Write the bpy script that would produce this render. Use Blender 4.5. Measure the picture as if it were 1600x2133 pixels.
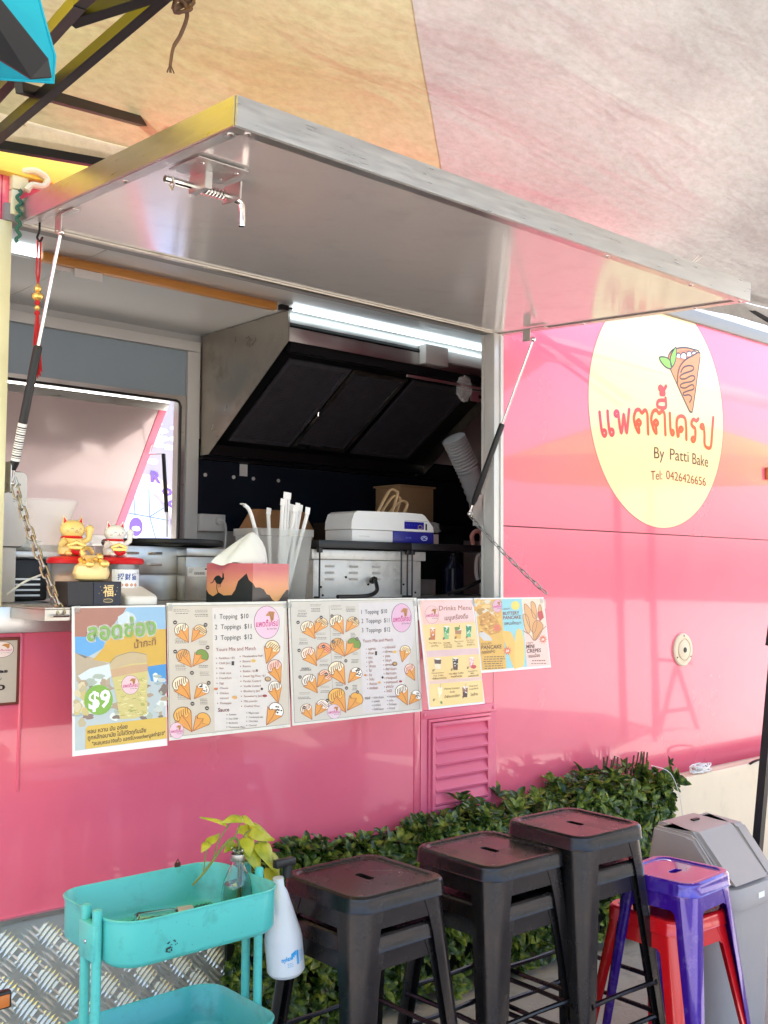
import bpy, bmesh, math, random
from mathutils import Vector, Matrix, geometry
from math import pi, sin, cos, radians

for o in list(bpy.data.objects):
    bpy.data.objects.remove(o, do_unlink=True)
S = bpy.context.scene
COL = S.collection

# ------------------------------------------------------------------ camera
cam_d = bpy.data.cameras.new('camera')
cam = bpy.data.objects.new('camera', cam_d)
COL.objects.link(cam)
yaw, pitch, roll = radians(41.7), radians(3.4), radians(0.41)
cam.matrix_world = (Matrix.Translation((0, -3.0, 1.43)) @ Matrix.Rotation(-yaw, 4, 'Z')
                    @ Matrix.Rotation(pi/2 + pitch, 4, 'X') @ Matrix.Rotation(roll, 4, 'Z'))
cam_d.sensor_fit = 'VERTICAL'
cam_d.sensor_height = 24.0
cam_d.lens = 24.0*2200/2133
cam_d.clip_start = 0.05
cam_d.clip_end = 400
S.camera = cam

# ------------------------------------------------------------------ world and sun
SUN_EL, SUN_AZ = radians(56), radians(-24)      # azimuth from +Y (behind the trailer) towards -X
world = bpy.data.worlds.new('World')
S.world = world
world.use_nodes = True
nt = world.node_tree
nt.nodes.clear()
wo = nt.nodes.new('ShaderNodeOutputWorld')
bg = nt.nodes.new('ShaderNodeBackground')
sky = nt.nodes.new('ShaderNodeTexSky')
sky.sky_type = 'NISHITA'
sky.sun_disc = False
sky.sun_elevation = SUN_EL
sky.sun_rotation = -SUN_AZ
sky.air_density = 1.0
sky.dust_density = 3.0
bg.inputs['Strength'].default_value = 0.15
nt.links.new(sky.outputs[0], bg.inputs[0])
nt.links.new(bg.outputs[0], wo.inputs[0])
sun_d = bpy.data.lights.new('sun', 'SUN')
sun_d.energy = 5.0
sun_d.angle = radians(0.5)
sun_d.color = (1.0, 0.95, 0.87)
sun = bpy.data.objects.new('sun', sun_d)
COL.objects.link(sun)
sdir = Vector((-sin(SUN_AZ)*cos(SUN_EL), cos(SUN_AZ)*cos(SUN_EL), sin(SUN_EL)))
sun.rotation_euler = sdir.to_track_quat('Z', 'Y').to_euler()
sun.location = (0, 6, 9)

S.view_settings.view_transform = 'Standard'
S.view_settings.look = 'None'
S.view_settings.exposure = 2.38
S.view_settings.gamma = 1.0
S.render.film_transparent = False
S.cycles.max_bounces = 10
S.cycles.diffuse_bounces = 5
S.cycles.glossy_bounces = 5
S.cycles.transmission_bounces = 8
S.cycles.transparent_max_bounces = 12

# ------------------------------------------------------------------ materials
def lin(h):
    if isinstance(h, str):
        h = h.lstrip('#')
        c = [int(h[i:i+2], 16)/255 for i in (0, 2, 4)]
        return tuple(x/12.92 if x <= .04045 else ((x+.055)/1.055)**2.4 for x in c)
    return h

def mat(name, col, rough=.5, metal=0., var=.0, vscale=6., bump=0., bscale=60., coat=0., coat_r=.05,
        trans=0., emit=None, estr=0., dirt=None, dirt_amt=0., dscale=5., alpha=1., ior=1.45, coords='Object',
        stretch=None, spec=None, rvar=0.):
    m = bpy.data.materials.new(name)
    m.use_nodes = True
    n = m.node_tree.nodes
    l = m.node_tree.links
    b = n['Principled BSDF']
    c = lin(col)
    b.inputs['Base Color'].default_value = (*c, 1)
    b.inputs['Roughness'].default_value = rough
    b.inputs['Metallic'].default_value = metal
    b.inputs['Coat Weight'].default_value = coat
    b.inputs['Coat Roughness'].default_value = coat_r
    b.inputs['Transmission Weight'].default_value = trans
    b.inputs['IOR'].default_value = ior
    b.inputs['Alpha'].default_value = alpha
    if spec is not None:
        b.inputs['Specular IOR Level'].default_value = spec
    if emit:
        b.inputs['Emission Color'].default_value = (*lin(emit), 1)
        b.inputs['Emission Strength'].default_value = estr
    if var or bump or dirt or rvar:
        tc = n.new('ShaderNodeTexCoord')
        src = tc.outputs[coords]
        if stretch:
            mp = n.new('ShaderNodeMapping')
            mp.inputs['Scale'].default_value = stretch
            l.new(src, mp.inputs[0])
            src = mp.outputs[0]
        cur = None
        if var or rvar:
            nz = n.new('ShaderNodeTexNoise')
            nz.inputs['Scale'].default_value = vscale
            nz.inputs['Detail'].default_value = 5
            nz.inputs['Roughness'].default_value = .6
            l.new(src, nz.inputs['Vector'])
            if var:
                mx = n.new('ShaderNodeMix')
                mx.data_type = 'RGBA'
                mx.inputs[6].default_value = (*[max(0, x*(1-var)) for x in c], 1)
                mx.inputs[7].default_value = (*[min(1, x*(1+var)) for x in c], 1)
                l.new(nz.outputs['Fac'], mx.inputs[0])
                cur = mx.outputs[2]
            if rvar:
                mr = n.new('ShaderNodeMapRange')
                mr.inputs[1].default_value = .3
                mr.inputs[2].default_value = .7
                mr.inputs[3].default_value = max(0, rough-rvar)
                mr.inputs[4].default_value = rough+rvar
                l.new(nz.outputs['Fac'], mr.inputs[0])
                l.new(mr.outputs[0], b.inputs['Roughness'])
        if dirt:
            nd = n.new('ShaderNodeTexNoise')
            nd.inputs['Scale'].default_value = dscale
            nd.inputs['Detail'].default_value = 9
            nd.inputs['Roughness'].default_value = .7
            l.new(src, nd.inputs['Vector'])
            rp = n.new('ShaderNodeValToRGB')
            rp.color_ramp.elements[0].position = .52
            rp.color_ramp.elements[0].color = (0, 0, 0, 1)
            rp.color_ramp.elements[1].position = .72
            rp.color_ramp.elements[1].color = (dirt_amt, dirt_amt, dirt_amt, 1)
            l.new(nd.outputs['Fac'], rp.inputs[0])
            mx2 = n.new('ShaderNodeMix')
            mx2.data_type = 'RGBA'
            if cur is None:
                mx2.inputs[6].default_value = (*c, 1)
            else:
                l.new(cur, mx2.inputs[6])
            mx2.inputs[7].default_value = (*lin(dirt), 1)
            l.new(rp.outputs[0], mx2.inputs[0])
            cur = mx2.outputs[2]
        if cur is not None:
            l.new(cur, b.inputs['Base Color'])
        if bump:
            nb = n.new('ShaderNodeTexNoise')
            nb.inputs['Scale'].default_value = bscale
            nb.inputs['Detail'].default_value = 4
            l.new(src, nb.inputs['Vector'])
            bp = n.new('ShaderNodeBump')
            bp.inputs['Strength'].default_value = bump
            bp.inputs['Distance'].default_value = .01
            l.new(nb.outputs['Fac'], bp.inputs['Height'])
            l.new(bp.outputs[0], b.inputs['Normal'])
    return m

INK = {}
def ink(h, rough=.35):
    k = h
    if k not in INK:
        INK[k] = mat('ink_'+h.lstrip('#'), h, rough, coat=.5, coat_r=.12, var=.06, vscale=30)
    return INK[k]

M = {}
M['pink'] = mat('pink_gloss_paint', (.85, .150, .228), .22, var=.06, vscale=1.6, bump=.05, bscale=1.3, coat=.85, coat_r=.035, rvar=.08,
                dirt=(.74, .12, .20), dirt_amt=.35, dscale=2.5)
M['pink_trim'] = mat('pink_trim_paint', (.82, .15, .25), .35, var=.06, vscale=8, coat=.3)
M['alu'] = mat('brushed_aluminium', (.60, .59, .57), .34, 1., var=.12, vscale=9, bump=.04, bscale=120, stretch=(1, 1, 14), rvar=.08)
M['alu_frame'] = mat('painted_aluminium_frame', (.62, .61, .58), .32, .35, var=.08, vscale=8, bump=.02)
M['steel'] = mat('stainless_steel', (.56, .55, .53), .36, 1., var=.18, vscale=5, rvar=.12, bump=.03, bscale=30)
M['steel_dirty'] = mat('greasy_stainless_steel', (.50, .46, .40), .38, 1., var=.25, vscale=6, rvar=.14, dirt=(.25, .17, .10), dirt_amt=.6, dscale=4)
M['steel_box'] = mat('dull_steel_sheet', (.66, .63, .58), .45, .45, var=.10, vscale=12, dirt=(.34, .29, .22), dirt_amt=.6, dscale=14)
M['white_panel'] = mat('interior_panel', (.58, .575, .56), .28, var=.03, vscale=4, coat=.3)
M['white_trim'] = mat('white_trim', (.74, .73, .70), .35, var=.04, vscale=6)
M['blue_grey'] = mat('blue_grey_panel', (.33, .41, .47), .4, var=.04, vscale=4)
M['underside'] = mat('awning_underside', (.76, .73, .70), .13, .36, var=.06, vscale=2, bump=.012, bscale=3, rvar=.02, dirt=(.52, .49, .46), dirt_amt=.3, dscale=7)
M['navy'] = mat('dark_backsplash', (.010, .017, .028), .22, var=.3, vscale=3)
M['black_metal'] = mat('black_metal', (.012, .012, .013), .32, .3, var=.2, vscale=12)
M['black'] = mat('black_plastic', (.010, .010, .011), .4, var=.2, vscale=20)
M['filter'] = mat('dark_grease_filter', (.14, .135, .16), .35, .5, var=.3, vscale=20)
M['chrome'] = mat('chrome', (.72, .70, .68), .12, 1., var=.08, vscale=20)
M['zinc'] = mat('zinc_chain', (.42, .40, .36), .28, 1., var=.25, vscale=60)
M['orange_trim'] = mat('orange_strip', (.62, .27, .06), .4, var=.1, vscale=12)
M['led'] = mat('led_tube', (.9, .95, 1), .3, emit=(.78, .93, 1.0), estr=1.0)
M['white_plastic'] = mat('white_plastic', (.78, .77, .74), .32, var=.04, vscale=12)
M['cream_plastic'] = mat('cream_plastic', (.74, .62, .45), .42, var=.05, vscale=8, bump=.02, bscale=90, dirt=(.5, .42, .30), dirt_amt=.35, dscale=6)
M['gun'] = mat('gunmetal_coating', (.030, .027, .029), .25, .75, var=.22, vscale=8, rvar=.08, bump=.015, bscale=160, dirt=(.22, .19, .17), dirt_amt=.12, dscale=110)
M['gun_seat_pink_lit'] = mat('gunmetal_seat_pink_lit', (.095, .050, .056), .28, .75, var=.12, vscale=7, rvar=.07, dirt=(.22, .17, .15), dirt_amt=.3, dscale=30)  # maroon tone paints in the pink wall's reflection
M['purple'] = mat('purple_gloss', (.050, .008, .30), .12, .25, var=.15, vscale=10, coat=.9, coat_r=.03, bump=.05, bscale=9, dirt=(.35, .25, .5), dirt_amt=.3, dscale=22)
M['red'] = mat('red_gloss', (.60, .008, .014), .2, .1, var=.1, vscale=8, coat=.7)
M['plate'] = mat('tread_plate_aluminium', (.60, .63, .61), .40, .7, var=.25, vscale=4, rvar=.1)
M['teal'] = mat('teal_enamel', (.09, .52, .48), .38, var=.06, vscale=9, coat=.25, dirt=(.05, .22, .19), dirt_amt=.6, dscale=11)
M['grime'] = mat('grime', (.03, .035, .03), .7, var=.4, vscale=30)
M['bin'] = mat('grey_bin_plastic', (.35, .325, .32), .48, var=.05, vscale=10, bump=.06, bscale=260)
M['glass'] = mat('clear_glass', (.93, .98, .95), .03, trans=1., ior=1.45)
M['frost'] = mat('frosted_plastic', (.90, .92, .91), .28, trans=.9, ior=1.06, var=.02)
M['film'] = mat('clear_film', (.80, .82, .80), .15, alpha=.30)
M['rail_grey'] = mat('darkened_white_rail', (.24, .235, .22), .5, var=.08)  # white roof rail, its base colour darkened to offset overexposure
M['rail_yellow_lit'] = mat('yellow_lit_rail', (.86, .68, .10), .4, var=.06)  # pale board, the yellow light on it painted into the base colour
M['cream_yellow_lit'] = mat('yellow_lit_cream', (.72, .68, .42), .35, .1, var=.08, vscale=8)  # yellow light falling on jamb and clamp mixed into the colour
M['lintel'] = mat('lintel_paint', (.26, .25, .24), .6, var=.1, vscale=6)
M['water'] = mat('bottle_water', (.75, .86, .70), .02, trans=1., ior=1.33)
M['spraywhite'] = mat('translucent_white_plastic', (.74, .78, .84), .35, trans=.15)
M['paper'] = mat('white_paper', (.80, .79, .76), .7, var=.05, vscale=14)
M['tissue'] = mat('tissue_paper', (.80, .81, .74), .8, var=.04, vscale=14)
M['kraft'] = mat('kraft_paper', (.52, .25, .10), .7, var=.15, vscale=12)
M['cardboard'] = mat('cardboard', (.36, .22, .11), .8, var=.12, vscale=20)
M['gold'] = mat('gold_plastic', (.85, .55, .16), .22, .7, var=.12, vscale=14)
M['gold_pale'] = mat('pale_gold_plastic', (.86, .66, .28), .3, .15, var=.1, vscale=14, coat=.4)
M['jar_red'] = mat('red_jar_lid', (.62, .01, .015), .3, var=.05)
M['red_cord'] = mat('red_silk', (.48, .008, .012), .6, var=.2, vscale=60)
M['wall_blue'] = mat('scale_blue', (.02, .02, .22), .35, var=.1)
M['rope'] = mat('hemp_rope', (.13, .075, .05), .9, var=.3, vscale=60, bump=.4, bscale=150)
M['turq'] = mat('turquoise_cloth', (.01, .38, .52), .8, var=.15, vscale=14)
M['gazebo'] = mat('black_gazebo_steel', (.012, .013, .016), .38, .3, var=.2, vscale=10)
M['stem'] = mat('plant_stem', (.16, .20, .04), .5, var=.3, vscale=30)
M['bark'] = mat('hedge_stem', (.10, .07, .035), .8, var=.3, vscale=30)
M['orange_paint'] = mat('orange_plastic', (.55, .16, .03), .4, var=.1)

def leafmat(name, c1, c2, c3, rough=.32, tl=.25, sc=14.):
    m = bpy.data.materials.new(name)
    m.use_nodes = True
    n, l = m.node_tree.nodes, m.node_tree.links
    b = n['Principled BSDF']
    out = n['Material Output']
    g = n.new('ShaderNodeNewGeometry')
    nz = n.new('ShaderNodeTexNoise')
    nz.inputs['Scale'].default_value = sc
    nz.inputs['Detail'].default_value = 3
    l.new(g.outputs['Position'], nz.inputs['Vector'])
    rp = n.new('ShaderNodeValToRGB')
    e = rp.color_ramp.elements
    e[0].position, e[0].color = .34, (*c1, 1)
    e[1].position, e[1].color = .66, (*c3, 1)
    k = e.new(.5)
    k.color = (*c2, 1)
    l.new(nz.outputs['Fac'], rp.inputs[0])
    l.new(rp.outputs[0], b.inputs['Base Color'])
    b.inputs['Roughness'].default_value = rough
    tr = n.new('ShaderNodeBsdfTranslucent')
    l.new(rp.outputs[0], tr.inputs[0])
    mx = n.new('ShaderNodeMixShader')
    mx.inputs[0].default_value = tl
    l.new(b.outputs[0], mx.inputs[1])
    l.new(tr.outputs[0], mx.inputs[2])
    l.new(mx.outputs[0], out.inputs['Surface'])
    return m
M['hedge'] = leafmat('hedge_leaf', (.016, .040, .012), (.055, .115, .024), (.27, .34, .05), .25, .25, 34.)
M['hedge_tip'] = leafmat('hedge_tip_leaf', (.04, .08, .016), (.12, .20, .03), (.36, .42, .08), .22, .3, 34.)
M['pothos'] = leafmat('pothos_leaf', (.28, .33, .015), (.46, .48, .03), (.60, .56, .06), .35, .3, 20.)

def fabric(name, cols, tl=.55, wr=.5):
    """worn cloth: dirt streaks, fine weave and crumple relief; lets light through"""
    m = bpy.data.materials.new(name)
    m.use_nodes = True
    n, l = m.node_tree.nodes, m.node_tree.links
    n.clear()
    out = n.new('ShaderNodeOutputMaterial')
    g = n.new('ShaderNodeNewGeometry')
    nz = n.new('ShaderNodeTexNoise')
    nz.inputs['Scale'].default_value = 1.1
    nz.inputs['Detail'].default_value = 6
    l.new(g.outputs['Position'], nz.inputs['Vector'])
    rp = n.new('ShaderNodeValToRGB')
    e = rp.color_ramp.elements
    e[0].position, e[0].color = .36, (*cols[0], 1)
    e[1].position, e[1].color = .64, (*cols[1], 1)
    l.new(nz.outputs['Fac'], rp.inputs[0])
    n2 = n.new('ShaderNodeTexNoise')
    n2.inputs['Scale'].default_value = 26
    n2.inputs['Detail'].default_value = 10
    n2.inputs['Roughness'].default_value = .72
    mp = n.new('ShaderNodeMapping')
    mp.inputs['Rotation'].default_value = (0, 0, .6)
    mp.inputs['Scale'].default_value = (1, 2.2, 1)
    l.new(g.outputs['Position'], mp.inputs[0])
    l.new(mp.outputs[0], n2.inputs['Vector'])
    r2 = n.new('ShaderNodeValToRGB')
    r2.color_ramp.elements[0].position = .25
    r2.color_ramp.elements[0].color = (.72, .70, .66, 1)
    r2.color_ramp.elements[1].position = .62
    r2.color_ramp.elements[1].color = (1, 1, 1, 1)
    l.new(n2.outputs['Fac'], r2.inputs[0])
    mu = n.new('ShaderNodeMix')
    mu.data_type = 'RGBA'
    mu.blend_type = 'MULTIPLY'
    mu.inputs[0].default_value = .8
    l.new(rp.outputs[0], mu.inputs[6])
    l.new(r2.outputs[0], mu.inputs[7])
    # crumple relief
    w1 = n.new('ShaderNodeTexNoise')
    w1.inputs['Scale'].default_value = 2.2
    w1.inputs['Detail'].default_value = 3
    w1.inputs['Distortion'].default_value = .5
    mp2 = n.new('ShaderNodeMapping')
    mp2.inputs['Rotation'].default_value = (0, 0, .35)
    mp2.inputs['Scale'].default_value = (.8, 3.2, 1)
    l.new(g.outputs['Position'], mp2.inputs[0])
    l.new(mp2.outputs[0], w1.inputs['Vector'])
    bp = n.new('ShaderNodeBump')
    bp.inputs['Strength'].default_value = wr
    bp.inputs['Distance'].default_value = .10
    l.new(w1.outputs['Fac'], bp.inputs['Height'])
    bp2 = n.new('ShaderNodeBump')
    bp2.inputs['Strength'].default_value = .35
    bp2.inputs['Distance'].default_value = .006
    l.new(n2.outputs['Fac'], bp2.inputs['Height'])
    l.new(bp.outputs[0], bp2.inputs['Normal'])
    d = n.new('ShaderNodeBsdfDiffuse')
    t = n.new('ShaderNodeBsdfTranslucent')
    l.new(mu.outputs[2], d.inputs[0])
    l.new(mu.outputs[2], t.inputs[0])
    l.new(bp2.outputs[0], d.inputs['Normal'])
    l.new(bp2.outputs[0], t.inputs['Normal'])
    mx = n.new('ShaderNodeMixShader')
    mx.inputs[0].default_value = tl
    l.new(d.outputs[0], mx.inputs[1])
    l.new(t.outputs[0], mx.inputs[2])
    l.new(mx.outputs[0], out.inputs['Surface'])
    return m
M['cloth_grey'] = fabric('grey_white_canopy_cloth', ((.36, .355, .35), (.51, .505, .49)), .05, .4)
M['cloth_yellow_lit'] = fabric('yellow_lit_canopy_cloth', ((.40, .385, .20), (.50, .47, .32)), .06, .4)  # yellow glow on the left of the canopy put into the cloth colour
M['cloth_yellow_fill'] = fabric('yellow_fill_cloth', ((.80, .60, .015), (.86, .68, .03)), .30, .2)  # added cloth that throws yellow light onto hatch edge and jamb
M['cloth_tan_lit'] = fabric('tan_lit_canopy_cloth', ((.54, .48, .33), (.62, .57, .46)), .06, .22)  # tan carries the same yellow glow, on the left valance

# ------------------------------------------------------------------ mesh builder
def world_loc(o):
    v = Vector((0, 0, 0))
    while o:
        v += o.location
        o = o.parent
    return v

class G:
    def __init__(self):
        self.bm = bmesh.new()
        self.mi = 0
    def _f(self, vs):
        try:
            f = self.bm.faces.new(vs)
            f.material_index = self.mi
            return f
        except ValueError:
            return None
    def box(self, x0, x1, y0, y1, z0, z1, bev=0., seg=2, rot=None):
        V = [self.bm.verts.new(p) for p in ((x0, y0, z0), (x1, y0, z0), (x1, y1, z0), (x0, y1, z0),
                                            (x0, y0, z1), (x1, y0, z1), (x1, y1, z1), (x0, y1, z1))]
        F = [self._f([V[i] for i in q]) for q in ((0, 3, 2, 1), (4, 5, 6, 7), (0, 1, 5, 4), (1, 2, 6, 5), (2, 3, 7, 6), (3, 0, 4, 7))]
        if rot is not None:
            c = Vector(((x0+x1)/2, (y0+y1)/2, (z0+z1)/2))
            for v in V:
                v.co = c + rot @ (v.co-c)
        if bev:
            es = list({e for f in F for e in f.edges})
            r = bmesh.ops.bevel(self.bm, geom=es, offset=bev, segments=seg, affect='EDGES', profile=.5)
            for f in r['faces']:
                f.material_index = self.mi
        return self
    def loft(self, rings, closed=True, cap0=False, cap1=False):
        R = [[self.bm.verts.new(p) for p in r] for r in rings]
        for a, b in zip(R[:-1], R[1:]):
            n = len(a)
            for i in range(n if closed else n-1):
                j = (i+1) % n
                self._f((a[i], a[j], b[j], b[i]))
        if cap0:
            self._f(list(reversed(R[0])))
        if cap1:
            self._f(R[-1])
        return self
    def tube(self, pts, r, n=8, closed=False, caps=True, flat=1.):
        P = [Vector(p) for p in pts]
        rr = r if isinstance(r, (list, tuple)) else [r]*len(P)
        rings = []
        up = None
        m = len(P)
        for i, p in enumerate(P):
            a = P[(i-1) % m] if (i > 0 or closed) else p
            b = P[(i+1) % m] if (i < m-1 or closed) else p
            t = (b-a).normalized()
            if up is None:
                up = Vector((0, 0, 1)) if abs(t.z) < .9 else Vector((1, 0, 0))
            s = t.cross(up).normalized()
            up = s.cross(t).normalized()
            rings.append([p + (s*cos(2*pi*k/n)+up*sin(2*pi*k/n)*flat)*rr[i] for k in range(n)])
        if closed:
            rings.append(rings[0])
            R = [[self.bm.verts.new(q) for q in rg] for rg in rings[:-1]]
            for i in range(m):
                a, b = R[i], R[(i+1) % m]
                for k in range(n):
                    self._f((a[k], a[(k+1) % n], b[(k+1) % n], b[k]))
            return self
        return self.loft(rings, True, caps, caps)
    def bar(self, a, b, w, h):
        """rectangular tube from a to b"""
        a, b = Vector(a), Vector(b)
        t = (b-a).normalized()
        up = Vector((0, 0, 1)) if abs(t.z) < .95 else Vector((0, 1, 0))
        s = t.cross(up).normalized()
        u = s.cross(t)
        q = [s*w/2+u*h/2, -s*w/2+u*h/2, -s*w/2-u*h/2, s*w/2-u*h/2]
        return self.loft([[a+x for x in q], [b+x for x in q]], True, True, True)
    def lathe(self, prof, c=(0, 0, 0), n=24, cap0=False, cap1=False, sx=1., sy=1.):
        c = Vector(c)
        return self.loft([[c+Vector((r*cos(2*pi*k/n)*sx, r*sin(2*pi*k/n)*sy, z)) for k in range(n)] for r, z in prof], True, cap0, cap1)
    def ball(self, c, r, n=14, sq=(1, 1, 1)):
        c = Vector(c)
        rings = []
        for i in range(n//2+1):
            a = -pi/2 + pi*i/(n//2)
            rr = max(cos(a), .02)*r
            rings.append([c+Vector((rr*cos(2*pi*k/n)*sq[0], rr*sin(2*pi*k/n)*sq[1], r*sin(a)*sq[2])) for k in range(n)])
        return self.loft(rings, True, True, True)
    def prism(self, poly, f0, f1):
        """poly: 2-D outline, f0/f1 map it to the near and far face"""
        poly = list(poly)
        A = [self.bm.verts.new(f0(*p)) for p in poly]
        B = [self.bm.verts.new(f1(*p)) for p in poly]
        tri = geometry.tessellate_polygon([[Vector((p[0], p[1], 0)) for p in poly]])
        for t in tri:
            self._f([A[i] for i in t])
            self._f([B[i] for i in reversed(t)])
        n = len(poly)
        for i in range(n):
            j = (i+1) % n
            self._f((A[i], B[i], B[j], A[j]))
        return self
    def quad(self, *p):
        self._f([self.bm.verts.new(q) for q in p])
        return self
    def build(self, name, m, parent=None, smooth=True, ang=32, kind=None, label=None, recalc=True):
        bm = self.bm
        if recalc:
            bmesh.ops.recalc_face_normals(bm, faces=bm.faces)
        xs = [v.co for v in bm.verts]
        lo = Vector((min(v.x for v in xs), min(v.y for v in xs), min(v.z for v in xs)))
        hi = Vector((max(v.x for v in xs), max(v.y for v in xs), max(v.z for v in xs)))
        c = (lo+hi)/2
        if parent is None:
            c.z = lo.z
        for v in bm.verts:
            v.co -= c
        me = bpy.data.meshes.new(name)
        bm.to_mesh(me)
        bm.free()
        if smooth:
            me.polygons.foreach_set('use_smooth', [True]*len(me.polygons))
            me.set_sharp_from_angle(angle=radians(ang))
        for q in (m if isinstance(m, (list, tuple)) else [m]):
            me.materials.append(q)
        o = bpy.data.objects.new(name, me)
        COL.objects.link(o)
        o.parent = parent
        o.location = c - world_loc(parent)
        if kind:
            o['kind'] = kind
        if label:
            o['label'] = label
        return o

def tag(o, label, cat, group=None):
    o['label'] = label
    o['category'] = cat
    if group:
        o['group'] = group
    return o
def thing(name, label, cat, loc=(0, 0, 0), group=None):
    o = bpy.data.objects.new(name, None)
    COL.objects.link(o)
    o.location = loc
    o.empty_display_size = .05
    return tag(o, label, cat, group)
def dup(root, loc, label, rotz=0., matswap=None):
    r = root.copy()
    COL.objects.link(r)
    r.location = loc
    r.rotation_euler = (0, 0, rotz)
    r['label'] = label
    for ch in root.children:
        c = ch.copy()
        COL.objects.link(c)
        c.parent = r
        for g in ch.children:
            d = g.copy()
            COL.objects.link(d)
            d.parent = c
    return r
def rrect(hx, hy, r, z, c=(0, 0), n=5):
    out = []
    r = min(r, hx*.999, hy*.999)
    for k, (sx, sy) in enumerate(((1, 1), (-1, 1), (-1, -1), (1, -1))):
        for i in range(n+1):
            a = pi/2*k + pi/2*i/n
            out.append((c[0]+sx*(hx-r)+r*cos(a), c[1]+sy*(hy-r)+r*sin(a), z))
    return out
def catmull(P, k=5, closed=False):
    n = len(P)
    out = []
    for i in range(n if closed else n-1):
        g = (lambda j: P[j % n]) if closed else (lambda j: P[max(0, min(n-1, j))])
        p0, p1, p2, p3 = g(i-1), g(i), g(i+1), g(i+2)
        for s in range(k):
            t = s/k
            out.append(tuple(.5*((2*b)+(-a+c)*t+(2*a-5*b+4*c-d)*t*t+(-a+3*b-3*c+d)*t**3) for a, b, c, d in zip(p0, p1, p2, p3)))
    if not closed:
        out.append(tuple(P[-1]))
    return out

# ------------------------------------------------------------------ flat print: lettering and artwork on a sheet
TXT = {}
def glyphs(body, bold=0., res=2):
    k = (body, bold)
    if k in TXT:
        return TXT[k]
    cu = bpy.data.curves.new('text', 'FONT')
    cu.body = body
    cu.resolution_u = res
    cu.offset = bold
    ob = bpy.data.objects.new('text', cu)
    COL.objects.link(ob)
    bpy.context.view_layer.update()
    me = bpy.data.meshes.new_from_object(ob.evaluated_get(bpy.context.evaluated_depsgraph_get()))
    vs = [(v.co.x, v.co.y) for v in me.vertices]
    fs = [tuple(p.vertices) for p in me.polygons]
    bpy.data.objects.remove(ob, do_unlink=True)
    bpy.data.curves.remove(cu)
    bpy.data.meshes.remove(me)
    if vs:
        x0 = min(v[0] for v in vs)
        w = max(v[0] for v in vs)-x0
    else:
        x0, w = 0, 1
    TXT[k] = ([(a-x0, b) for a, b in vs], fs, w or 1)
    return TXT[k]

class Print:
    """artwork placed through a map from drawing coordinates (x right, y down) to the sheet"""
    def __init__(self, to3d):
        self.to3d = to3d          # (x, y, layer) -> point
        self.v, self.f, self.m, self.mats = [], [], [], []
    def _mi(self, c):
        k = ink(c) if isinstance(c, str) else c
        if k not in self.mats:
            self.mats.append(k)
        return self.mats.index(k)
    def poly(self, pts, c, L=1):
        pts = list(pts)
        b = len(self.v)
        self.v += [self.to3d(x, y, L) for x, y in pts]
        mi = self._mi(c)
        for t in geometry.tessellate_polygon([[Vector((x, y, 0)) for x, y in pts]]):
            self.f.append(tuple(b+i for i in t))
            self.m.append(mi)
    def rect(self, x0, y0, x1, y1, c, L=1):
        self.poly(((x0, y0), (x1, y0), (x1, y1), (x0, y1)), c, L)
    def oval(self, x, y, rx, ry, c, L=1, n=24, a0=0., a1=2*pi):
        self.poly([(x+rx*cos(a0+(a1-a0)*i/n), y+ry*sin(a0+(a1-a0)*i/n)) for i in range(n)], c, L)
    def blob(self, x, y, rx, ry, c, L=1, rnd=None, n=14, j=.25):
        rnd = rnd or random
        self.poly([(x+rx*(1+rnd.uniform(-j, j))*cos(2*pi*i/n), y+ry*(1+rnd.uniform(-j, j))*sin(2*pi*i/n)) for i in range(n)], c, L)
    def ring(self, x, y, rx, ry, w, c, L=1, n=28):
        self.stroke([(x+rx*cos(2*pi*i/n), y+ry*sin(2*pi*i/n)) for i in range(n+1)], w, c, L)
    def stroke(self, pts, w, c, L=2, cap=True):
        mi = self._mi(c)
        n = len(pts)
        V = [Vector(p) for p in pts]
        b = len(self.v)
        for i in range(n):
            t = (V[min(i+1, n-1)]-V[max(i-1, 0)])
            t = t.normalized() if t.length > 1e-9 else Vector((1, 0))
            s = Vector((-t.y, t.x))*w/2
            e = V[i]
            for q in (e+s, e-s):
                self.v.append(self.to3d(q.x, q.y, L+.004*i))
        for i in range(n-1):
            k = b+2*i
            self.f.append((k, k+1, k+3, k+2))
            self.m.append(mi)
        if cap:
            for e, dl in ((V[0], -.02), (V[-1], .004*n+.02)):
                self.oval(e.x, e.y, w/2, w/2, c, L+dl, 10)
    def text(self, body, x0, y0, x1, y1, h, c, L=5, bold=0., cap=.72):
        vs, fs, w = glyphs(body, bold)
        dx, dy = (x1-x0)/w, (y1-y0)/w
        b = len(self.v)
        self.v += [self.to3d(x0+dx*a, y0+dy*a-t*h/cap, L) for a, t in vs]
        mi = self._mi(c)
        for f in fs:
            self.f.append(tuple(b+i for i in f))
            self.m.append(mi)
    def build(self, name, parent, label=None):
        me = bpy.data.meshes.new(name)
        off = world_loc(parent)
        c = Vector((sum(p[0] for p in self.v), sum(p[1] for p in self.v), sum(p[2] for p in self.v)))/len(self.v)
        me.from_pydata([Vector(p)-c for p in self.v], [], self.f)
        for q in self.mats:
            me.materials.append(q)
        me.polygons.foreach_set('material_index', self.m)
        me.update()
        o = bpy.data.objects.new(name, me)
        COL.objects.link(o)
        o.parent = parent
        o.location = c-off
        if label:
            o['label'] = label
        return o
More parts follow.
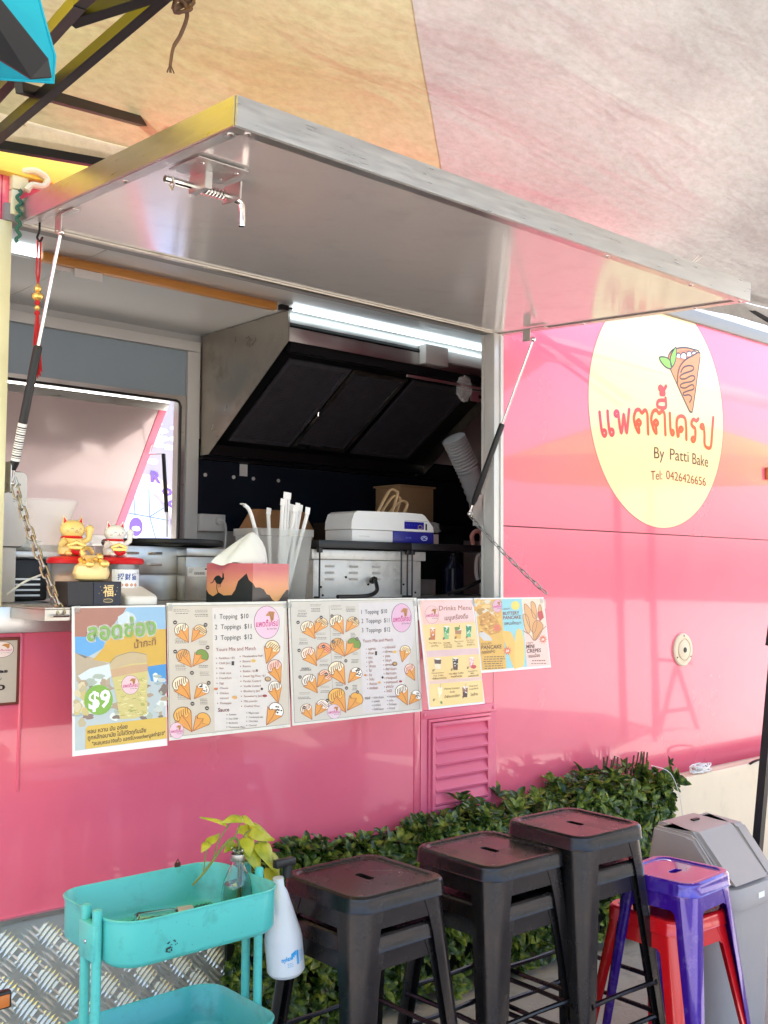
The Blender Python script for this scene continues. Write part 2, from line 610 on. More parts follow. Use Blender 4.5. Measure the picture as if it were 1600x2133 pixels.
def quadmap(Q, W, H):
    """inverse bilinear: drawing coordinates inside quad Q (TL, TR, BR, BL) -> (u, v) in metres"""
    TL, TR, BR, BL = [Vector(q) for q in Q]
    def f(x, y):
        s = t = .5
        for _ in range(5):
            p = TL*(1-s)*(1-t)+TR*s*(1-t)+BR*s*t+BL*(1-s)*t
            ds = (TR-TL)*(1-t)+(BR-BL)*t
            dt = (BL-TL)*(1-s)+(BR-TR)*s
            e = Vector((x, y))-p
            D = ds.x*dt.y-ds.y*dt.x
            s += (e.x*dt.y-e.y*dt.x)/D
            t += (ds.x*e.y-ds.y*e.x)/D
        return s*W, t*H
    return f

# ================================================================== ground
def ground_mat():
    m = mat('weathered_concrete', (.33, .305, .27), .9, var=.25, vscale=3, bump=.4, bscale=70, dirt=(.12, .11, .09), dirt_amt=.6, dscale=9)
    return m
g = G()
g.quad((-60, -60, -.12), (60, -60, -.12), (60, 60, -.12), (-60, 60, -.12))
o = g.build('ground', ground_mat(), smooth=False)
o['kind'] = 'structure'

# ================================================================== the food trailer
GZ = -.12            # ground level
ZB, ZT, SILL, HEAD = .444, 2.79, 1.333, 2.452
X0, X1, OX0, OX1 = -1.2, 6.9, 1.215, 3.316
YB = 1.85
tr = thing('food_trailer', 'bright pink food trailer with an open serving hatch and round cream logo', 'trailer', (2.8, .9, 0))
def part(gb, name, m, parent=tr, **k):
    return gb.build(name, m, parent, **k)
T = .045
g = G(); g.box(X0, OX1-.03, 0, T, ZB, SILL-.04); part(g, 'lower_wall_panel', M['pink'])
g = G(); g.box(OX1-.0265, X1, 0, T, ZB, 1.6385, bev=.0015, seg=1); part(g, 'lower_wall_panel', M['pink'])
g = G(); g.box(OX1, X1, 0, T, 1.6425, ZT, bev=.0015, seg=1); part(g, 'upper_wall_panel', M['pink'])
g = G(); g.box(X0, OX0-.045, 0, T, SILL-.037, ZT); part(g, 'side_wall_panel', M['pink'])
g = G(); g.box(OX0-.042, OX1-.003, 0, T, HEAD+.003, ZT); part(g, 'header_panel', M['pink'])
# behind the seam a dark joint strip
g = G(); g.box(OX1, X1, .012, .04, 1.63, 1.65); part(g, 'seam_strip', M['black'])
g = G(); g.box(X0, 1.95, -.040, -.0005, 2.585, 2.70, bev=.006); part(g, 'awning_rail', M['rail_yellow_lit'])
# roof, rails, floor, ends
g = G(); g.box(X0, X1, -.01, YB+.06, ZT+.03, ZT+.06); part(g, 'roof', M['white_trim'])
g = G(); g.box(X0, X1, -.022, .03, ZT-.035, ZT+.028, bev=.004); part(g, 'roof_rail', M['rail_grey'])
g = G(); g.box(X0, X1, .05, YB+.04, .40, .442); part(g, 'trailer_floor', M['black'])
g = G(); g.box(X0, X0+.04, .046, YB, .443, ZT+.028); part(g, 'end_wall', M['white_panel'])
g = G(); g.box(X1-.04, X1, .046, YB, .443, ZT+.028); part(g, 'end_wall', M['white_panel'])
g = G(); g.box(X0+.042, X1-.042, T+.002, YB-.002, 2.70, 2.72); part(g, 'ceiling', M['white_panel'])
g = G(); g.box(1.9, 1.903, .2, YB-.05, 2.697, 2.699)
g.box(1.2, 2.95, 1.1, 1.103, 2.697, 2.699); part(g, 'ceiling_joint', M['white_trim'])
# back wall round its own window, seen through the hatch
BX0, BX1, BZ0, BZ1 = .9, 2.865, 1.56, 2.335
g = G(); g.box(X0+.04, BX0, YB, YB+.05, .443, 2.72); g.box(BX1, X1-.04, YB, YB+.05, .443, 2.72)
g.box(BX0, BX1, YB, YB+.05, .443, BZ0); g.box(BX0, BX1, YB, YB+.05, BZ1, 2.72); part(g, 'back_wall', M['white_panel'])
g = G(); g.box(X0+.1, 2.90, YB-.006, YB-.001, 2.365, 2.605); part(g, 'blue_grey_wall_panel', M['blue_grey'])
g = G(); g.box(X0+.1, 2.975, YB-.03, YB-.0012, 2.607, 2.66, bev=.003); part(g, 'wall_trim', M['white_trim'])
g = G(); g.box(2.90, 2.975, YB-.03, YB-.0012, .9, 2.605, bev=.003); part(g, 'wall_trim', M['white_trim'])
g = G(); g.box(.7, 2.898, YB-.018, YB-.0012, 2.335, 2.363); g.box(2.868, 2.898, YB-.018, YB-.0012, 1.5, 2.335); part(g, 'back_window_frame', M['alu'])
g = G()
pts = [(BX0, YB-.022, 2.334), (2.835, YB-.022, 2.334), (2.856, YB-.022, 2.327), (2.864, YB-.022, 2.305), (2.864, YB-.022, 1.5)]
g.tube(pts, .007, 6); part(g, 'rubber_seal', M['black'])
# splash back below the hood, the dark wall
g = G(); g.box(2.98, X1-.05, YB-.02, YB-.002, 1.66, 2.145); part(g, 'splashback', M['navy'])
g = G(); g.box(2.98, X1-.05, YB-.06, YB-.021, 2.035, 2.05); part(g, 'shelf_rail', M['black_metal'])
for x in (3.02, 3.20, 3.33, 3.50):
    g = G(); g.lathe([(.001, 0), (.010, .001), (.010, .006), (.001, .008)], (0, 0, 0), 12)
    for v in g.bm.verts: v.co = Vector((v.co.x+x, YB-.022-v.co.z, v.co.y+1.955))
    part(g, 'rivet', M['white_trim'])
# counter inside
g = G(); g.box(OX0+.0, OX1+1.4, .06, .72, 1.30, 1.334, bev=.004); part(g, 'serving_counter', M['steel'])
g = G(); g.box(OX0-.3, X1-.1, 1.25, YB-.03, 1.28, 1.31, bev=.004); part(g, 'back_counter', M['steel'])
# frame of the hatch opening
g = G(); g.box(OX0-.060, OX0-.014, -.012, .06, SILL-.06, HEAD+.0, bev=.003); part(g, 'hatch_jamb', M['cream_yellow_lit'])
g = G(); g.box(3.262, OX1-.003, -.028, .03, SILL-.03, HEAD-.002, bev=.003); g.box(3.262, 3.275, .0305, .045, SILL-.03, HEAD-.002)
g.box(3.296, 3.3125, -.034, -.0285, SILL-.02, HEAD-.01); part(g, 'hatch_jamb', M['alu_frame'])
g = G(); g.box(OX0-.04, OX1-.006, -.02, .0465, HEAD-.0, HEAD+.05); part(g, 'hatch_lintel', M['lintel'])
g = G(); g.box(OX0-.04, OX1-.03, -.024, .058, SILL-.078, SILL-.001, bev=.003); part(g, 'hatch_sill', M['steel'])
# lower edge trim and chequer plate
g = G(); g.box(X0, X1, -.016, -.0005, ZB-.012, ZB+.002); part(g, 'bottom_trim', M['alu'])
g = G(); g.box(X0, X1, -.004, .03, -.06, ZB-.014); part(g, 'chequer_plate', M['plate'])
def lozenge(g, cx, cz, a, L=.034, w=.0066, h=.005, y=-.004):
    d = (cos(a), sin(a)); s = (-sin(a), cos(a))
    b = []
    for k, (u, v) in enumerate(((-1, 0), (-.35, 1), (.35, 1), (1, 0), (.35, -1), (-.35, -1))):
        b.append(g.bm.verts.new((cx+d[0]*u*L+s[0]*v*w, y, cz+d[1]*u*L+s[1]*v*w)))
    t0 = g.bm.verts.new((cx-d[0]*L*.6, y-h, cz-d[1]*L*.6)); t1 = g.bm.verts.new((cx+d[0]*L*.6, y-h, cz+d[1]*L*.6))
    for q in ((b[0], b[1], t0), (b[1], b[2], t1, t0), (b[2], b[3], t1), (b[3], b[4], t1), (b[4], b[5], t0, t1), (b[5], b[0], t0)):
        g._f(q)
g = G()
pit = .088
for i in range(-2, 110):
    for j in range(8):
        cx, cz = .55+i*pit*.72, .374-j*pit*.72
        if cz < -.03: continue
        a = pi/4 if (i+j) % 2 else -pi/4
        for k in range(-2, 3):
            s = k*.0155
            lozenge(g, cx-sin(a)*s, cz+cos(a)*s, a)
part(g, 'tread_pattern', M['plate'], kind='stuff', smooth=False)
# vent with louvres
g = G()
VX0, VX1, VZ0, VZ1 = 2.868, 3.300, .462, .902
def frame(g, x0, x1, z0, z1, w, ya, yb, bev=.002):
    g.box(x0, x1, ya, yb, z1-w, z1, bev); g.box(x0, x1, ya, yb, z0, z0+w, bev)
    g.box(x0, x0+w, ya, yb, z0+w, z1-w, 0); g.box(x1-w, x1, ya, yb, z0+w, z1-w, 0)
frame(g, VX0, VX1, VZ0, VZ1, .034, -.006, .002)
frame(g, VX0+.036, VX1-.036, VZ0+.036, VZ1-.036, .012, -.013, .002)
frame(g, VX0+.050, VX1-.050, VZ0+.050, VZ1-.050, .016, -.022, .002)
vent = part(g, 'vent', M['pink_trim'])
g = G(); g.box(VX0+.066, VX1-.066, -.003, -.001, VZ0+.06, VZ1-.06); g.build('vent_back', M['black'], vent)
n = 6
for k in range(n):
    z = VZ0+.068 + (VZ1-VZ0-.134)/n*k
    g = G()
    h = (VZ1-VZ0-.134)/n
    prof = [(-.024, z+.002), (-.026, z+.010), (-.022, z+.013), (-.0045, z+h*.98), (-.0035, z+h*.90), (-.018, z+.004)]
    g.loft([[(VX0+.067, y, zz) for y, zz in prof], [(VX1-.067, y, zz) for y, zz in prof]], True, True, True)
    g.build('louvre', M['pink_trim'], vent, ang=40)
for x, z in ((VX0+.017, VZ1-.017), (VX1-.017, VZ1-.017), (VX0+.017, VZ0+.017), (VX1-.017, VZ0+.017)):
    g = G(); g.ball((x, -.007, z), .008, 10, (1, .5, 1)); g.build('rivet', M['pink_trim'], vent)
# left access hatch outline with a raised rim
g = G(); g.box(1.262, 1.272, -.005, .001, .80, 1.255, bev=.003); g.box(.7, 1.272, -.005, .001, 1.2555, 1.265, bev=.003); part(g, 'access_flap_rim', M['pink'])
g = G(); g.box(2.835, 2.866, -.004, .001, ZB+.003, 1.29, bev=.002); part(g, 'cover_strip', M['pink'])
# power inlet
def disc_y(g, prof, x, z, n=28):
    """prof: (radius, distance out of the wall)"""
    g.loft([[(x+r*cos(2*pi*k/n), -d, z+r*sin(2*pi*k/n)) for k in range(n)] for r, d in prof], True, False, True)
    return g
g = disc_y(G(), [(.082, 0), (.083, .008), (.078, .013), (.058, .015), (.056, .010), (.050, .010), (.049, .016), (.044, .019)], 4.692, 1.063)
inlet = part(g, 'power_inlet', M['cream_plastic'])
g = disc_y(G(), [(.014, .0185), (.013, .022), (.010, .0225)], 4.692, 1.063, 14); g.build('plug_hole', M['black'], inlet)
for a in (pi/2, pi/2+2.1, pi/2-2.1):
    g = disc_y(G(), [(.004, .013), (.004, .0155)], 4.692+.070*cos(a), 1.063+.070*sin(a), 8); g.build('screw', M['black_metal'], inlet)
g = G(); g.box(5.545, 5.60, -.02, 0, 1.98, 2.05, bev=.006); part(g, 'marker_lamp', M['orange_paint'])
# underbody shadow: wheel box behind the plate
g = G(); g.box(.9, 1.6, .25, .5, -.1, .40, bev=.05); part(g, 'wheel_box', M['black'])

# ---- the big round logo
def wallmap(x, z, L):
    return (x, -.0004-.0003*L, z)
P = Print(wallmap)
circ = [(4.522+.585*cos(2*pi*i/96), 2.262+.59*sin(2*pi*i/96)) for i in range(96)]
circ = [(x, min(z, ZT-.036)) for x, z in circ]
CREAM = mat('cream_vinyl', (.86, .72, .40), .28, coat=.5, var=.03, vscale=3, bump=.015, bscale=3)
P.poly(circ, CREAM, 1)
RIM = mat('logo_edge', (.45, .12, .12), .4)
P.stroke([(4.522+.586*cos(a), 2.262+.591*sin(a)) for a in [radians(t) for t in range(113, 428, 3)]], .003, RIM, 1.2)
LOGO_STROKES = [[(4.021, 2.197), (4.027, 2.159), (4.036, 2.115), (4.046, 2.094), (4.059, 2.089), (4.07, 2.101), (4.065, 2.114), (4.051, 2.115), (4.042, 2.106)], [(4.083, 2.209), (4.087, 2.165), (4.095, 2.121), (4.104, 2.103), (4.117, 2.099), (4.128, 2.11), (4.124, 2.123), (4.109, 2.125), (4.1, 2.117)], [(4.162, 2.196), (4.145, 2.194), (4.139, 2.205), (4.149, 2.216), (4.165, 2.214), (4.169, 2.198), (4.177, 2.156), (4.19, 2.116), (4.202, 2.158), (4.211, 2.208), (4.222, 2.16), (4.233, 2.12), (4.244, 2.169), (4.255, 2.236)], [(4.334, 2.194), (4.35, 2.184), (4.342, 2.171), (4.323, 2.17), (4.316, 2.182), (4.334, 2.194)], [(4.331, 2.171), (4.336, 2.132), (4.312, 2.151), (4.294, 2.195), (4.309, 2.234), (4.337, 2.245), (4.36, 2.231), (4.387, 2.248), (4.406, 2.232), (4.41, 2.182), (4.412, 2.133)], [(4.48, 2.208), (4.498, 2.198), (4.489, 2.185), (4.469, 2.184), (4.462, 2.196), (4.48, 2.208)], [(4.478, 2.182), (4.483, 2.142), (4.458, 2.161), (4.439, 2.207), (4.455, 2.246), (4.484, 2.258), (4.508, 2.244), (4.536, 2.26), (4.556, 2.244), (4.559, 2.194), (4.562, 2.143)], [(4.566, 2.328), (4.565, 2.281), (4.498, 2.277), (4.498, 2.302), (4.521, 2.312), (4.562, 2.316)], [(4.539, 2.377), (4.522, 2.383), (4.509, 2.372), (4.522, 2.363), (4.541, 2.359), (4.518, 2.343), (4.555, 2.347), (4.552, 2.366), (4.572, 2.39)], [(4.603, 2.255), (4.605, 2.205), (4.609, 2.164), (4.62, 2.148), (4.635, 2.154), (4.632, 2.168), (4.612, 2.17)], [(4.751, 2.136), (4.75, 2.194), (4.741, 2.242), (4.706, 2.252), (4.672, 2.237), (4.663, 2.198), (4.675, 2.142), (4.686, 2.182), (4.703, 2.194), (4.718, 2.187), (4.703, 2.172), (4.688, 2.177)], [(4.865, 2.254), (4.845, 2.241), (4.817, 2.247), (4.799, 2.222), (4.814, 2.208), (4.834, 2.199), (4.836, 2.169), (4.831, 2.142), (4.813, 2.13), (4.8, 2.14), (4.811, 2.152), (4.833, 2.149)], [(4.916, 2.215), (4.901, 2.207), (4.886, 2.215), (4.896, 2.227), (4.914, 2.223), (4.923, 2.177), (4.927, 2.119), (4.98, 2.115), (4.997, 2.191), (5.01, 2.276)]]
LOGO_CONE = [(4.592, 2.538), (4.62, 2.575), (4.666, 2.596), (4.748, 2.613), (4.824, 2.615), (4.888, 2.604), (4.864, 2.497), (4.813, 2.299), (4.795, 2.286), (4.779, 2.29), (4.697, 2.384), (4.61, 2.483)]
LOGO_FLAP = [(4.888, 2.604), (4.818, 2.581), (4.752, 2.551), (4.705, 2.515), (4.681, 2.473), (4.675, 2.426), (4.679, 2.402), (4.779, 2.29), (4.795, 2.286), (4.813, 2.299), (4.864, 2.497)]
LOGO_FILL = [(4.664, 2.571), (4.706, 2.591), (4.759, 2.603), (4.818, 2.607), (4.878, 2.604), (4.818, 2.582), (4.752, 2.553), (4.723, 2.537), (4.694, 2.543), (4.663, 2.541)]
LOGO_SCALLOPS = [[(4.663, 2.552), (4.677, 2.573), (4.698, 2.572), (4.709, 2.552)], [(4.704, 2.554), (4.714, 2.577), (4.741, 2.585), (4.759, 2.572), (4.756, 2.554)], [(4.759, 2.572), (4.768, 2.593), (4.794, 2.6), (4.808, 2.586), (4.803, 2.575)], [(4.808, 2.589), (4.821, 2.604), (4.844, 2.606), (4.854, 2.594)]]
LOGO_LEAVES = [[(4.513, 2.526), (4.552, 2.536), (4.591, 2.533), (4.615, 2.516), (4.619, 2.488), (4.585, 2.484), (4.546, 2.496)], [(4.661, 2.601), (4.663, 2.561), (4.65, 2.521), (4.621, 2.493), (4.61, 2.525), (4.622, 2.562)]]
LOGO_SQUIGGLE = [(4.705, 2.479), (4.728, 2.505), (4.769, 2.521), (4.811, 2.525), (4.826, 2.515), (4.804, 2.499), (4.734, 2.476), (4.698, 2.457), (4.704, 2.444), (4.745, 2.45), (4.798, 2.472), (4.828, 2.474), (4.833, 2.46), (4.803, 2.443), (4.738, 2.428), (4.703, 2.414), (4.703, 2.401), (4.744, 2.402), (4.803, 2.426), (4.824, 2.422), (4.82, 2.405), (4.767, 2.389), (4.726, 2.374), (4.732, 2.362), (4.773, 2.37), (4.796, 2.366), (4.802, 2.354), (4.784, 2.332)]
LBLK = mat('vinyl_brown_line', (.03, .008, .010), .35, coat=.4)
LOR = mat('vinyl_orange', (.78, .26, .07), .32, coat=.4)
LOR2 = mat('vinyl_deep_orange', (.66, .17, .05), .32, coat=.4)
LGR = mat('vinyl_green', (.26, .60, .04), .32, coat=.4)
LWH = mat('vinyl_white', (.85, .85, .82), .32, coat=.4)
LRED = mat('vinyl_red', (.66, .015, .02), .3, coat=.4)
LMAG = mat('vinyl_magenta', (.60, .005, .08), .3, coat=.4)
P.poly(LOGO_CONE, LOR, 2); P.stroke(catmull(LOGO_CONE, 3, True), .008, LBLK, 2.6)
P.poly(LOGO_FILL, LOR2, 3)
for s in LOGO_SCALLOPS:
    q = catmull(s, 4); P.poly(q, LWH, 3.5); P.stroke(q, .007, LBLK, 4)
fl = catmull(LOGO_FLAP, 3, True)
P.poly(fl, LOR, 4.6); P.stroke(fl, .008, LBLK, 5.2)
P.stroke(catmull(LOGO_SQUIGGLE, 4), .0085, LBLK, 6)
for s in LOGO_LEAVES:
    q = catmull(s, 4, True); P.poly(q, LGR, 6.5); P.stroke(q+[q[0]], .007, LBLK, 7)
for i, s in enumerate(LOGO_STROKES):
    P.stroke(catmull(s, 5), .0195, LMAG if i < 2 else (LRED if i > 2 else LMAG), 4+.2*i)
def wtext(body, x0, z0, x1, z1, h, c, L=5, bold=0.):
    vs, fs, w = glyphs(body, bold, 4)
    b = len(P.v)
    P.v += [P.to3d(x0+(x1-x0)*a/w, z0+(z1-z0)*a/w+t*h/.72, L) for a, t in vs]
    mi = P._mi(c)
    for f in fs:
        P.f.append(tuple(b+i for i in f)); P.m.append(mi)
INKD = mat('vinyl_dark_ink', (.02, .01, .025), .35, coat=.4)
INKR = mat('vinyl_brown_red', (.24, .015, .02), .35, coat=.4)
wtext('By', 4.462, 2.016, 4.550, 2.018, .060, INKD)
wtext('Patti', 4.600, 2.020, 4.770, 2.020, .060, INKD)
wtext('Bake', 4.805, 2.014, 4.955, 2.008, .060, INKD)
wtext('Tel:', 4.432, 1.905, 4.530, 1.915, .048, INKR)
wtext('0426426656', 4.565, 1.920, 4.930, 1.906, .046, INKR)
P.build('round_logo', tr, 'round cream logo with a crepe cone, red Thai lettering and a phone number')

# ---- the hatch door raised as an awning
AW = 1.147; DR = radians(-3.5)
aw_dir = Vector((0, -cos(DR), sin(DR))); aw_up = Vector((0, sin(DR), cos(DR)))
AO = Vector((0, -.004, HEAD-.001))
def aw(x, d, h):
    return tuple(Vector((x, 0, 0))+AO+aw_dir*d+aw_up*h)
AX0, AX1 = 1.218, 3.335
def awbox(g, x0, x1, d0, d1, h0, h1, bev=0.):
    V = [g.bm.verts.new(aw(*p)) for p in ((x0, d0, h0), (x1, d0, h0), (x1, d1, h0), (x0, d1, h0), (x0, d0, h1), (x1, d0, h1), (x1, d1, h1), (x0, d1, h1))]
    F = [g._f([V[i] for i in q]) for q in ((0, 3, 2, 1), (4, 5, 6, 7), (0, 1, 5, 4), (1, 2, 6, 5), (2, 3, 7, 6), (3, 0, 4, 7))]
    if bev:
        bmesh.ops.bevel(g.bm, geom=list({e for f in F for e in f.edges}), offset=bev, segments=2, affect='EDGES')
    return g
g = awbox(G(), AX0+.004, AX1-.004, .004, AW-.004, .004, .060); door = part(g, 'hatch_door', M['underside'], smooth=False)
g = awbox(G(), AX0+.002, AX1-.002, .002, AW-.002, .0605, .064); g.build('outer_skin', M['pink'], door)
g = awbox(G(), AX0, AX1, AW-.003, AW+.003, 0, .066, .0012); awbox(g, AX0, AX1, AW-.036, AW-.0035, -.001, .003, .0008)
g.build('edge_profile', M['alu'], door)
for xa, xb, xc, xd in ((AX0-.003, AX0+.003, AX0+.0035, AX0+.036), (AX1-.003, AX1+.003, AX1-.036, AX1-.0035)):
    g = awbox(G(), xa, xb, 0, AW-.0035, 0, .066, .0012); awbox(g, xc, xd, .022, AW-.0365, -.001, .003, .0008)
    g.build('edge_profile', M['alu'], door)
g = awbox(G(), AX0+.0035, AX1-.0035, -.003, .020, -.003, .003, .001); g.build('hinge_profile', M['steel_dirty'], door)
for x, d in ((AX0+.02, AW-.05), (AX0+.045, AW-.02), (AX0+.02, .62), (AX0+.02, .25), (2.55, AW-.02), (3.0, AW-.02), (AX1-.02, AW-.2), (AX1-.02, .45), (AX1-.03, AW-.02)):
    g = G(); g.ball(aw(x, d, -.002), .0075, 10, (1, 1, .5)); g.build('screw', M['chrome'], door)
# spring latch under the door
g = G(); awbox(g, 1.262, 1.402, .795, .93, -.004, -.0015, .0008)
latch = g.build('spring_latch', M['steel'], door)
lx0, ld = 1.235, .815
g = G(); pts = [aw(1.250, .80, -.030), aw(1.30, .80, -.030), aw(1.36, .80, -.030), aw(1.425, .80, -.030), aw(1.455, .80, -.032), aw(1.470, .80, -.044), aw(1.474, .80, -.095)]
g.tube(catmull(pts, 4), .0085, 10); g.build('latch_bolt', M['chrome'], latch)

g = G()
hel = [aw(1.345+.0048*k/4, .80+.0125*cos(2*pi*k/8), -.030+.0125*sin(2*pi*k/8)) for k in range(64)]
g.tube(hel, .0016, 5); g.build('latch_spring', M['chrome'], latch)
g = G(); awbox(g, 1.325, 1.345, .785, .86, -.045, -.004, .001); g.build('latch_bracket', M['steel'], latch)
g = G(); awbox(g, 1.425, 1.430, .782, .86, -.048, -.004, .001); g.build('latch_bracket', M['steel'], latch)
g = G(); g.tube([aw(1.262, .80, -.022), aw(1.270, .79, -.040), aw(1.272, .80, -.052), aw(1.270, .812, -.040), aw(1.266, .81, -.026)], .0025, 6)
g.build('split_ring', M['steel'], latch)
for x, d in ((1.29, .90), (1.385, .90), (1.385, .83)):
    g = G(); g.ball(aw(x, d, -.005), .006, 8, (1, 1, .5)); g.build('rivet', M['chrome'], latch)

LINK = None
def chain(name, A, B, n, sag, label=None, sc=1.):
    global LINK
    A, B = Vector(A), Vector(B)
    g = G(); g.tube([A+Vector((0, 0, .03)), A+Vector((.006, -.004, .012)), A], .003*sc, 6)
    ch = g.build('chain', M['zinc'], tr, label=label)
    if LINK is None:
        gg = G()
        p = [(.0085*cos(t)*1., 0, (.0125 if sin(t) > 0 else -.0125)+.0085*sin(t)) for t in [2*pi*i/16 for i in range(16)]]
        gg.tube(p, .0026, 6, closed=True)
        me = bpy.data.meshes.new('link'); gg.bm.to_mesh(me); gg.bm.free()
        me.polygons.foreach_set('use_smooth', [True]*len(me.polygons)); me.materials.append(M['zinc'])
        LINK = me
    w = world_loc(ch)
    for i in range(n):
        t = (i+.5)/n
        pos = A.lerp(B, t)+Vector((0, 0, -sag*4*t*(1-t)))
        tan = (B-A)+Vector((0, 0, -sag*4*(1-2*t)))
        q = tan.to_track_quat('Z', 'Y')
        o = bpy.data.objects.new('link', LINK); COL.objects.link(o)
        o.parent = ch
        o.location = pos-w
        o.rotation_mode = 'QUATERNION'
        o.rotation_quaternion = q @ Matrix.Rotation(pi/2*(i % 2)+.3, 4, 'Z').to_quaternion()
        L = tan.length/n
        o.scale = (sc, sc, L/.0345*1.12)
    return ch
def gas_strut(A, B, t, lab):
    A, B = Vector(A), Vector(B)
    Mid = A.lerp(B, t)
    g = G(); g.tube([Mid, A.lerp(B, t+.008), B.lerp(A, .03), B], [.0095, .0125, .0125, .007], 14)
    s = g.build('gas_strut', M['black'], tr, label=lab)
    g = G(); g.tube([A, Mid], .0052, 12); g.ball(A, .011, 12); g.build('strut_rod', M['chrome'], s)
    d = (B-A).normalized()
    g = G(); g.tube([B, B+d*.035], .006, 10); g.ball(B+d*.04, .010, 12); g.build('ball_end', M['chrome'], s)
    return s
SLA, SLB = (1.262, -.205, 2.388), (1.224, -.012, 1.725)
SRA, SRB = (3.268, -.235, 2.388), (3.225, .060, 1.725)
s1 = gas_strut(SLA, SLB, .47, 'black gas strut with a barcode sticker on its lower end')
s2 = gas_strut(SRA, SRB, .50, 'black gas strut at the right end of the hatch')
g = G(); g.tube([Vector(SLA).lerp(Vector(SLB), .80)+Vector((0, 0, 0)), Vector(SLA).lerp(Vector(SLB), .96)], .0131, 14); g.build('barcode_sticker', M['paper'], s1)
A, B = Vector(SLA).lerp(Vector(SLB), .815), Vector(SLA).lerp(Vector(SLB), .945)
g = G()
for k in range(14):
    p = A.lerp(B, k/13.)
    g.tube([p, p+(B-A)*(.02+.02*(k % 3 == 0))], .01335, 14)
g.build('barcode', M['black'], s1)
for (x, sgn) in ((1.262, 1), (3.268, 1)):
    g = G(); awbox(g, x-.012, x+.012, .185, .30, -.006, -.003, .001); awbox(g, x-.010, x-.007, .185, .225, -.055, -.0062, .001)
    g.tube([aw(x-.014, .20, -.048), aw(x+.010, .20, -.048)], .005, 8)
    g.build('strut_bracket', M['steel'], door)
g = G(); g.box(3.2585, 3.2615, .03, .09, 1.64, 1.77); part(g, 'strut_plate', M['steel'])
g = G(); g.box(OX0-.0015, OX0+.001, -.02, .03, 1.66, 1.75); part(g, 'strut_plate', M['steel'])
chain('chain', (1.226, -.020, 1.675), (1.268, -.262, 1.318), 13, .012, 'zinc chain hanging from the left gas strut to the shelf', 1.15)
chain('chain', (3.214, .060, 1.675), (3.312, -.262, 1.362), 13, .010, 'thin zinc chain stretched past the right jamb', .85)
# fold-down shelf that carries the menus
g = G(); g.box(1.222, 3.318, -.256, -.026, SILL-.004, SILL+.002, bev=.0015, seg=1)
g.box(1.222, 3.318, -.256, -.250, SILL-.034, SILL-.0045); g.box(1.222, 1.226, -.2495, -.03, SILL-.034, SILL-.0045)
g.box(3.314, 3.318, -.2495, -.03, SILL-.034, SILL-.0045); g.box(1.227, 3.313, -.249, -.032, SILL-.012, SILL-.0045)
shelf = part(g, 'fold_down_shelf', M['steel_dirty'])
g = G(); g.tube([(1.24, -.257, 1.312), (1.24, -.268, 1.312), (1.285, -.268, 1.312), (1.285, -.257, 1.312)], .0035, 8); g.build('chain_eye', M['chrome'], shelf)
g = G(); g.box(1.03, 1.222, -.02, -.0015, 1.262, 1.31); part(g, 'ledge', M['steel'])

# coat hook on the lintel, LED strips and the orange trim
g = G(); g.box(1.20, 1.718, .985, 1.005, 2.676, 2.698, bev=.004); l1 = tag(g.build('led_tube', M['led']), 'short lit white tube on the ceiling at the left end of the orange strip', 'light')
g = G(); g.box(2.965, 4.50, .982, .998, 2.680, 2.696, bev=.003); l2 = tag(g.build('led_tube', M['led']), 'long lit white tube light above the range hood', 'light')
g = G(); g.box(1.722, 2.86, .97, 1.005, 2.662, 2.692, bev=.003); part(g, 'orange_strip', M['orange_trim'])
g = G(); g.box(1.722, 2.86, .9702, 1.0048, 2.6922, 2.6985); part(g, 'strip_backing', M['kraft'])
g = G(); g.box(2.885, 2.93, .97, 1.0, 2.668, 2.695, bev=.004); g.tube([(2.93, .985, 2.685), (2.962, .988, 2.688)], .005, 6); part(g, 'lamp_plug', M['black'])

# ================================================================== range hood
hd = thing('range_hood', 'stainless steel range hood with three dark mesh filters over the cooking bench', 'range hood', (3.6, 1.4, 2.0))
HX0, HX1, HF, HBz = 2.982, 4.55, 1.045, 2.055
def hoodpanel(x0, x1):
    return [(x0, HF, 2.695), (x0, YB-.03, 2.695), (x0, YB-.03, HBz), (x0, 1.74, HBz), (x0, HF, 2.545)], [(x1, y, z) for _, y, z in [(0, HF, 2.695), (0, YB-.03, 2.695), (0, YB-.03, HBz), (0, 1.74, HBz), (0, HF, 2.545)]]
a, b = hoodpanel(HX0, HX0+.004); g = G(); g.loft([a, b], True, True, True); g.build('side_panel', M['steel_dirty'], hd, smooth=False)
a, b = hoodpanel(HX1, HX1+.004); g = G(); g.loft([a, b], True, True, True); g.build('side_panel', M['steel_dirty'], hd, smooth=False)
g = G(); g.box(HX0+.0045, HX1-.0005, HF-.004, HF, 2.545, 2.694, bev=.001); g.build('front_fascia', M['steel'], hd)
g = G(); g.box(HX0+.02, HX1-.02, HF+.002, HF+.05, 2.50, 2.544); g.box(HX0+.0045, HX1-.001, 1.735, 1.76, HBz, HBz+.055); g.build('inner_lip', M['black_metal'], hd)
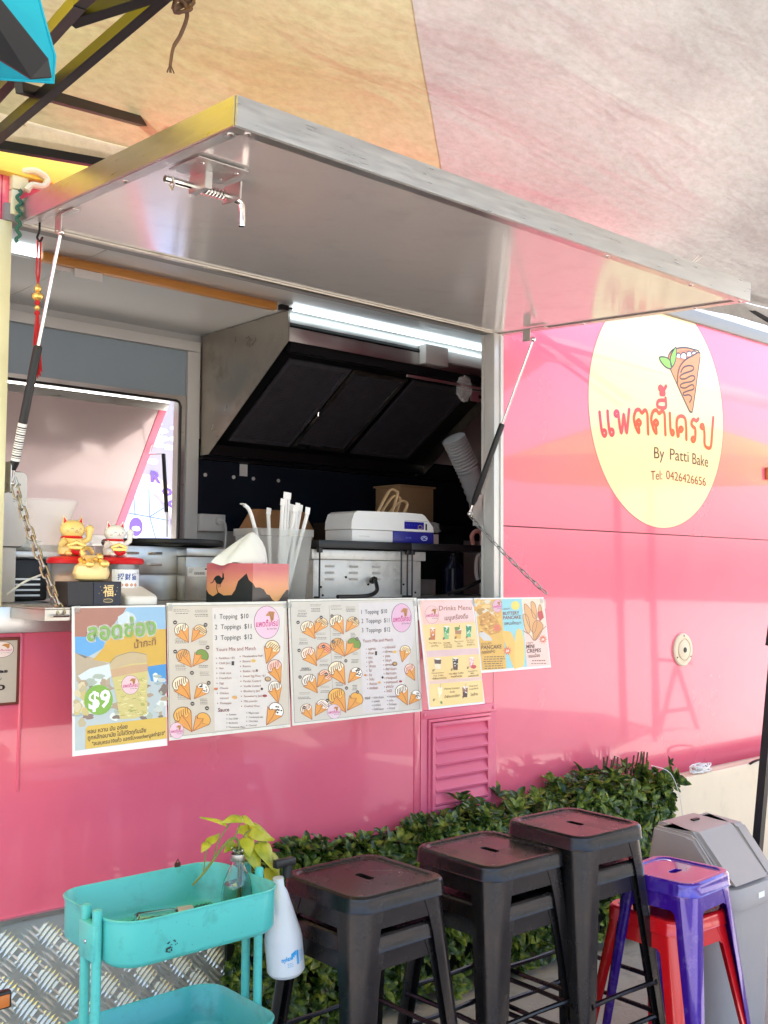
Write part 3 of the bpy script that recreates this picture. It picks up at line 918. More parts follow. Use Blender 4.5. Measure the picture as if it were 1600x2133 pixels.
# slanted inside plane (steel interior), filters on it
ny = Vector((0, -.60, -.80))
def hp(x, s, out=0.):
    """s: 0 at the front lip, 1 at the back gutter"""
    a, b = Vector((0, HF+.10, 2.53)), Vector((0, 1.75, 2.13))
    p = a.lerp(b, s)
    nrm = Vector((0, (b-a).z, -(b-a).y)).normalized()
    if nrm.z > 0: nrm = -nrm
    return Vector((x, p.y, p.z))+nrm*out
def slab(g, x0, x1, s0, s1, o0, o1, bev=0.):
    V = [g.bm.verts.new(hp(*p)) for p in ((x0, s0, o0), (x1, s0, o0), (x1, s1, o0), (x0, s1, o0), (x0, s0, o1), (x1, s0, o1), (x1, s1, o1), (x0, s1, o1))]
    for q in ((0, 3, 2, 1), (4, 5, 6, 7), (0, 1, 5, 4), (1, 2, 6, 5), (2, 3, 7, 6), (3, 0, 4, 7)):
        g._f([V[i] for i in q])
g = G(); slab(g, HX0+.005, HX1-.001, -.2, 1.05, -.03, -.012); g.build('inner_back', M['black_metal'], hd)
for i, (xa, xb) in enumerate(((3.10, 3.50), (3.515, 3.90), (3.945, 4.40))):
    g = G(); slab(g, xa, xb, .08, .97, -.010, -.004)
    fl_ = g.build('grease_filter', M['black'], hd, smooth=False)
    g = G()
    for (u0, u1, s0, s1) in ((xa, xa+.022, .08, .97), (xb-.022, xb, .08, .97), (xa+.0225, xb-.0225, .08, .115), (xa+.0225, xb-.0225, .935, .97)):
        slab(g, u0, u1, s0, s1, -.0035, .006)
    g.build('filter_frame', M['steel'] if i == 1 else M['filter'], fl_, smooth=False)
    g = G()
    nx, ns = int((xb-xa-.05)/.0125), 50
    for a_ in range(nx+1):
        x = xa+.025+a_*.0125
        slab(g, x-.0022, x+.0022, .12, .93, -.0035, 0)
    for b_ in range(ns):
        s = .125+b_*.0162
        slab(g, xa+.023, xb-.023, s-.003, s+.003, -.003, .0006)
    g.build('filter_mesh', M['filter'], fl_, kind='stuff', smooth=False)
g = G()
p0 = hp(3.49, .62, .018)
g.tube([hp(3.507, .55, .006), hp(3.507, .57, .020), hp(3.507, .66, .020), hp(3.507, .68, .006)], .004, 6); g.build('filter_handle', M['chrome'], hd)
g = G(); g.box(3.84, 4.01, .985, 1.040, 2.55, 2.655, bev=.006); tag(g.build('junction_box', M['white_plastic']), 'white junction box on the hood fascia under the tube light', 'junction box')
g = G(); g.box(4.012, 4.6, 1.01, 1.040, 2.585, 2.645, bev=.003); tag(g.build('cable_duct', M['white_plastic']), 'white cable duct running right from the junction box', 'cable duct')
# flexible white duct
g = G()
base = catmull([(3.86, .80, 2.135), (3.92, .80, 2.05), (4.0, .80, 1.93), (4.12, .80, 1.70)], 14)
rr = [.060+(.004 if i % 2 else -.002) for i in range(len(base))]
g.tube(base, rr, 22)
tag(g.build('flexible_duct', mat('grey_duct', (.42, .44, .46), .45), ang=60), 'ribbed white flexible air hose beside the right jamb', 'air hose')
# bags hanging by the jamb
rnd = random.Random(5)
def crumple(c, r, sq, mt, name, label, cat, seed=1, parent=None, n=16):
    rn = random.Random(seed)
    g = G(); g.ball(c, r, n, sq)
    for v in g.bm.verts:
        d = v.co-Vector(c)
        v.co = Vector(c)+d*(1+rn.uniform(-.22, .22))
    o = g.build(name, mt, parent, ang=18)
    return tag(o, label, cat) if parent is None else o
g = G(); g.box(3.80, 3.92, .62, .623, 2.30, 2.355, bev=.001); sb = tag(g.build('switch_plate', M['steel']), 'small steel switch plate at the right edge of the hood', 'switch')
g = G(); g.box(3.855, 3.875, .617, .6195, 2.318, 2.335); g.build('switch', M['black'], sb)
crumple((3.75, .62, 2.355), .055, (.8, .6, 1.1), M['film'], 'plastic_bag', 'crumpled clear plastic bag hanging beside the switch plate', 'bag', 3)
g = G(); g.box(3.35, 3.86, .60, .61, 2.36, 2.372); tag(g.build('hanging_rail', M['steel']), 'thin steel rail carrying the bag and the switch plate', 'rail')

# ================================================================== inside, back wall
g = G(); g.box(2.978, 3.13, 1.79, 1.846, 1.655, 1.745, bev=.004); oo = tag(g.build('power_outlet', M['white_plastic']), 'white power outlet with a plug, below the dark splashback', 'power outlet')
g = G(); g.tube([(3.08, 1.79, 1.71), (3.08, 1.765, 1.71)], .020, 12); g.build('plug', M['white_plastic'], oo)
g = G(); g.tube(catmull([(3.08, 1.763, 1.71), (3.10, 1.755, 1.705), (3.115, 1.76, 1.66), (3.115, 1.77, 1.55)], 5), .005, 6); g.build('plug_cable', M['white_plastic'], oo)
g = G()
rn = random.Random(2)
r0 = [(-.20, 0), (.20, 0)]
ring = lambda w, d, z: [(3.33+w*cx_+rn.uniform(-.006, .006), 1.60+d*cy_+rn.uniform(-.006, .006), z) for cx_, cy_ in ((-1, -1), (-.5, -1.04), (0, -.97), (.5, -1.03), (1, -1), (1.02, 0), (1, 1), (0, .98), (-1, 1), (-1.02, 0))]
g.loft([ring(.22, .08, 1.31), ring(.21, .08, 1.50), ring(.205, .07, 1.66), ring(.15, .035, 1.765), ring(.148, .025, 1.77)], True, True, True)
tag(g.build('paper_bag', M['kraft'], ang=25), 'orange brown paper bag behind the straws', 'bag')
g = G(); g.box(3.24, 3.29, YB-.025, YB-.0215, 1.965, 2.03); tag(g.build('note', M['paper']), 'small white note stuck on the dark splashback rail', 'note')
g = G(); g.box(1.78, 1.90, 1.0, 1.002, 2.645, 2.697); tag(g.build('note', M['paper']), 'white sheet hanging from the ceiling behind the orange strip', 'note')
g = G(); g.box(1.862, 1.985, .985, .987, 2.628, 2.69); tag(g.build('note', M['paper']), 'second white sheet overlapping the first under the ceiling', 'note')
# cooking things on the back counter (dark silhouettes)
g = G()
g.box(3.55, 3.98, 1.40, 1.70, 1.312, 1.50, bev=.01); tag(g.build('storage_crate', M['black']), 'dark crate on the back bench under the air hose', 'crate')
g = G(); g.box(1.35, 1.53, .42, .66, 1.336, 1.475, bev=.008)
ov = tag(g.build('card_printer', M['black']), 'black appliance with vent slots behind the jars at the left', 'appliance')
g = G()
for k in range(4):
    g.box(1.38, 1.50, .412, .419, 1.35+.018*k, 1.356+.018*k)
g.build('vent_slot', M['steel'], ov, kind='stuff')
g = G(); g.box(1.31, 1.56, .40, .70, 1.478, 1.50, bev=.003); tag(g.build('steel_tray', M['steel']), 'steel tray lying on the black appliance', 'tray')
crumple((1.47, .52, 1.525), .05, (1.5, .9, .5), M['tissue'], 'cloth', 'pale green cloth crumpled on the steel tray', 'cloth', 8)
# tablet at the left jamb
g = G()
ta = thing('payment_tablet', 'white tablet with rounded corners standing behind the chain', 'tablet', (1.33, .2, 1.5))
g.prism([(p[0], p[1]) for p in rrect(.056, .115, .018, 0, (1.300, 1.625))], lambda x, z: (x, .20, z), lambda x, z: (x, .212, z)); g.build('screen', M['white_plastic'], ta)
g = G()
g.prism([(p[0], p[1]) for p in rrect(.059, .118, .02, 0, (1.300, 1.625))], lambda x, z: (x, .2125, z), lambda x, z: (x, .222, z)); g.build('case', M['black'], ta)
g = G(); g.box(1.27, 1.33, .205, .26, 1.336, 1.506, bev=.004); g.build('stand', M['white_plastic'], ta)
Pt = Print(lambda x, y, L: (1.244+x*.001, .1995-.0003*L, 1.74-y*.001))
Pt.text('are', 62, 42, 92, 42, 11, '#333333', 2)
Pt.oval(86, 62, 7, 5, '#b03a30', 2); Pt.rect(56, 60, 64, 66, '#222222', 2); Pt.rect(70, 82, 84, 86, '#444444', 2); Pt.rect(68, 90, 78, 92, '#444444', 2)
Pt.build('screen_print', ta)

# ================================================================== beyond the back window
ob = thing('rear_awning', 'pink-lit rear awning flap seen through the back window', 'awning', (2.0, 2.1, 1.9))
e0, e1 = Vector((0, 1.93, 2.31)), Vector((0, 2.50, 1.55))
def rp_(x, t, o=0.):
    p = e0.lerp(e1, t); nn = Vector((0, (e1-e0).z, -(e1-e0).y)).normalized()
    return Vector((x, p.y, p.z))+nn*o
def rslab(g, x0, x1, t0, t1, o0, o1):
    V = [g.bm.verts.new(rp_(*p)) for p in ((x0, t0, o0), (x1, t0, o0), (x1, t1, o0), (x0, t1, o0), (x0, t0, o1), (x1, t0, o1), (x1, t1, o1), (x0, t1, o1))]
    for q in ((0, 3, 2, 1), (4, 5, 6, 7), (0, 1, 5, 4), (1, 2, 6, 5), (2, 3, 7, 6), (3, 0, 4, 7)):
        g._f([V[i] for i in q])
    return g
rslab(G(), .6, 2.80, .02, 1.1, -.03, 0).build('panel', mat('rear_panel_pink_lit', (.46, .36, .36), .16, .25, var=.02, coat=.6), ob, smooth=False)  # pinkish base stands in for pink reflected by the panel
rslab(G(), 2.801, 2.845, .0, 1.1, -.032, .004).build('edge', M['pink_trim'], ob, smooth=False)
rslab(G(), .6, 2.845, -.03, .019, -.032, .006).build('edge', M['alu'], ob, smooth=False)
rslab(G(), 2.60, 2.785, .88, 1.06, .001, .005).build('latch_plate', M['steel'], ob, smooth=False)
g = G(); g.tube([rp_(2.62, .965, .02), rp_(2.80, .965, .02)], .008, 8); g.tube([rp_(2.70, .94, .02), rp_(2.70, .99, .02)], .006, 6); g.build('latch_bolt', M['chrome'], ob)
g = G(); g.tube([rp_(2.83, .24, .01), rp_(2.83, .30, .02), (2.83, 1.935, 2.06)], .004, 8); g.build('strut_rod', M['chrome'], ob)
g = G(); g.tube([(2.83, 1.935, 2.06), (2.835, 1.90, 1.75)], .011, 10); g.build('strut', M['black'], ob)
g = G(); g.tube([(2.835, 1.90, 1.75), (2.84, 1.90, 1.62)], .006, 8); g.build('strut_end', M['zinc'], ob)
# neighbour's banner
bn = thing('banner', 'white banner with purple letters and a pale rainbow behind the trailer', 'banner', (3.7, 3.2, 1.2))
g = G(); g.box(2.6, 4.6, 3.2, 3.215, 1.1, 3.1); g.build('banner_cloth', mat('banner_white', (.30, .29, .36), .6, var=.05, emit=(.7, .68, .8), estr=.0), bn)
Pb = Print(lambda x, z, L: (x, 3.1995-.001*L, -z))
for k, c in enumerate(('#f3c9a5', '#f7dcc4', '#fbeee2')):
    Pb.stroke([(3.42+(.30-.035*k)*cos(a), -(1.70+(.36-.035*k)*sin(a))) for a in [pi*i/20 for i in range(21)]], .036, c, 1+.2*k)
Pb.poly([(3.3, -1.95), (3.45, -1.98), (3.55, -1.88), (3.62, -1.7), (3.62, -1.62), (3.28, -1.62), (3.25, -1.8)], '#9fb4e6', 2)
for q in ([(3.34, -1.94), (3.36, -1.75), (3.34, -1.62)], [(3.45, -1.98), (3.46, -1.80), (3.52, -1.62)], [(3.28, -1.82), (3.45, -1.80), (3.60, -1.78)], [(3.46, -1.80), (3.56, -1.86)]):
    Pb.stroke(q, .006, '#4a5fb4', 2.6)
rn = random.Random(7)
for k in range(26):
    Pb.blob(rn.uniform(3.2, 3.75), -rn.uniform(1.52, 1.63), .05, .018, rn.choice(('#a9bfe8', '#c9d6f2', '#8fa8dd')), 3+.05*k, rn)
for k in range(16):
    Pb.blob(rn.uniform(3.45, 3.8), -rn.uniform(2.15, 2.42), .05, .02, rn.choice(('#a9bfe8', '#c9d6f2', '#dfe6f8')), 3+.05*k, rn)
Pb.oval(3.36, -1.73, .062, .075, '#ffffff', 5); Pb.oval(3.36, -1.73, .05, .062, '#5b3aa6', 5.5)
Pb.text('e', 3.33, -1.705, 3.392, -1.705, .044, '#f2f0fa', 6, .03)
for x, z, ch in ((3.50, 2.07, 'R'), (3.585, 1.99, 'o'), (3.63, 1.91, 'o'), (3.66, 1.80, 'H')):
    Pb.text(ch, x-.04, -z+.04, x+.04, -z+.045, .075, '#5b3aa6', 6, .04)
Pb.build('banner_print', bn)

# ================================================================== things on the counter and shelf
SH = SILL+.0022      # top of the fold-down shelf
CT = 1.3342          # top of the counter
# tissue box
tb = thing('tissue_box', 'tissue box printed with a kangaroo and dark mountains at sunset', 'tissue box', (1.93, -.14, SH))
def sunset(name):
    m = bpy.data.materials.new(name); m.use_nodes = True
    n, l = m.node_tree.nodes, m.node_tree.links
    b = n['Principled BSDF']; b.inputs['Roughness'].default_value = .45
    tc = n.new('ShaderNodeTexCoord'); sp = n.new('ShaderNodeSeparateXYZ'); rp = n.new('ShaderNodeValToRGB')
    nz = n.new('ShaderNodeTexNoise'); nz.inputs['Scale'].default_value = 3; nz.inputs['Detail'].default_value = 3
    ad = n.new('ShaderNodeMath'); ad.operation = 'MULTIPLY_ADD'; ad.inputs[1].default_value = .22
    l.new(tc.outputs['Generated'], sp.inputs[0]); l.new(tc.outputs['Generated'], nz.inputs['Vector'])
    l.new(nz.outputs['Fac'], ad.inputs[0]); l.new(sp.outputs['Z'], ad.inputs[2]); l.new(ad.outputs[0], rp.inputs[0])
    e = rp.color_ramp.elements
    e[0].position, e[0].color = .15, (*lin('#e9b068'), 1)
    e[1].position, e[1].color = 1.0, (*lin('#cf6f74'), 1)
    k = e.new(.6); k.color = (*lin('#e8a07c'), 1)
    l.new(rp.outputs[0], b.inputs['Base Color'])
    return m
M['sunset'] = sunset('sunset_print')
TC, TW, TA = Vector((1.912, -.235, SH)), .190, radians(17)
tu, tv = Vector((cos(TA), sin(TA), 0)), Vector((-sin(TA), cos(TA), 0))
g = G()
g.loft([[TC, TC+tu*TW, TC+tu*TW+tv*TW, TC+tv*TW], [p+Vector((0, 0, .128)) for p in (TC, TC+tu*TW, TC+tu*TW+tv*TW, TC+tv*TW)]], True, True, True)
tbo = g.build('carton', M['sunset'], tb, smooth=False)
def tmap(x, y, L):
    z = Vector((0, 0, .128-(y-1015)/385*.128))
    if x <= 690: return TC+tv*(TW*(690-x)/470)-tu*(.0004+.0002*L)+z
    return TC+tu*(TW*(x-690.01)/372)-tv*(.0004+.0002*L)+z
Pk = Print(tmap)
DK = '#2c3233'
Pk.poly([(220, 1270), (245, 1310), (290, 1335), (330, 1310), (345, 1295), (400, 1325), (480, 1320), (515, 1270), (545, 1185), (600, 1135), (628, 1110), (650, 1170), (689, 1205), (689, 1399), (220, 1399)], DK, 1)
Pk.poly([(690, 1200), (715, 1245), (760, 1245), (800, 1265), (830, 1310), (860, 1320), (890, 1365), (925, 1388), (960, 1370), (1000, 1315), (1040, 1270), (1060, 1275), (1060, 1399), (690, 1399)], '#332c2c', 1)
Pk.poly(catmull([(262, 1205), (285, 1195), (300, 1160), (325, 1137), (355, 1135), (378, 1158), (385, 1130), (384, 1100), (390, 1118), (398, 1112), (398, 1140), (403, 1165), (390, 1180), (372, 1212), (345, 1215), (320, 1205), (305, 1175), (290, 1200), (268, 1210)], 3, True), DK, 2)
Pk.stroke([(330, 1205), (328, 1260), (342, 1300)], 8, DK, 2); Pk.stroke([(352, 1205), (350, 1248)], 5, DK, 2); Pk.stroke([(362, 1205), (366, 1240)], 5, DK, 2)
Pk.build('printed_scene', tb)
g = G()
rn = random.Random(11)
# tissue: a folded sheet drawn up, falling to the left
rows = []
for i in range(14):
    t = i/13
    row = []
    for k in range(28):
        a = 2*pi*k/28
        r = (.070*(1-t)**.75+.004)*(1+.16*sin(3*a+1.5*t)+.07*sin(7*a+3*t))
        lean = -.050*(1-t)**2*(1 if cos(a) < 0 else .1)
        row.append((1.972+.012*t+r*cos(a)*1.05+lean*abs(cos(a)), -.122+r*sin(a)*.55, SH+.126+.105*t**.75+.006*sin(5*a)*(1-t)))
    rows.append(row)
g.loft(rows, True, False, True); g.build('tissue', M['tissue'], tb, ang=70)
# straw container
sc_ = thing('straw_box', 'frosted plastic container full of white paper-wrapped straws', 'container', (2.17, .03, SH))
g = G()
def rr(hx, hy, z, r=.012): return rrect(hx, hy, r, z, (2.185, .035))
Z0 = CT
g.loft([rr(.092, .062, Z0+.001), rr(.098, .066, Z0+.012), rr(.116, .076, Z0+.225), rr(.121, .081, Z0+.228), rr(.121, .081, Z0+.252), rr(.117, .077, Z0+.253), rr(.113, .073, Z0+.225), rr(.095, .063, Z0+.014), rr(.088, .058, Z0+.004)], True, True, True)
g.build('box', M['frost'], sc_)
stw = [(2.10, .0, 2.055, .02, 1.66, 'c'), (2.20, .03, 2.195, .0, 1.69, 'f'), (2.21, .02, 2.215, .01, 1.715, 'f'), (2.225, .03, 2.235, .02, 1.715, 'f'), (2.235, .05, 2.255, .03, 1.675, 'f'), (2.24, .03, 2.275, .02, 1.68, 'f'), (2.25, .05, 2.295, .03, 1.675, 'f'), (2.23, .06, 2.262, .06, 1.68, 'f'), (2.19, .05, 2.185, .07, 1.66, 'f'), (2.245, .04, 2.305, .0, 1.665, 'f'), (2.22, .05, 2.25, .0, 1.67, 'f')]
strawset = []
for i, (bx, by, tx, ty, tz, kd) in enumerate(stw):
    g = G()
    p = [(bx, by, CT+.02), ((bx+tx)/2, (by+ty)/2, (CT+tz)/2), (tx, ty, tz-.02)]
    if kd == 'c':
        p = [(2.12, by, CT+.02), (2.105, by, 1.50), (2.075, by, 1.60), (2.055, by, 1.648), (2.035, by, 1.664)]
    g.tube(catmull(p, 4), .0068, 8)
    g.bar(p[-1], (p[-1][0]-(.012 if kd == 'c' else -.003), p[-1][1], p[-1][2]+(.004 if kd == 'c' else .024)), .019, .003)
    g.build('paper_straw', M['paper'], sc_)
# crepe griddle
gr = thing('crepe_griddle', 'stainless crepe griddle with a round black plate on top', 'griddle', (2.05, .45, CT))
g = G(); g.box(1.725, 2.02, .30, .62, CT+.001, CT+.09, bev=.003); g.box(1.725, 2.02, .30, .62, CT+.094, CT+.190, bev=.003); g.build('housing', M['steel'], gr)
g = G(); g.box(1.955, 2.26, .24, .299, CT+.001, CT+.155, bev=.002); g.build('control_box', M['steel_dirty'], gr)
g = G(); g.box(1.955, 2.262, .236, .60, CT+.156, CT+.186, bev=.004); g.build('top_rim', M['steel'], gr)
for x in (1.775, 1.865, ):
    for z in (.165, .125):
        g = G(); g.tube([(x-.022, .299, CT+z), (x-.022, .290, CT+z), (x+.022, .290, CT+z), (x+.022, .299, CT+z)], .0045, 6); g.build('vent_slot', M['chrome'], gr)
g = G(); g.box(1.961, 2.055, .2375, .2392, CT+.085, CT+.118); lab_ = g.build('sticker', M['paper'], gr)
Pl = Print(lambda x, y, L: (1.961+x*.001, .2370-.0002*L, CT+.118-y*.001))
for k in range(18): Pl.rect(28+k*2.4, 17, 29.4+k*2.4-(k % 3)*.4, 27, '#222222', 1)
for k in range(4): Pl.rect(5, 6+k*4, 24-k*2, 7.2+k*4, '#777777', 1)
Pl.rect(70, 4, 88, 9, '#222222', 1); Pl.build('sticker_print', gr)
g = G(); g.lathe([(.001, 0), (.19, 0), (.218, .004), (.222, .012), (.22, .022), (.214, .026), (.001, .027)], (1.99, .46, CT+.192), 40); g.build('hot_plate', M['black'], gr)
# dark recess under
# black wire shelf rack in two lengths
def rack(x0, x1, lab):
    rk = thing('counter_rack', lab, 'rack', ((x0+x1)/2, .40, CT))
    zt = CT+.232
    g = G()
    frame_ = [(x0, x1, .29, .305), (x0, x1, .50, .515), (x0, x0+.015, .3055, .4995), (x1-.015, x1, .3055, .4995)]
    for a, b, c, d in frame_: g.box(a, b, c, d, zt-.030, zt, bev=.002)
    g.box(x0+.016, x1-.016, .306, .499, zt-.012, zt-.008)
    g.build('top_shelf', M['black'], rk)
    for s in (0, 1):
        xx = x0+.012 if s == 0 else x1-.012
        for k in (0, 1):
            g = G()
            y = .30 if k == 0 else .505
            xo = xx + (.035 if s == 0 else -.035)
            g.tube([(xx, y, zt-.03), (xx, y, CT+.012)], .0036, 8)
            g.tube([(xo, y, zt-.03), (xo, y, CT+.012)], .0036, 8) if k == 0 and s == 1 else None
            g.build('leg', M['black'], rk)
            g = G(); g.box(xx-.010, xx+.010, y-.008, y+.008, zt-.050, zt-.0305, bev=.002); g.build('corner_clip', M['black'], rk)
        g = G(); g.tube([(xx, .30, CT+.012), (xx, .30, CT+.005), (xx, .505, CT+.005), (xx, .505, CT+.012)], .0036, 8); g.build('foot', M['black'], rk)
    return rk
rack(2.588, 3.088, 'black wire rack above the vented steel box')
rack(3.092, 3.585, 'black wire rack reaching to the right jamb, with an empty space under it')
# steel box with vents
sbx = thing('steel_cabinet', 'dull steel box with louvre slots and a lid, under the black rack', 'steel box', (2.9, .42, CT))
g = G(); g.box(2.592, 3.185, .330, .49, CT+.001, CT+.155, bev=.003); g.build('body', M['steel_box'], sbx)
g = G(); g.box(2.578, 3.205, .320, .495, CT+.156, CT+.196, bev=.004); g.build('lid', M['steel_box'], sbx)
for cx in (2.675, 2.80, 2.925, 3.055):
    for k in range(3):
        g = G(); z = CT+.128-k*.026
        g.loft([[(cx-.024, .3295, z-.004), (cx-.024, .3295, z+.006), (cx-.020, .323, z-.003)], [(cx+.024, .3295, z-.004), (cx+.024, .3295, z+.006), (cx+.020, .323, z-.003)]], True, True, True)
        g.build('louvre', M['steel_box'], sbx)
for x, z in ((2.63, .045), (2.64, .012), (2.76, .085), (2.88, .055), (2.92, .068), (3.08, .055), (3.15, .02)):
    g = G(); g.ball((x, .328, CT+z), .005, 8); g.build('screw', M['black_metal'], sbx)
g = G(); g.tube(catmull([(2.90, .325, CT+.07), (2.89, .30, CT+.075), (2.875, .27, CT+.055), (2.85, .24, CT+.03), (2.78, .20, CT+.014), (2.70, .18, CT+.010), (2.58, .16, CT+.010)], 6), [.014]*7+[.0085]*30, 8)
tag(g.build('black_cable', M['black']), 'thick black power cord curling out of the vented steel box', 'cord')
g = G(); g.tube(catmull([(3.42, .40, CT+.01), (3.48, .34, CT+.04), (3.58, .30, CT+.085), (3.70, .28, CT+.10)], 6), .008, 8)
tag(g.build('black_cable', M['black']), 'black cord rising to the right under the empty rack', 'cord')
# blue and white machine on the rack
bm_ = thing('sealing_machine', 'white and dark blue machine with a sloping lid on the black rack', 'machine', (3.1, .45, CT+.232))
RZ = CT+.2325
g = G()
pr = lambda x0, x1: [(x0, .34, RZ+.052), (x0, .34, RZ+.118), (x0, .352, RZ+.128), (x0, .44, RZ+.132), (x0, .52, RZ+.125), (x0, .52, RZ+.052)]
pts = [(2.800, RZ+.052), (2.802, RZ+.085), (2.815, RZ+.118), (2.835, RZ+.128), (3.11, RZ+.132), (3.205, RZ+.130), (3.222, RZ+.122), (3.272, RZ+.075), (3.276, RZ+.052)]
g.prism(pts, lambda x, z: (x, .345, z), lambda x, z: (x, .52, z)); g.build('lid', M['white_plastic'], bm_)
g = G(); g.box(2.802, 3.03, .342, .52, RZ+.001, RZ+.050, bev=.003); g.build('base', M['white_plastic'], bm_)
g = G(); g.box(3.0305, 3.272, .340, .52, RZ+.001, RZ+.0505, bev=.003); g.build('front_panel', M['wall_blue'], bm_)
Pm = Print(lambda x, y, L: (2.80+x*.001, .3445-.0004*L-(.004 if y > 82 else 0), RZ+.132-y*.001))
Pm.rect(298, 38, 415, 70, '#1b1b8c', 1); Pm.rect(424, 44, 434, 72, '#191919', 1); Pm.rect(300, 33, 440, 34.2, '#8a8a8a', 1)
Pm.ring(392, 60, 13, 8, 2.5, '#c9a94e', 2)
for q in range(6): Pm.oval(310+q*16, 52, 1.6, 1.6, '#4f7dff', 2)
Pm.build('panel_print', bm_)
Pm = Print(lambda x, y, L: (2.80+x*.001, .3395-.0004*L, RZ+.132-y*.001))
Pm.text('VEVOR', 300, 112, 334, 112, 7, '#6a77d8', 3, .02)
Pm.ring(412, 108, 19, 9, 3, '#c9d2ff', 2); Pm.stroke([(398, 110), (412, 104), (426, 110)], 3, '#c9d2ff', 3)
Pm.rect(35, 108, 95, 109.2, '#8a8a8a', 2)
Pm.build('panel_print', bm_)
# behind the machine: box, tongs, bags
g = G(); g.box(3.90, 4.16, 1.25, 1.45, 1.71, 1.915, bev=.004); g.box(3.89, 4.17, 1.24, 1.46, 1.915, 1.925, bev=.002)
tag(g.build('cardboard_box', M['cardboard']), 'brown cardboard box behind the blue and white machine', 'box')
g = G(); g.box(3.5, 4.3, 1.15, 1.5, 1.68, 1.705); g.box(3.5, 3.52, 1.15, 1.5, 1.312, 1.68); g.box(4.28, 4.3, 1.15, 1.5, 1.312, 1.68)
tag(g.build('shelf_unit', M['black_metal']), 'dark metal shelf behind the machine carrying the cardboard box', 'shelf')
for i, (dx, hh, yy) in enumerate(((0, .19, .56), (.035, .165, .58), (.07, .145, .57))):
    g = G()
    p = catmull([(3.07+dx, yy, RZ+.05), (3.12+dx, yy, RZ+.12), (3.20+dx, yy, RZ+.05+hh), (3.245+dx, yy, RZ+.055+hh), (3.25+dx, yy, RZ+.03+hh), (3.20+dx, yy, RZ+.10), (3.15+dx, yy, RZ+.05)], 6)
    g.tube(p, .009, 8, flat=.6)
    tag(g.build('tongs', mat('bamboo', (.62, .42, .22), .5, var=.1, vscale=10) if i == 0 else bpy.data.materials['bamboo']), ('largest', 'middle', 'smallest')[i]+' loop of the pale bamboo tongs behind the blue machine', 'tongs', 'bamboo tongs behind the machine')
crumple((3.34, .60, RZ+.085), .06, (1., .6, 1.0), M['film'], 'plastic_bag', 'clear plastic bag crumpled beside the bamboo tongs', 'bag', 4)
crumple((3.45, .62, RZ+.06), .055, (1.3, .6, .9), M['film'], 'plastic_bag', 'limp clear plastic bag left of the air hose', 'bag', 9)
crumple((3.56, .66, RZ+.09), .045, (1.5, .6, .6), M['film'], 'plastic_bag', 'small clear plastic bag nearest the right chain', 'bag', 12)
g = G(); g.box(3.38, 3.56, .60, .70, RZ+.001, RZ+.058, bev=.002); pbx = tag(g.build('packet', M['white_plastic']), 'white packet with a red script mark right of the machine', 'packet')
Pq = Print(lambda x, y, L: (3.38+x*.001, .5995-.0004*L, RZ+.058-y*.001))
Pq.stroke(catmull([(10, 30), (25, 15), (35, 35), (50, 18), (62, 34), (80, 16), (92, 34), (110, 20), (125, 34), (140, 22)], 4), 8, '#b8202a', 1); Pq.build('packet_print', pbx)
# utensils under the right rack
g = G(); g.box(3.50, 3.66, .72, .90, CT+.001, CT+.075, bev=.004); tag(g.build('clear_tub', M['frost']), 'low clear plastic tub under the right rack', 'tub')
g = G(); g.box(3.52, 3.70, 1.0, 1.2, 1.312, 1.49, bev=.004); tag(g.build('clear_tub', M['frost']), 'taller clear plastic tub behind the low one', 'tub')
g = G(); g.tube([(3.56, .80, CT+.02), (3.51, .80, CT+.14)], .009, 8); tag(g.build('wooden_spoon', bpy.data.materials['bamboo']), 'wooden handle standing in the low clear tub', 'spoon')
g = G(); g.lathe([(.04, 0), (.052, .004), (.052, .13), (.030, .16), (.018, .17), (.018, .19), (.001, .191)], (3.86, .80, CT), 18, True); g.tube(catmull([(3.86, .80, CT+.19), (3.86, .80, CT+.235), (3.90, .80, CT+.25), (3.93, .80, CT+.23)], 5), .006, 6)
tag(g.build('pump_bottle', mat('dark_blue_bottle', (.01, .012, .05), .25)), 'dark blue pump bottle under the right rack', 'bottle')
g = G(); g.lathe([(.05, 0), (.062, .004), (.064, .20), (.058, .21), (.001, .211)], (3.85, .52, CT), 20, True)
jug = tag(g.build('jug', M['white_plastic']), 'white measuring jug with a loop handle beside the right jamb', 'jug')
g = G(); g.tube(catmull([(3.79, .52, CT+.19), (3.75, .52, CT+.19), (3.735, .52, CT+.14), (3.745, .52, CT+.08), (3.79, .52, CT+.06)], 5), .009, 8); g.build('handle', M['white_plastic'], jug)
g = G(); g.tube(catmull([(3.80, .60, CT+.25), (3.79, .60, CT+.29), (3.82, .60, CT+.315), (3.86, .60, CT+.30), (3.86, .60, CT+.22)], 6), .011, 8)
tag(g.build('pink_hook_handle', mat('salmon_plastic', (.75, .35, .30), .4)), 'salmon pink hooked handle above the white jug', 'handle')

# ---- black box with a gold character and the gold lucky bag
bx = thing('gift_box', 'small black box with a gold brushed character on its front', 'box', (1.38, -.20, SH))
g = G(); g.box(1.296, 1.458, -.235, -.15, SH, SH+.070, bev=.0015, seg=1); g.build('box', mat('black_lacquer', (.012, .010, .014), .3), bx)
g = G(); g.box(1.372, 1.455, -.237, -.2351, SH+.003, SH+.067); g.build('front_card', mat('dark_blue_card', (.016, .018, .035), .4), bx)
GOLDI = mat('gold_ink', (.70, .50, .22), .35, .4)
Pg = Print(lambda x, y, L: (1.372+x*.001, -.2372-.0004*L, SH+.067-y*.001))
Pg.text('福', 28, 37, 60, 36, 26, GOLDI, 1, .015)
Pg.oval(66, 34, 2, 2, GOLDI, 1)
for q in ((20, 12), (16, 30), (72, 14), (70, 24), (24, 22)): Pg.oval(q[0], q[1], .9, .9, GOLDI, 1)
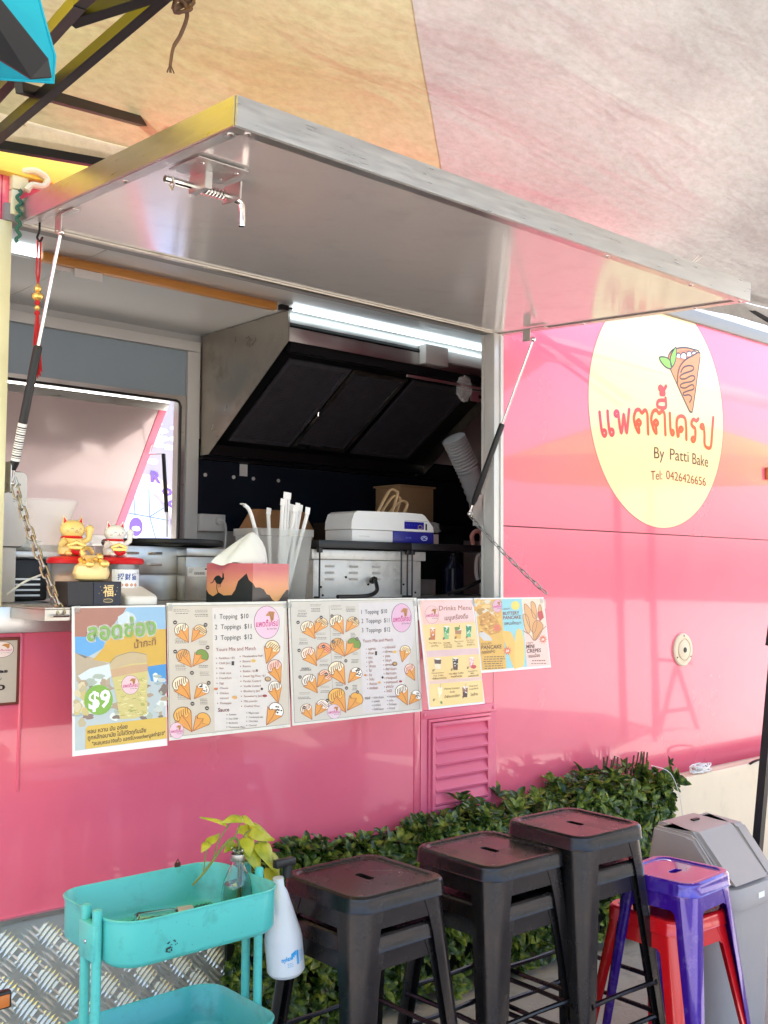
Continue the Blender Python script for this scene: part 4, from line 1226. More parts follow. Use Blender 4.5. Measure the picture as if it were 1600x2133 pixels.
Pg.rect(28, 44, 60, 58, '#3a3226', 1); Pg.ring(44, 51, 14, 5, .8, GOLDI, 1.4)
Pg.build('gold_print', bx)
lb = thing('lucky_bag', 'pale gold lucky money bag ornament on the black box', 'ornament', (1.39, -.19, SH+.07))
g = G(); g.lathe([(.03, 0), (.048, .006), (.055, .022), (.050, .042), (.032, .055), (.018, .058), (.024, .066), (.034, .072), (.028, .074), (.001, .07)], (1.385, -.192, SH+.0705), 26, True, False, 1.0, .62); g.build('bag', M['gold_pale'], lb)
g = G()
for k in range(12):
    a = 2*pi*k/12
    g.ball((1.385+.033*cos(a), -.192+.024*sin(a), SH+.127+.004*sin(3*a)), .007, 8)
g.ball((1.412, -.222, SH+.120), .011, 10, (1.3, .5, 1)); g.ball((1.365, -.224, SH+.118), .010, 10, (1.3, .5, 1)); g.build('gold_beads', M['gold'], lb)
g = G(); g.tube(catmull([(1.362, -.19, SH+.135), (1.355, -.19, SH+.155), (1.375, -.19, SH+.165), (1.39, -.19, SH+.15)], 5), .006, 8); g.ball((1.405, -.20, SH+.14), .012, 10); g.build('ears', M['gold'], lb)
# jars
def jar(x, y, lab, sticker):
    j = thing('sweets_jar', lab, 'jar', (x, y, SH))
    g = G(); g.lathe([(.058, .001), (.062, .006), (.063, .115), (.060, .122)], (x, y, SH), 28, True); g.build('jar', M['frost'], j)
    g = G(); g.lathe([(.067, .120), (.075, .122), (.077, .130), (.072, .138), (.050, .143), (.001, .144)], (x, y, SH), 28); g.build('lid', M['jar_red'], j)
    g = G(); g.lathe([(.045, .006), (.055, .02), (.050, .085), (.02, .10), (.001, .102)], (x, y, SH), 16); g.build('sweets', mat('toffee_sweets', (.62, .40, .28), .5, var=.4, vscale=60) if 'toffee_sweets' not in bpy.data.materials else bpy.data.materials['toffee_sweets'], j)
    if sticker:
        Ps = Print(lambda u, v, L: (x+(.0645+.0002*L)*sin((u-50)*.018), y-(.0645+.0002*L)*cos((u-50)*.018), SH+.105-v*.001))
        n = 10
        for q in range(n): Ps.rect(8+q*8.4, 0, 8+(q+1)*8.4, 62, '#e8ecf0', 1)
        for q in range(3):
            ch = '招财猫'[q]
            Ps.text(ch, 22+q*19, 30, 38+q*19, 29, 15, '#1f3f9a', 3, .02)
        for q in range(5): Ps.oval(18+q*14, 46, 5, 5, '#c98d6a', 2)
        Ps.text('\u25b3', 78, 12, 86, 12, 6, '#333333', 3)
        Ps.build('label', j)
    return j
jar(1.385, -.075, 'clear jar with a red lid, behind the gold lucky bag', False)
jar(1.530, -.075, 'clear jar with a red lid and a white label with blue characters', True)
# beckoning cats
CATW = mat('cat_white_glaze', (.84, .82, .74), .25, coat=.5)
CATY = mat('cat_yellow_glaze', (.85, .62, .20), .25, coat=.5)
def lucky_cat(x, y, z, s, body, lab):
    c = thing('lucky_cat', lab, 'figurine', (x, y, z))
    V = lambda a, b, d: (x+a*s, y+b*s, z+d*s)
    g = G(); g.lathe([(.026*s, 0), (.034*s, .004*s), (.036*s, .018*s), (.029*s, .042*s), (.024*s, .052*s)], (x, y, z), 20, True, True, 1, .8)
    g.ball(V(0, -.004, .068), .030*s, 18, (1.12, .85, .85))
    for sg in (-1, 1):
        g.loft([[V(sg*.012, -.006, .086), V(sg*.030, -.006, .080), V(sg*.028, .004, .082), V(sg*.014, .004, .088)], [V(sg*.025, -.004, .104)]*4], True)
    g.tube([V(.026, -.008, .034), V(.042, -.012, .045), V(.043, -.014, .066)], [.008*s, .008*s, .010*s], 10); g.ball(V(.043, -.014, .070), .0115*s, 10)
    g.tube([V(-.024, -.010, .036), V(-.036, -.022, .030), V(-.030, -.030, .040)], [.008*s, .008*s, .009*s], 10)
    for sg in (-1, 1): g.ball(V(sg*.018, -.024, .006), .011*s, 10, (1, 1.2, .7))
    g.build('body', body, c)
    g = G(); g.lathe([(.0265*s, .044*s), (.030*s, .047*s), (.0265*s, .051*s)], (x, y, z), 20, False, False, 1, .85)
    g.build('red_collar', M['jar_red'], c)
    g = G()
    for sg in (-1, 1): g.loft([[V(sg*.016, -.0075, .087), V(sg*.026, -.0075, .083), V(sg*.023, -.0072, .086)], [V(sg*.0245, -.006, .100)]*3], True)
    g.build('inner_ears', M['jar_red'], c)
    g = G(); g.tube([V(-.016, -.032, .012), V(0, -.036, .006), V(.016, -.032, .012)], .006*s, 8); g.build('red_cloth', M['jar_red'], c)
    g = G()
    for k in range(9):
        g.ball(V(-.022+.0055*k, -.030, .034-.004*abs(k-4)*.5), .0055*s, 8, (1, .5, 1))
    for k in range(7):
        g.ball(V(-.018+.006*k, -.033, .020), .006*s, 8, (1, .5, 1))
    g.build('gold_coins', M['gold'], c)
    Pc = Print(lambda u, v, L: V(u*.001, -.0305+.000016*u*u-.00005*L, .100-v*.001))
    LINE = '#4a2c1c'
    for sg in (-1, 1):
        Pc.stroke([(sg*15, 32), (sg*12, 29.5), (sg*8, 32)], 1.2, LINE, 3)
        Pc.stroke([(sg*19, 36), (sg*25, 35)], .7, LINE, 3); Pc.stroke([(sg*19, 38.5), (sg*25, 39.5)], .7, LINE, 3)
    Pc.oval(0, 35, 2, 1.4, '#b03a30', 3); Pc.stroke([(-5, 38), (-2.5, 40.5), (0, 38), (2.5, 40.5), (5, 38)], 1, LINE, 3)
    Pc.build('face', c)
    return c
lucky_cat(1.375, -.082, SH+.1442, 1.12, CATY, 'yellow beckoning cat covered with gold coins on the left jar')
lucky_cat(1.512, -.082, SH+.1442, 1.02, CATW, 'white beckoning cat with a gold bag on the right jar')
# clear flower-wrap cone standing behind the cats
g = G(); g.loft([[(1.335+r*cos(2*pi*k/24)*(1+.10*sin(5*2*pi*k/24)), -.005+r*.6*sin(2*pi*k/24), z) for k in range(24)] for r, z in ((.035, SH+.14), (.055, SH+.20), (.085, SH+.285), (.097, SH+.31))], True, True)
tag(g.build('plastic_wrap', M['film'], ang=60), 'flared clear plastic wrap standing behind the yellow cat', 'plastic wrap')
g = G(); g.loft([rrect(.050, .050, .014, SH+.001, (1.535, -.17)), rrect(.052, .052, .014, SH+.004, (1.535, -.17)), rrect(.052, .052, .014, SH+.020, (1.535, -.17)), rrect(.048, .048, .013, SH+.026, (1.535, -.17))], True, True, True)
for v in g.bm.verts:
    if v.co.z > SH+.01: v.co.z += max(0, (v.co.y+.22))*.30
tag(g.build('card_reader', M['white_plastic']), 'small white card reader with rounded corners beside the black box', 'card reader')
g = G(); g.tube(catmull([(1.24, .05, CT+.03), (1.28, .03, CT+.065), (1.31, .02, CT+.08), (1.33, .02, CT+.088)], 5), .0035, 6); tag(g.build('charging_cable', M['white_plastic']), 'thin white charging cable at the left end of the counter', 'cable')
# red tassel charm hanging from the lintel
ts = thing('tassel_charm', 'red tassel charm with gold beads hanging at the left jamb', 'charm', (1.25, -.06, 2.43))
tx, ty = 1.262, -.060
g = G(); g.tube(catmull([(tx, ty, 2.452), (tx, ty, 2.425), (tx-.006, ty, 2.405), (tx+.003, ty, 2.396), (tx+.010, ty, 2.410)], 5), .0035, 8); g.build('hook', M['black_metal'], ts)
g = G(); g.tube([(tx-.004, ty, 2.405), (tx-.006, ty, 2.30), (tx, ty, 2.27)], .0026, 6); g.tube([(tx+.005, ty, 2.405), (tx+.004, ty, 2.30), (tx, ty, 2.27)], .0026, 6)
g.tube([(tx, ty, 2.27), (tx, ty, 2.13)], .004, 6); g.build('red_cord', M['red_cord'], ts)
g = G(); g.ball((tx, ty, 2.255), .011, 12); g.ball((tx, ty, 2.232), .017, 14, (1, 1, .8)); g.ball((tx, ty, 2.198), .009, 10); g.ball((tx, ty, 2.265), .006, 8); g.build('gold_bead', M['gold'], ts)
g = G(); g.ball((tx, ty, 2.213), .008, 10); g.ball((tx, ty, 2.183), .008, 10)
rn = random.Random(4)
for k in range(26):
    a = rn.uniform(0, 6.28); r = rn.uniform(.002, .011)
    g.tube([(tx+r*.4*cos(a), ty+r*.4*sin(a), 2.175), (tx+r*cos(a), ty+r*sin(a), 2.10), (tx+r*1.2*cos(a)+.006, ty+r*1.2*sin(a), 2.005+rn.uniform(-.012, .012))], .0016, 5)
g.build('tassel', M['red_cord'], ts)

# ================================================================== posters
def poster(name, label, Q, x0, x1, zt, zb, yb, base, y0=-.262, lean=None):
    """yb: y of the lower edge"""
    W, H = x1-x0, zt-zb
    root = thing(name, label, 'poster', ((x0+x1)/2, y0, zb))
    g = G()
    n = 6
    def pt(u, v, o):
        return (x0+u*W, y0+(yb-y0)*v+o, zt-v*H)
    g.loft([[pt(0, k/n, 0), pt(1, k/n, 0), pt(1, k/n, .0022), pt(0, k/n, .0022)] for k in range(n+1)], True, True, True)
    g.build('sheet', base, root, smooth=False)
    qm = quadmap(Q, W, H)
    def to3d(x, y, L):
        u, v = qm(x, y)
        return (x0+u, y0+(yb-y0)*v/H-.0004-.00016*L, zt-v)
    return root, Print(to3d)
SHEET = mat('laminated_sheet', (.74, .71, .64), .3, coat=.6, coat_r=.1, var=.08, vscale=8, dirt=(.40, .34, .27), dirt_amt=.55, dscale=22)
SHEETW = mat('laminated_white_sheet', (.80, .77, .74), .3, coat=.6, coat_r=.1, var=.04, vscale=8)
def crepe(P, x, y, s, rot, fill, topc, seed=0, L=4, sy=1.):
    """cone-shaped crepe: tip down at (x, y), size s, rot in degrees"""
    rn = random.Random(seed)
    ca, sa = cos(radians(rot)), sin(radians(rot))
    def R(p): return (x+(p[0]*ca-p[1]*sa)*s, y+(p[0]*sa+p[1]*ca)*s*sy)
    dome = [R(p) for p in catmull([(-.36, -.78), (-.30, -1.02), (-.08, -1.16), (.16, -1.14), (.34, -1.0), (.38, -.78), (.1, -.62), (-.2, -.66)], 3, True)]
    P.poly(dome, fill, L); P.stroke(dome+[dome[0]], .03*s, '#5a2a14', L+.3, cap=False)
    if topc == 'spots':
        for k in range(13):
            P.blob(*R((rn.uniform(-.24, .28), rn.uniform(-1.05, -.74))), .05*s, .04*s, '#2a1210', L+.6, rn, 7)
    elif topc:
        for k in range(6):
            a = -.26+k*.10
            P.stroke([R((a, -.76)), R((a+.05, -.92)), R((a+.12, -1.04))], .035*s, topc, L+.6, cap=False)
    cone = [R(p) for p in ((0, 0), (-.42, -.74), (-.26, -.66), (-.02, -.86), (.10, -.64), (.40, -.80))]
    P.poly(cone, '#e2983c', L+1); P.stroke(cone+[cone[0]], .028*s, '#a4571c', L+1.3, cap=False)
    P.stroke([R((0, 0)), R((.04, -.45)), R((-.02, -.84))], .028*s, '#a4571c', L+1.5, cap=False)
def minilogo(P, x, y, rx, ry, L=4, ring='#5b2a3a', bgc='#ecbfd0', txt=True):
    P.oval(x, y, rx, ry, bgc, L, 30); P.ring(x, y, rx, ry, rx*.03, ring, L+.3)
    P.poly([(x-.12*rx, y-.40*ry), (x+.15*rx, y-.68*ry), (x+.62*rx, y-.66*ry), (x+.52*rx, y-.12*ry), (x+.30*rx, y-.05*ry), (x+.22*rx, y-.38*ry)], '#b97a3a', L+.6)
    P.stroke([(x+.20*rx, y-.60*ry), (x+.42*rx, y-.15*ry)], rx*.03, '#6d3c17', L+.8)
    P.stroke([(x+.40*rx, y-.64*ry), (x+.44*rx, y-.15*ry)], rx*.03, '#6d3c17', L+.8)
    if txt:
        P.text('แพตตี้เครป', x-.85*rx, y+.30*ry, x+.90*rx, y+.20*ry, ry*.30, '#c4287a', L+1, .02, .60)
        P.text('By Patti Bake', x+.02*rx, y+.46*ry, x+.82*rx, y+.42*ry, ry*.12, '#5b2a3a', L+1)
def micro(P, x, y, w, h, n, c='#8c8174', L=4, skew=0., seed=0):
    """lines of print too small to read"""
    rn = random.Random(seed)
    for k in range(n):
        a = x+rn.uniform(0, .12)*w; b = x+w-rn.uniform(0, .15)*w
        t = a
        while t < b:
            e = min(b, t+rn.uniform(.05, .16)*w+2)
            yy = y+h*k+skew*(t-x)
            P.rect(t, yy, e, yy+h*.38, c, L)
            t = e+.03*w+1
# --- poster 1: green dessert drink
Q1 = ((32, 80), (680, 65), (710, 1050), (35, 1110))
r1, P = poster('drink_poster', 'poster of an iced green dessert cup with a green $9 disc, leftmost under the hatch', Q1, 1.296, 1.586, 1.337, .934, -.288, SHEETW)
P.poly([(50, 92), (678, 78), (698, 992), (704, 1000), (52, 1072)], '#b9c4c6', 1)
P.poly([(50, 92), (400, 84), (380, 120), (340, 165), (300, 220), (180, 290), (50, 290)], '#a8705c', 2)
P.poly([(400, 84), (678, 78), (683, 240), (480, 250), (330, 200), (345, 160), (385, 130)], '#8fb7d6', 2)
P.poly([(340, 150), (400, 110), (450, 130), (470, 170), (400, 240), (340, 210)], '#c9d8e0', 3)
P.poly([(50, 290), (180, 290), (260, 300), (240, 370), (120, 440), (52, 400)], '#5fa3db', 2)
P.poly([(270, 300), (480, 240), (684, 235), (690, 480), (560, 500), (280, 470), (170, 450), (240, 370)], '#d3a83a', 2.4)
P.poly([(52, 400), (180, 440), (280, 480), (290, 640), (60, 600)], '#b6a58c', 2)
P.poly([(70, 560), (150, 510), (280, 480), (300, 560), (200, 640), (100, 600)], '#d5dee0', 3)
P.poly([(550, 500), (691, 480), (694, 620), (580, 600)], '#3d8fd0', 3)
rn = random.Random(1)
for k in range(60):
    P.blob(rn.uniform(60, 685), rn.uniform(560, 860), rn.uniform(12, 45), rn.uniform(10, 32), rn.choice(('#c6cbc4', '#8c7468', '#a9b4a6', '#dfe3dc', '#7d6a63', '#b09a80', '#9fb0b4')), 3+.02*k, rn)
for k in range(14):
    P.blob(rn.uniform(60, 150), rn.uniform(620, 900), 25, 30, rn.choice(('#cdbb7c', '#d6c8a2', '#bfb08c')), 4.3+.02*k, rn)
P.poly([(135, 905), (700, 850), (704, 1000), (120, 1062), (122, 925)], '#d9b345', 5)
P.poly([(286, 470), (330, 420), (440, 392), (545, 410), (556, 520), (552, 700), (556, 828), (470, 858), (358, 862), (330, 700), (300, 560)], '#cfc07a', 5.4)
P.poly([(286, 470), (330, 420), (440, 392), (545, 410), (552, 470), (430, 480), (300, 520)], '#c4ae86', 5.8)
P.poly([(290, 520), (430, 490), (556, 480), (556, 530), (430, 550), (300, 575)], '#c9a27c', 5.9)
P.stroke(catmull([(286, 475), (330, 430), (440, 398), (545, 415)], 4), 4, '#8d7a4c', 6)
for k in range(90):
    a, b = rn.uniform(345, 545), rn.uniform(580, 840)
    P.stroke(catmull([(a-14, b), (a, b-rn.uniform(-8, 8)), (a+14, b+rn.uniform(-4, 4))], 2), 4, rn.choice(('#8f9a3e', '#e3dca0', '#a8a44c', '#d8cf80')), 6.1+.01*k, cap=False)
minilogo(P, 430, 625, 62, 66, 8, bgc='#eac4ca')
P.oval(210, 727, 98, 104, '#7fae3c', 8)
P.text('$9', 140, 790, 290, 770, 118, '#fbfdf6', 9, .03)
for dx, dy in ((-6, 0), (6, 0), (0, -6), (0, 6), (5, 5), (-5, -5)):
    P.text('ลอดช่อง', 130+dx, 318+dy, 612+dx, 272+dy, 96, '#f4f7ea', 8, .045, .60)
P.text('ลอดช่อง', 130, 318, 612, 272, 96, '#7da948', 9.5, .02, .60)
P.text('น้ำกะทิ', 455, 372, 612, 346, 44, '#7c4b24', 9, .01, .60)
P.text('หอม หวาน มัน อร่อย', 135, 958, 412, 926, 24, '#4c3413', 8, .02, .60)
P.text('ถูกหลักอนามัย ไม่ใส่วัตถุกันเสีย', 135, 1000, 548, 954, 24, '#4c3413', 8, .02, .60)
P.text('"สะสมครบ10แก้ว แลกรับvoucherมูลค่า$10"', 165, 1040, 690, 975, 22, '#4c3413', 8, .02, .60)
P.build('print', r1)
# --- posters 2 and 3 : the crepe menus
def menu_column(P, items, L=4):
    for (x, y, s, r, fill, tp, sd) in items:
        crepe(P, x, y, s, r, fill, tp, sd, L)
Q2 = ((683, 60), (1525, 40), (1557, 892), (712, 1010))
r2, P = poster('crepe_menu', 'crepe menu with English topping list, beside the drink poster', Q2, 1.590, 2.024, 1.343, .948, -.292, SHEET)
P.poly([(688, 80), (1520, 58), (1548, 872), (716, 985)], '#cfc3b2', 1)
P.stroke([(688, 80), (1520, 58), (1548, 872), (716, 985), (688, 80)], 3, '#6e655a', 1.5, cap=False)
P.poly([(985, 90), (1510, 76), (1500, 500), (1385, 890), (1010, 935), (1000, 600)], '#dcd3cb', 2)
W_ = '#efe3d2'
for (x, y, s, r, fill, tp, sd) in ((828, 336, 125, -28, '#f3e2c0', '#2b1510', 1), (846, 330, 118, 36, '#ecc78e', '#2b1510', 2), (850, 505, 120, -36, '#e0a150', '#6d3c17', 3), (856, 500, 120, 38, '#6f8f23', None, 4), (845, 728, 150, -32, '#f3e2c0', '#6d3c17', 5), (868, 722, 112, 40, '#f6ecdd', 'spots', 6), (858, 948, 158, -30, '#eab24e', '#a4571c', 7), (862, 942, 130, 40, '#e7a63e', None, 8)):
    crepe(P, x, y, s, r, fill, tp, sd, 4+.01*sd)
for (x, y) in ((738, 195), (940, 210), (741, 398), (955, 366), (852, 543), (965, 610), (858, 755), (955, 783)):
    P.oval(x, y, 13, 14, '#3b2520', 7); P.rect(x-7, y-2, x+7, y+3, '#cfc3b2', 8)
sd = 0
for (x, y, w, n) in ((725, 105, 110, 2), (728, 132, 108, 1), (865, 108, 95, 2), (862, 138, 98, 2), (738, 305, 88, 2), (735, 325, 86, 2), (895, 322, 60, 3), (742, 490, 75, 2), (742, 512, 78, 2), (895, 490, 70, 2), (902, 535, 70, 3), (755, 690, 80, 2), (755, 712, 86, 2), (905, 720, 55, 4)):
    sd += 1
    micro(P, x, y, w, 11, n, '#6b5c4e' if sd % 2 == 0 else '#9a8c7d', 5, -.03, sd)
P.text('1  Topping  $10', 1002, 168, 1240, 160, 34, '#2c211c', 6)
P.text('2  Toppings  $11', 1004, 240, 1262, 230, 34, '#2c211c', 6)
P.text('3  Toppings  $12', 1006, 315, 1268, 302, 34, '#2c211c', 6)
P.text('Yours Mix and Match', 1012, 392, 1294, 378, 26, '#9a3f30', 6)
minilogo(P, 1376, 186, 94, 112, 6, bgc='#efbfd2')
minilogo(P, 757, 940, 46, 54, 6, bgc='#e9c0cf')
left = ['Porkfloss +$1', 'Chilli Jam', 'Ham', 'Crab stick', 'Frankfurt', 'Egg', 'Cheese', 'Chicken', 'minced', 'Pineapple']
wl = [108, 78, 30, 84, 84, 28, 58, 62, 58, 78]
for k, t in enumerate(left):
    x = 1034+k*1.2; y = 446+34.2*k
    if t != 'minced': P.oval(x-18, y-6, 3.4, 3.4, '#7b3a2d', 6)
    P.text(t, x, y, x+wl[k], y-wl[k]*.04, 15, '#8b4636', 6)
right = ['Marshmallow Fluff', 'Banana', 'Raisins', 'Bubble +$1', 'Sweet Egg Floss +$1', 'Pandan Custard', 'Vanilla Custard', 'Blueberry Jam', 'Strawberry Jam', 'Milo powder', 'Crushed Oreo']
wr_ = [145, 56, 56, 88, 160, 126, 124, 118, 132, 98, 112]
for k, t in enumerate(right):
    x = 1200+k*1.3; y = 430+34*k
    P.oval(x-18, y-6, 3.4, 3.4, '#7b3a2d', 6); P.text(t, x, y, x+wr_[k], y-wr_[k]*.05, 15, '#8b4636', 6)
P.text('Sauce', 1030, 806, 1108, 800, 26, '#6b1f24', 6.5, .02)
for k, t in enumerate(('Tomato', 'Hot Chilli', 'Barbecue', 'Homemade Mayo')):
    P.oval(1092, 824+28*k, 3, 3, '#4a2a22', 6); P.text(t, 1106, 830+28*k, 1106+(52, 62, 62, 116)[k], 826+28*k, 13, '#4a2a22', 6)
for k, t in enumerate(('Mayonnaise', 'Condensed milk', 'Chocolate', 'Caramel')):
    P.oval(1232, 808+28*k, 3, 3, '#4a2a22', 6); P.text(t, 1246, 814+28*k, 1246+(74, 104, 66, 56)[k], 810+28*k, 13, '#4a2a22', 6)
for (x, y, s, r, fill, tp, sd) in ((1372, 470, 145, 22, '#efd9a8', '#8a5a30', 21), (1480, 598, 142, -24, '#f1c9b4', '#a52d22', 22), (1462, 735, 130, -14, '#efe3d2', '#2b1510', 23), (1374, 886, 150, 34, '#f6f0e6', 'spots', 24)):
    crepe(P, x, y, s, r, fill, tp, sd, 6.5)
P.rect(1122, 458, 1140, 486, '#2b2420', 7); P.oval(1278, 452, 17, 11, '#e0b24e', 7); P.oval(1384, 574, 24, 17, '#5a3a26', 7); P.oval(1384, 573, 18, 12, '#c9a070', 7.4); P.oval(1014, 650, 14, 9, '#c8774a', 7); P.oval(1145, 705, 19, 12, '#d9a25c', 7); P.oval(1340, 642, 9, 9, '#241a2c', 7); P.oval(1362, 688, 17, 9, '#a5282c', 7); P.rect(1296, 510, 1310, 526, '#6d4c3c', 7)
P.build('print', r2)
Q3 = ((55, 105), (1480, 80), (1560, 1340), (90, 1505))
r3, P = poster('crepe_menu', 'wide crepe menu with Thai topping list, in the middle of the row', Q3, 2.030, 2.597, 1.349, .952, -.295, SHEET)
P.poly([(75, 130), (1445, 95), (1525, 1315), (110, 1475)], '#cdc5b9', 1)
P.stroke([(75, 130), (1445, 95), (1525, 1315), (110, 1475), (75, 130)], 5, '#6e655a', 1.5, cap=False)
P.poly([(800, 140), (1440, 120), (1460, 500), (1260, 1330), (850, 1370)], '#d3cbc9', 2)
P.stroke([(478, 170), (515, 1230)], 3, '#8a8178', 3, cap=False)
its = [(330, 548, 190, -32, '#f3e2c0', '#6d3c17'), (318, 486, 172, 34, '#ecc78e', '#2b1510'), (345, 848, 200, -34, '#f1dcc4', '#a52d22'), (340, 790, 190, 32, '#ee9a6a', '#a52d22'), (350, 1148, 200, -34, '#efe3d2', '#2b1510'), (345, 1085, 190, 34, '#f1c0a0', '#a52d22'), (290, 1440, 160, -28, '#f1dcc4', '#7a1722'), (320, 1400, 175, 34, '#f4e6d6', '#7a1722'),
       (632, 495, 200, -28, '#f3e2c0', '#2b1510'), (655, 470, 170, 36, '#ecc78e', '#2b1510'), (645, 745, 195, -32, '#e0a150', '#6d3c17'), (650, 735, 200, 36, '#6f8f23', None), (650, 1055, 240, -30, '#f3e2c0', '#6d3c17'), (680, 1035, 175, 40, '#f6ecdd', 'spots'), (655, 1362, 250, -30, '#eab24e', '#a4571c'), (670, 1340, 200, 38, '#e7a63e', None)]
for k, (x, y, s, r, fill, tp) in enumerate(its): crepe(P, x, y, s, r, fill, tp, k+40, 4+.01*k)
for (x, y) in ((152, 362), (392, 305), (160, 675), (416, 630), (168, 970), (441, 940), (208, 1305), (452, 1228), (507, 290), (760, 322), (522, 580), (780, 545), (655, 790), (795, 888), (662, 1092), (784, 1135)):
    P.oval(x, y, 17, 19, '#3b2520', 7); P.rect(x-9, y-3, x+9, y+4, '#cdc5b9', 8)
sd = 60
for (x, y, w, n, c) in ((150, 225, 90, 2, 0), (142, 262, 110, 3, 1), (270, 160, 130, 2, 0), (282, 205, 112, 3, 1), (330, 480, 110, 2, 0), (335, 530, 120, 2, 1), (160, 545, 90, 2, 0), (155, 585, 110, 2, 1), (370, 780, 100, 2, 0), (362, 828, 112, 2, 1), (180, 870, 110, 2, 1), (165, 895, 130, 1, 1), (380, 1070, 100, 2, 0), (372, 1120, 115, 2, 1), (150, 1140, 130, 2, 0), (140, 1190, 140, 2, 1), (490, 170, 120, 2, 0), (488, 210, 130, 1, 1), (655, 185, 110, 3, 0), (652, 218, 120, 2, 1), (515, 440, 100, 2, 0), (512, 485, 100, 2, 1), (705, 480, 60, 3, 1), (525, 700, 90, 2, 0), (525, 740, 100, 2, 1), (725, 700, 70, 2, 0), (715, 775, 85, 3, 1), (545, 985, 90, 2, 0), (540, 1030, 95, 3, 1), (725, 1060, 60, 4, 1)):
    sd += 1
    micro(P, x, y, w, 16, n, '#5f5146' if c else '#9a8c7d', 5, -.02, sd)
P.text('EGG', 185, 888, 255, 884, 22, '#5f5146', 6)
P.text('1  Topping  $10', 828, 268, 1125, 255, 50, '#2c211c', 6)
P.text('2  Toppings  $11', 830, 368, 1152, 356, 50, '#2c211c', 6)
P.text('3  Toppings  $12', 834, 472, 1162, 460, 50, '#2c211c', 6)
P.text('Yours Mix and Match', 845, 585, 1195, 568, 36, '#9a3f30', 6)
minilogo(P, 1297, 306, 120, 160, 6, bgc='#dcaec6')
minilogo(P, 525, 1350, 74, 80, 6, bgc='#dfc3cd')
tl = ['หมูหยอง', 'พริกเผา', 'แฮม', 'ปูอัด', 'ไส้กรอก', 'ไข่', 'ชีส', 'ไก่สับ', 'สับปะรด', 'ซอสพิซซ่า']
for k, t in enumerate(tl):
    x = 905+k*1.8; y = 668+48.5*k; w = (88, 66, 46, 48, 82, 30, 34, 58, 86, 98)[k]
    P.oval(x-22, y-10, 4.5, 4.5, '#8b4636', 6); P.text(t, x, y, x+w, y-w*.03, 22, '#9b5a40', 6, .01, .6)
t2 = ['มาร์ชเมลโล่', 'กล้วยหอม', 'ลูกเกด', 'ไข่มุก', 'ฝอยทอง', 'สังขยาใบเตย', 'สังขยาวนิลา', 'แยมบลูเบอร์รี่', 'แยมสตรอเบอร์รี่', 'ผงไมโล', 'โอรีโอ้']
for k, t in enumerate(t2):
    x = 1098+k*2; y = 650+48.5*k; w = (126, 90, 60, 74, 84, 132, 126, 132, 140, 84, 66)[k]
    P.oval(x-20, y-10, 4.5, 4.5, '#8b4636', 6); P.text(t, x, y, x+w, y-w*.04, 22, '#9b5a40', 6, .01, .6)
P.text('ซอส', 870, 1216, 930, 1212, 26, '#4a2a22', 6, .02, .6)
for k, t in enumerate(('ซอสมะเขือเทศ', 'ซอสพริก', 'บาร์บีคิว', 'น้ำสลัดโฮมเมด')):
    P.oval(952, 1196+43*k, 4, 4, '#4a2a22', 6); P.text(t, 968, 1206+43*k, 968+(118, 72, 84, 118)[k], 1202+43*k, 20, '#4a2a22', 6, 0, .6)
for k, t in enumerate(('มายองเนส', 'นมข้น', 'ช็อกโกแลต', 'คาราเมล')):
    P.oval(1130, 1184+43*k, 4, 4, '#4a2a22', 6); P.text(t, 1146, 1194+43*k, 1146+(82, 54, 94, 74)[k], 1190+43*k, 20, '#4a2a22', 6, 0, .6)
for (x, y, s, r, fill, tp, sd) in ((1305, 802, 165, 16, '#efd9a8', '#8a5a30', 21), (1462, 1004, 170, -28, '#f1c9b4', '#a52d22', 22), (1372, 1275, 205, -26, '#efe3d2', '#2b1510', 23), (1390, 1268, 165, 42, '#f6f0e6', 'spots', 24)):
    crepe(P, x, y, s, r, fill, tp, sd, 6.5)
P.rect(985, 682, 1008, 726, '#2b2420', 7); P.oval(1218, 688, 22, 15, '#e0b24e', 7); P.oval(1217, 820, 30, 24, '#4a2c1a', 7); P.oval(1219, 818, 21, 16, '#b98a50', 7.4); P.oval(872, 948, 16, 12, '#d0804a', 7); P.oval(1034, 1028, 20, 13, '#e0b070', 7); P.oval(1072, 972, 12, 14, '#1c2420', 7); P.oval(1286, 1014, 20, 12, '#a5282c', 7)
P.build('print', r3)
# --- poster 4 drinks menu
Q4 = ((50, 110), (665, 75), (830, 1245), (160, 1340))
r4, P = poster('drinks_menu', 'peach drinks menu with rows of iced glasses, hanging lowest over the vent', Q4, 2.601, 2.887, 1.345, .960, -.325, SHEETW)
P.poly([(68, 125), (655, 95), (812, 1225), (172, 1312)], '#efcdb4', 1)
P.poly([(68, 125), (655, 95), (690, 330), (700, 345), (118, 415)], '#ecbfae', 1.6)
P.poly([(120, 110+40), (655, 100), (690, 320), (330, 360), (130, 240)], '#ecc3bc', 1.9)
P.poly([(104, 400), (697, 345), (740, 620), (742, 632), (140, 690)], '#eccb86', 2.2)
P.poly([(136, 690), (742, 632), (752, 700), (150, 765)], '#dcb9b4', 2.2)
P.poly([(150, 765), (752, 700), (785, 960), (175, 1030)], '#efcb84', 2.2)
P.poly([(168, 1020), (785, 950), (792, 985), (170, 1060)], '#e2bfae', 2.3)
P.poly([(170, 1060), (792, 990), (812, 1225), (172, 1312)], '#efcf86', 2.2)
minilogo(P, 205, 282, 76, 100, 4, bgc='#ecc0b8', ring='#8b4636')
P.text('Drinks Menu', 282, 232, 650, 208, 56, '#9a5a34', 5)
P.text('เมนูเครื่องดื่ม', 345, 340, 612, 305, 42, '#8a4c2c', 5, .01, .6)
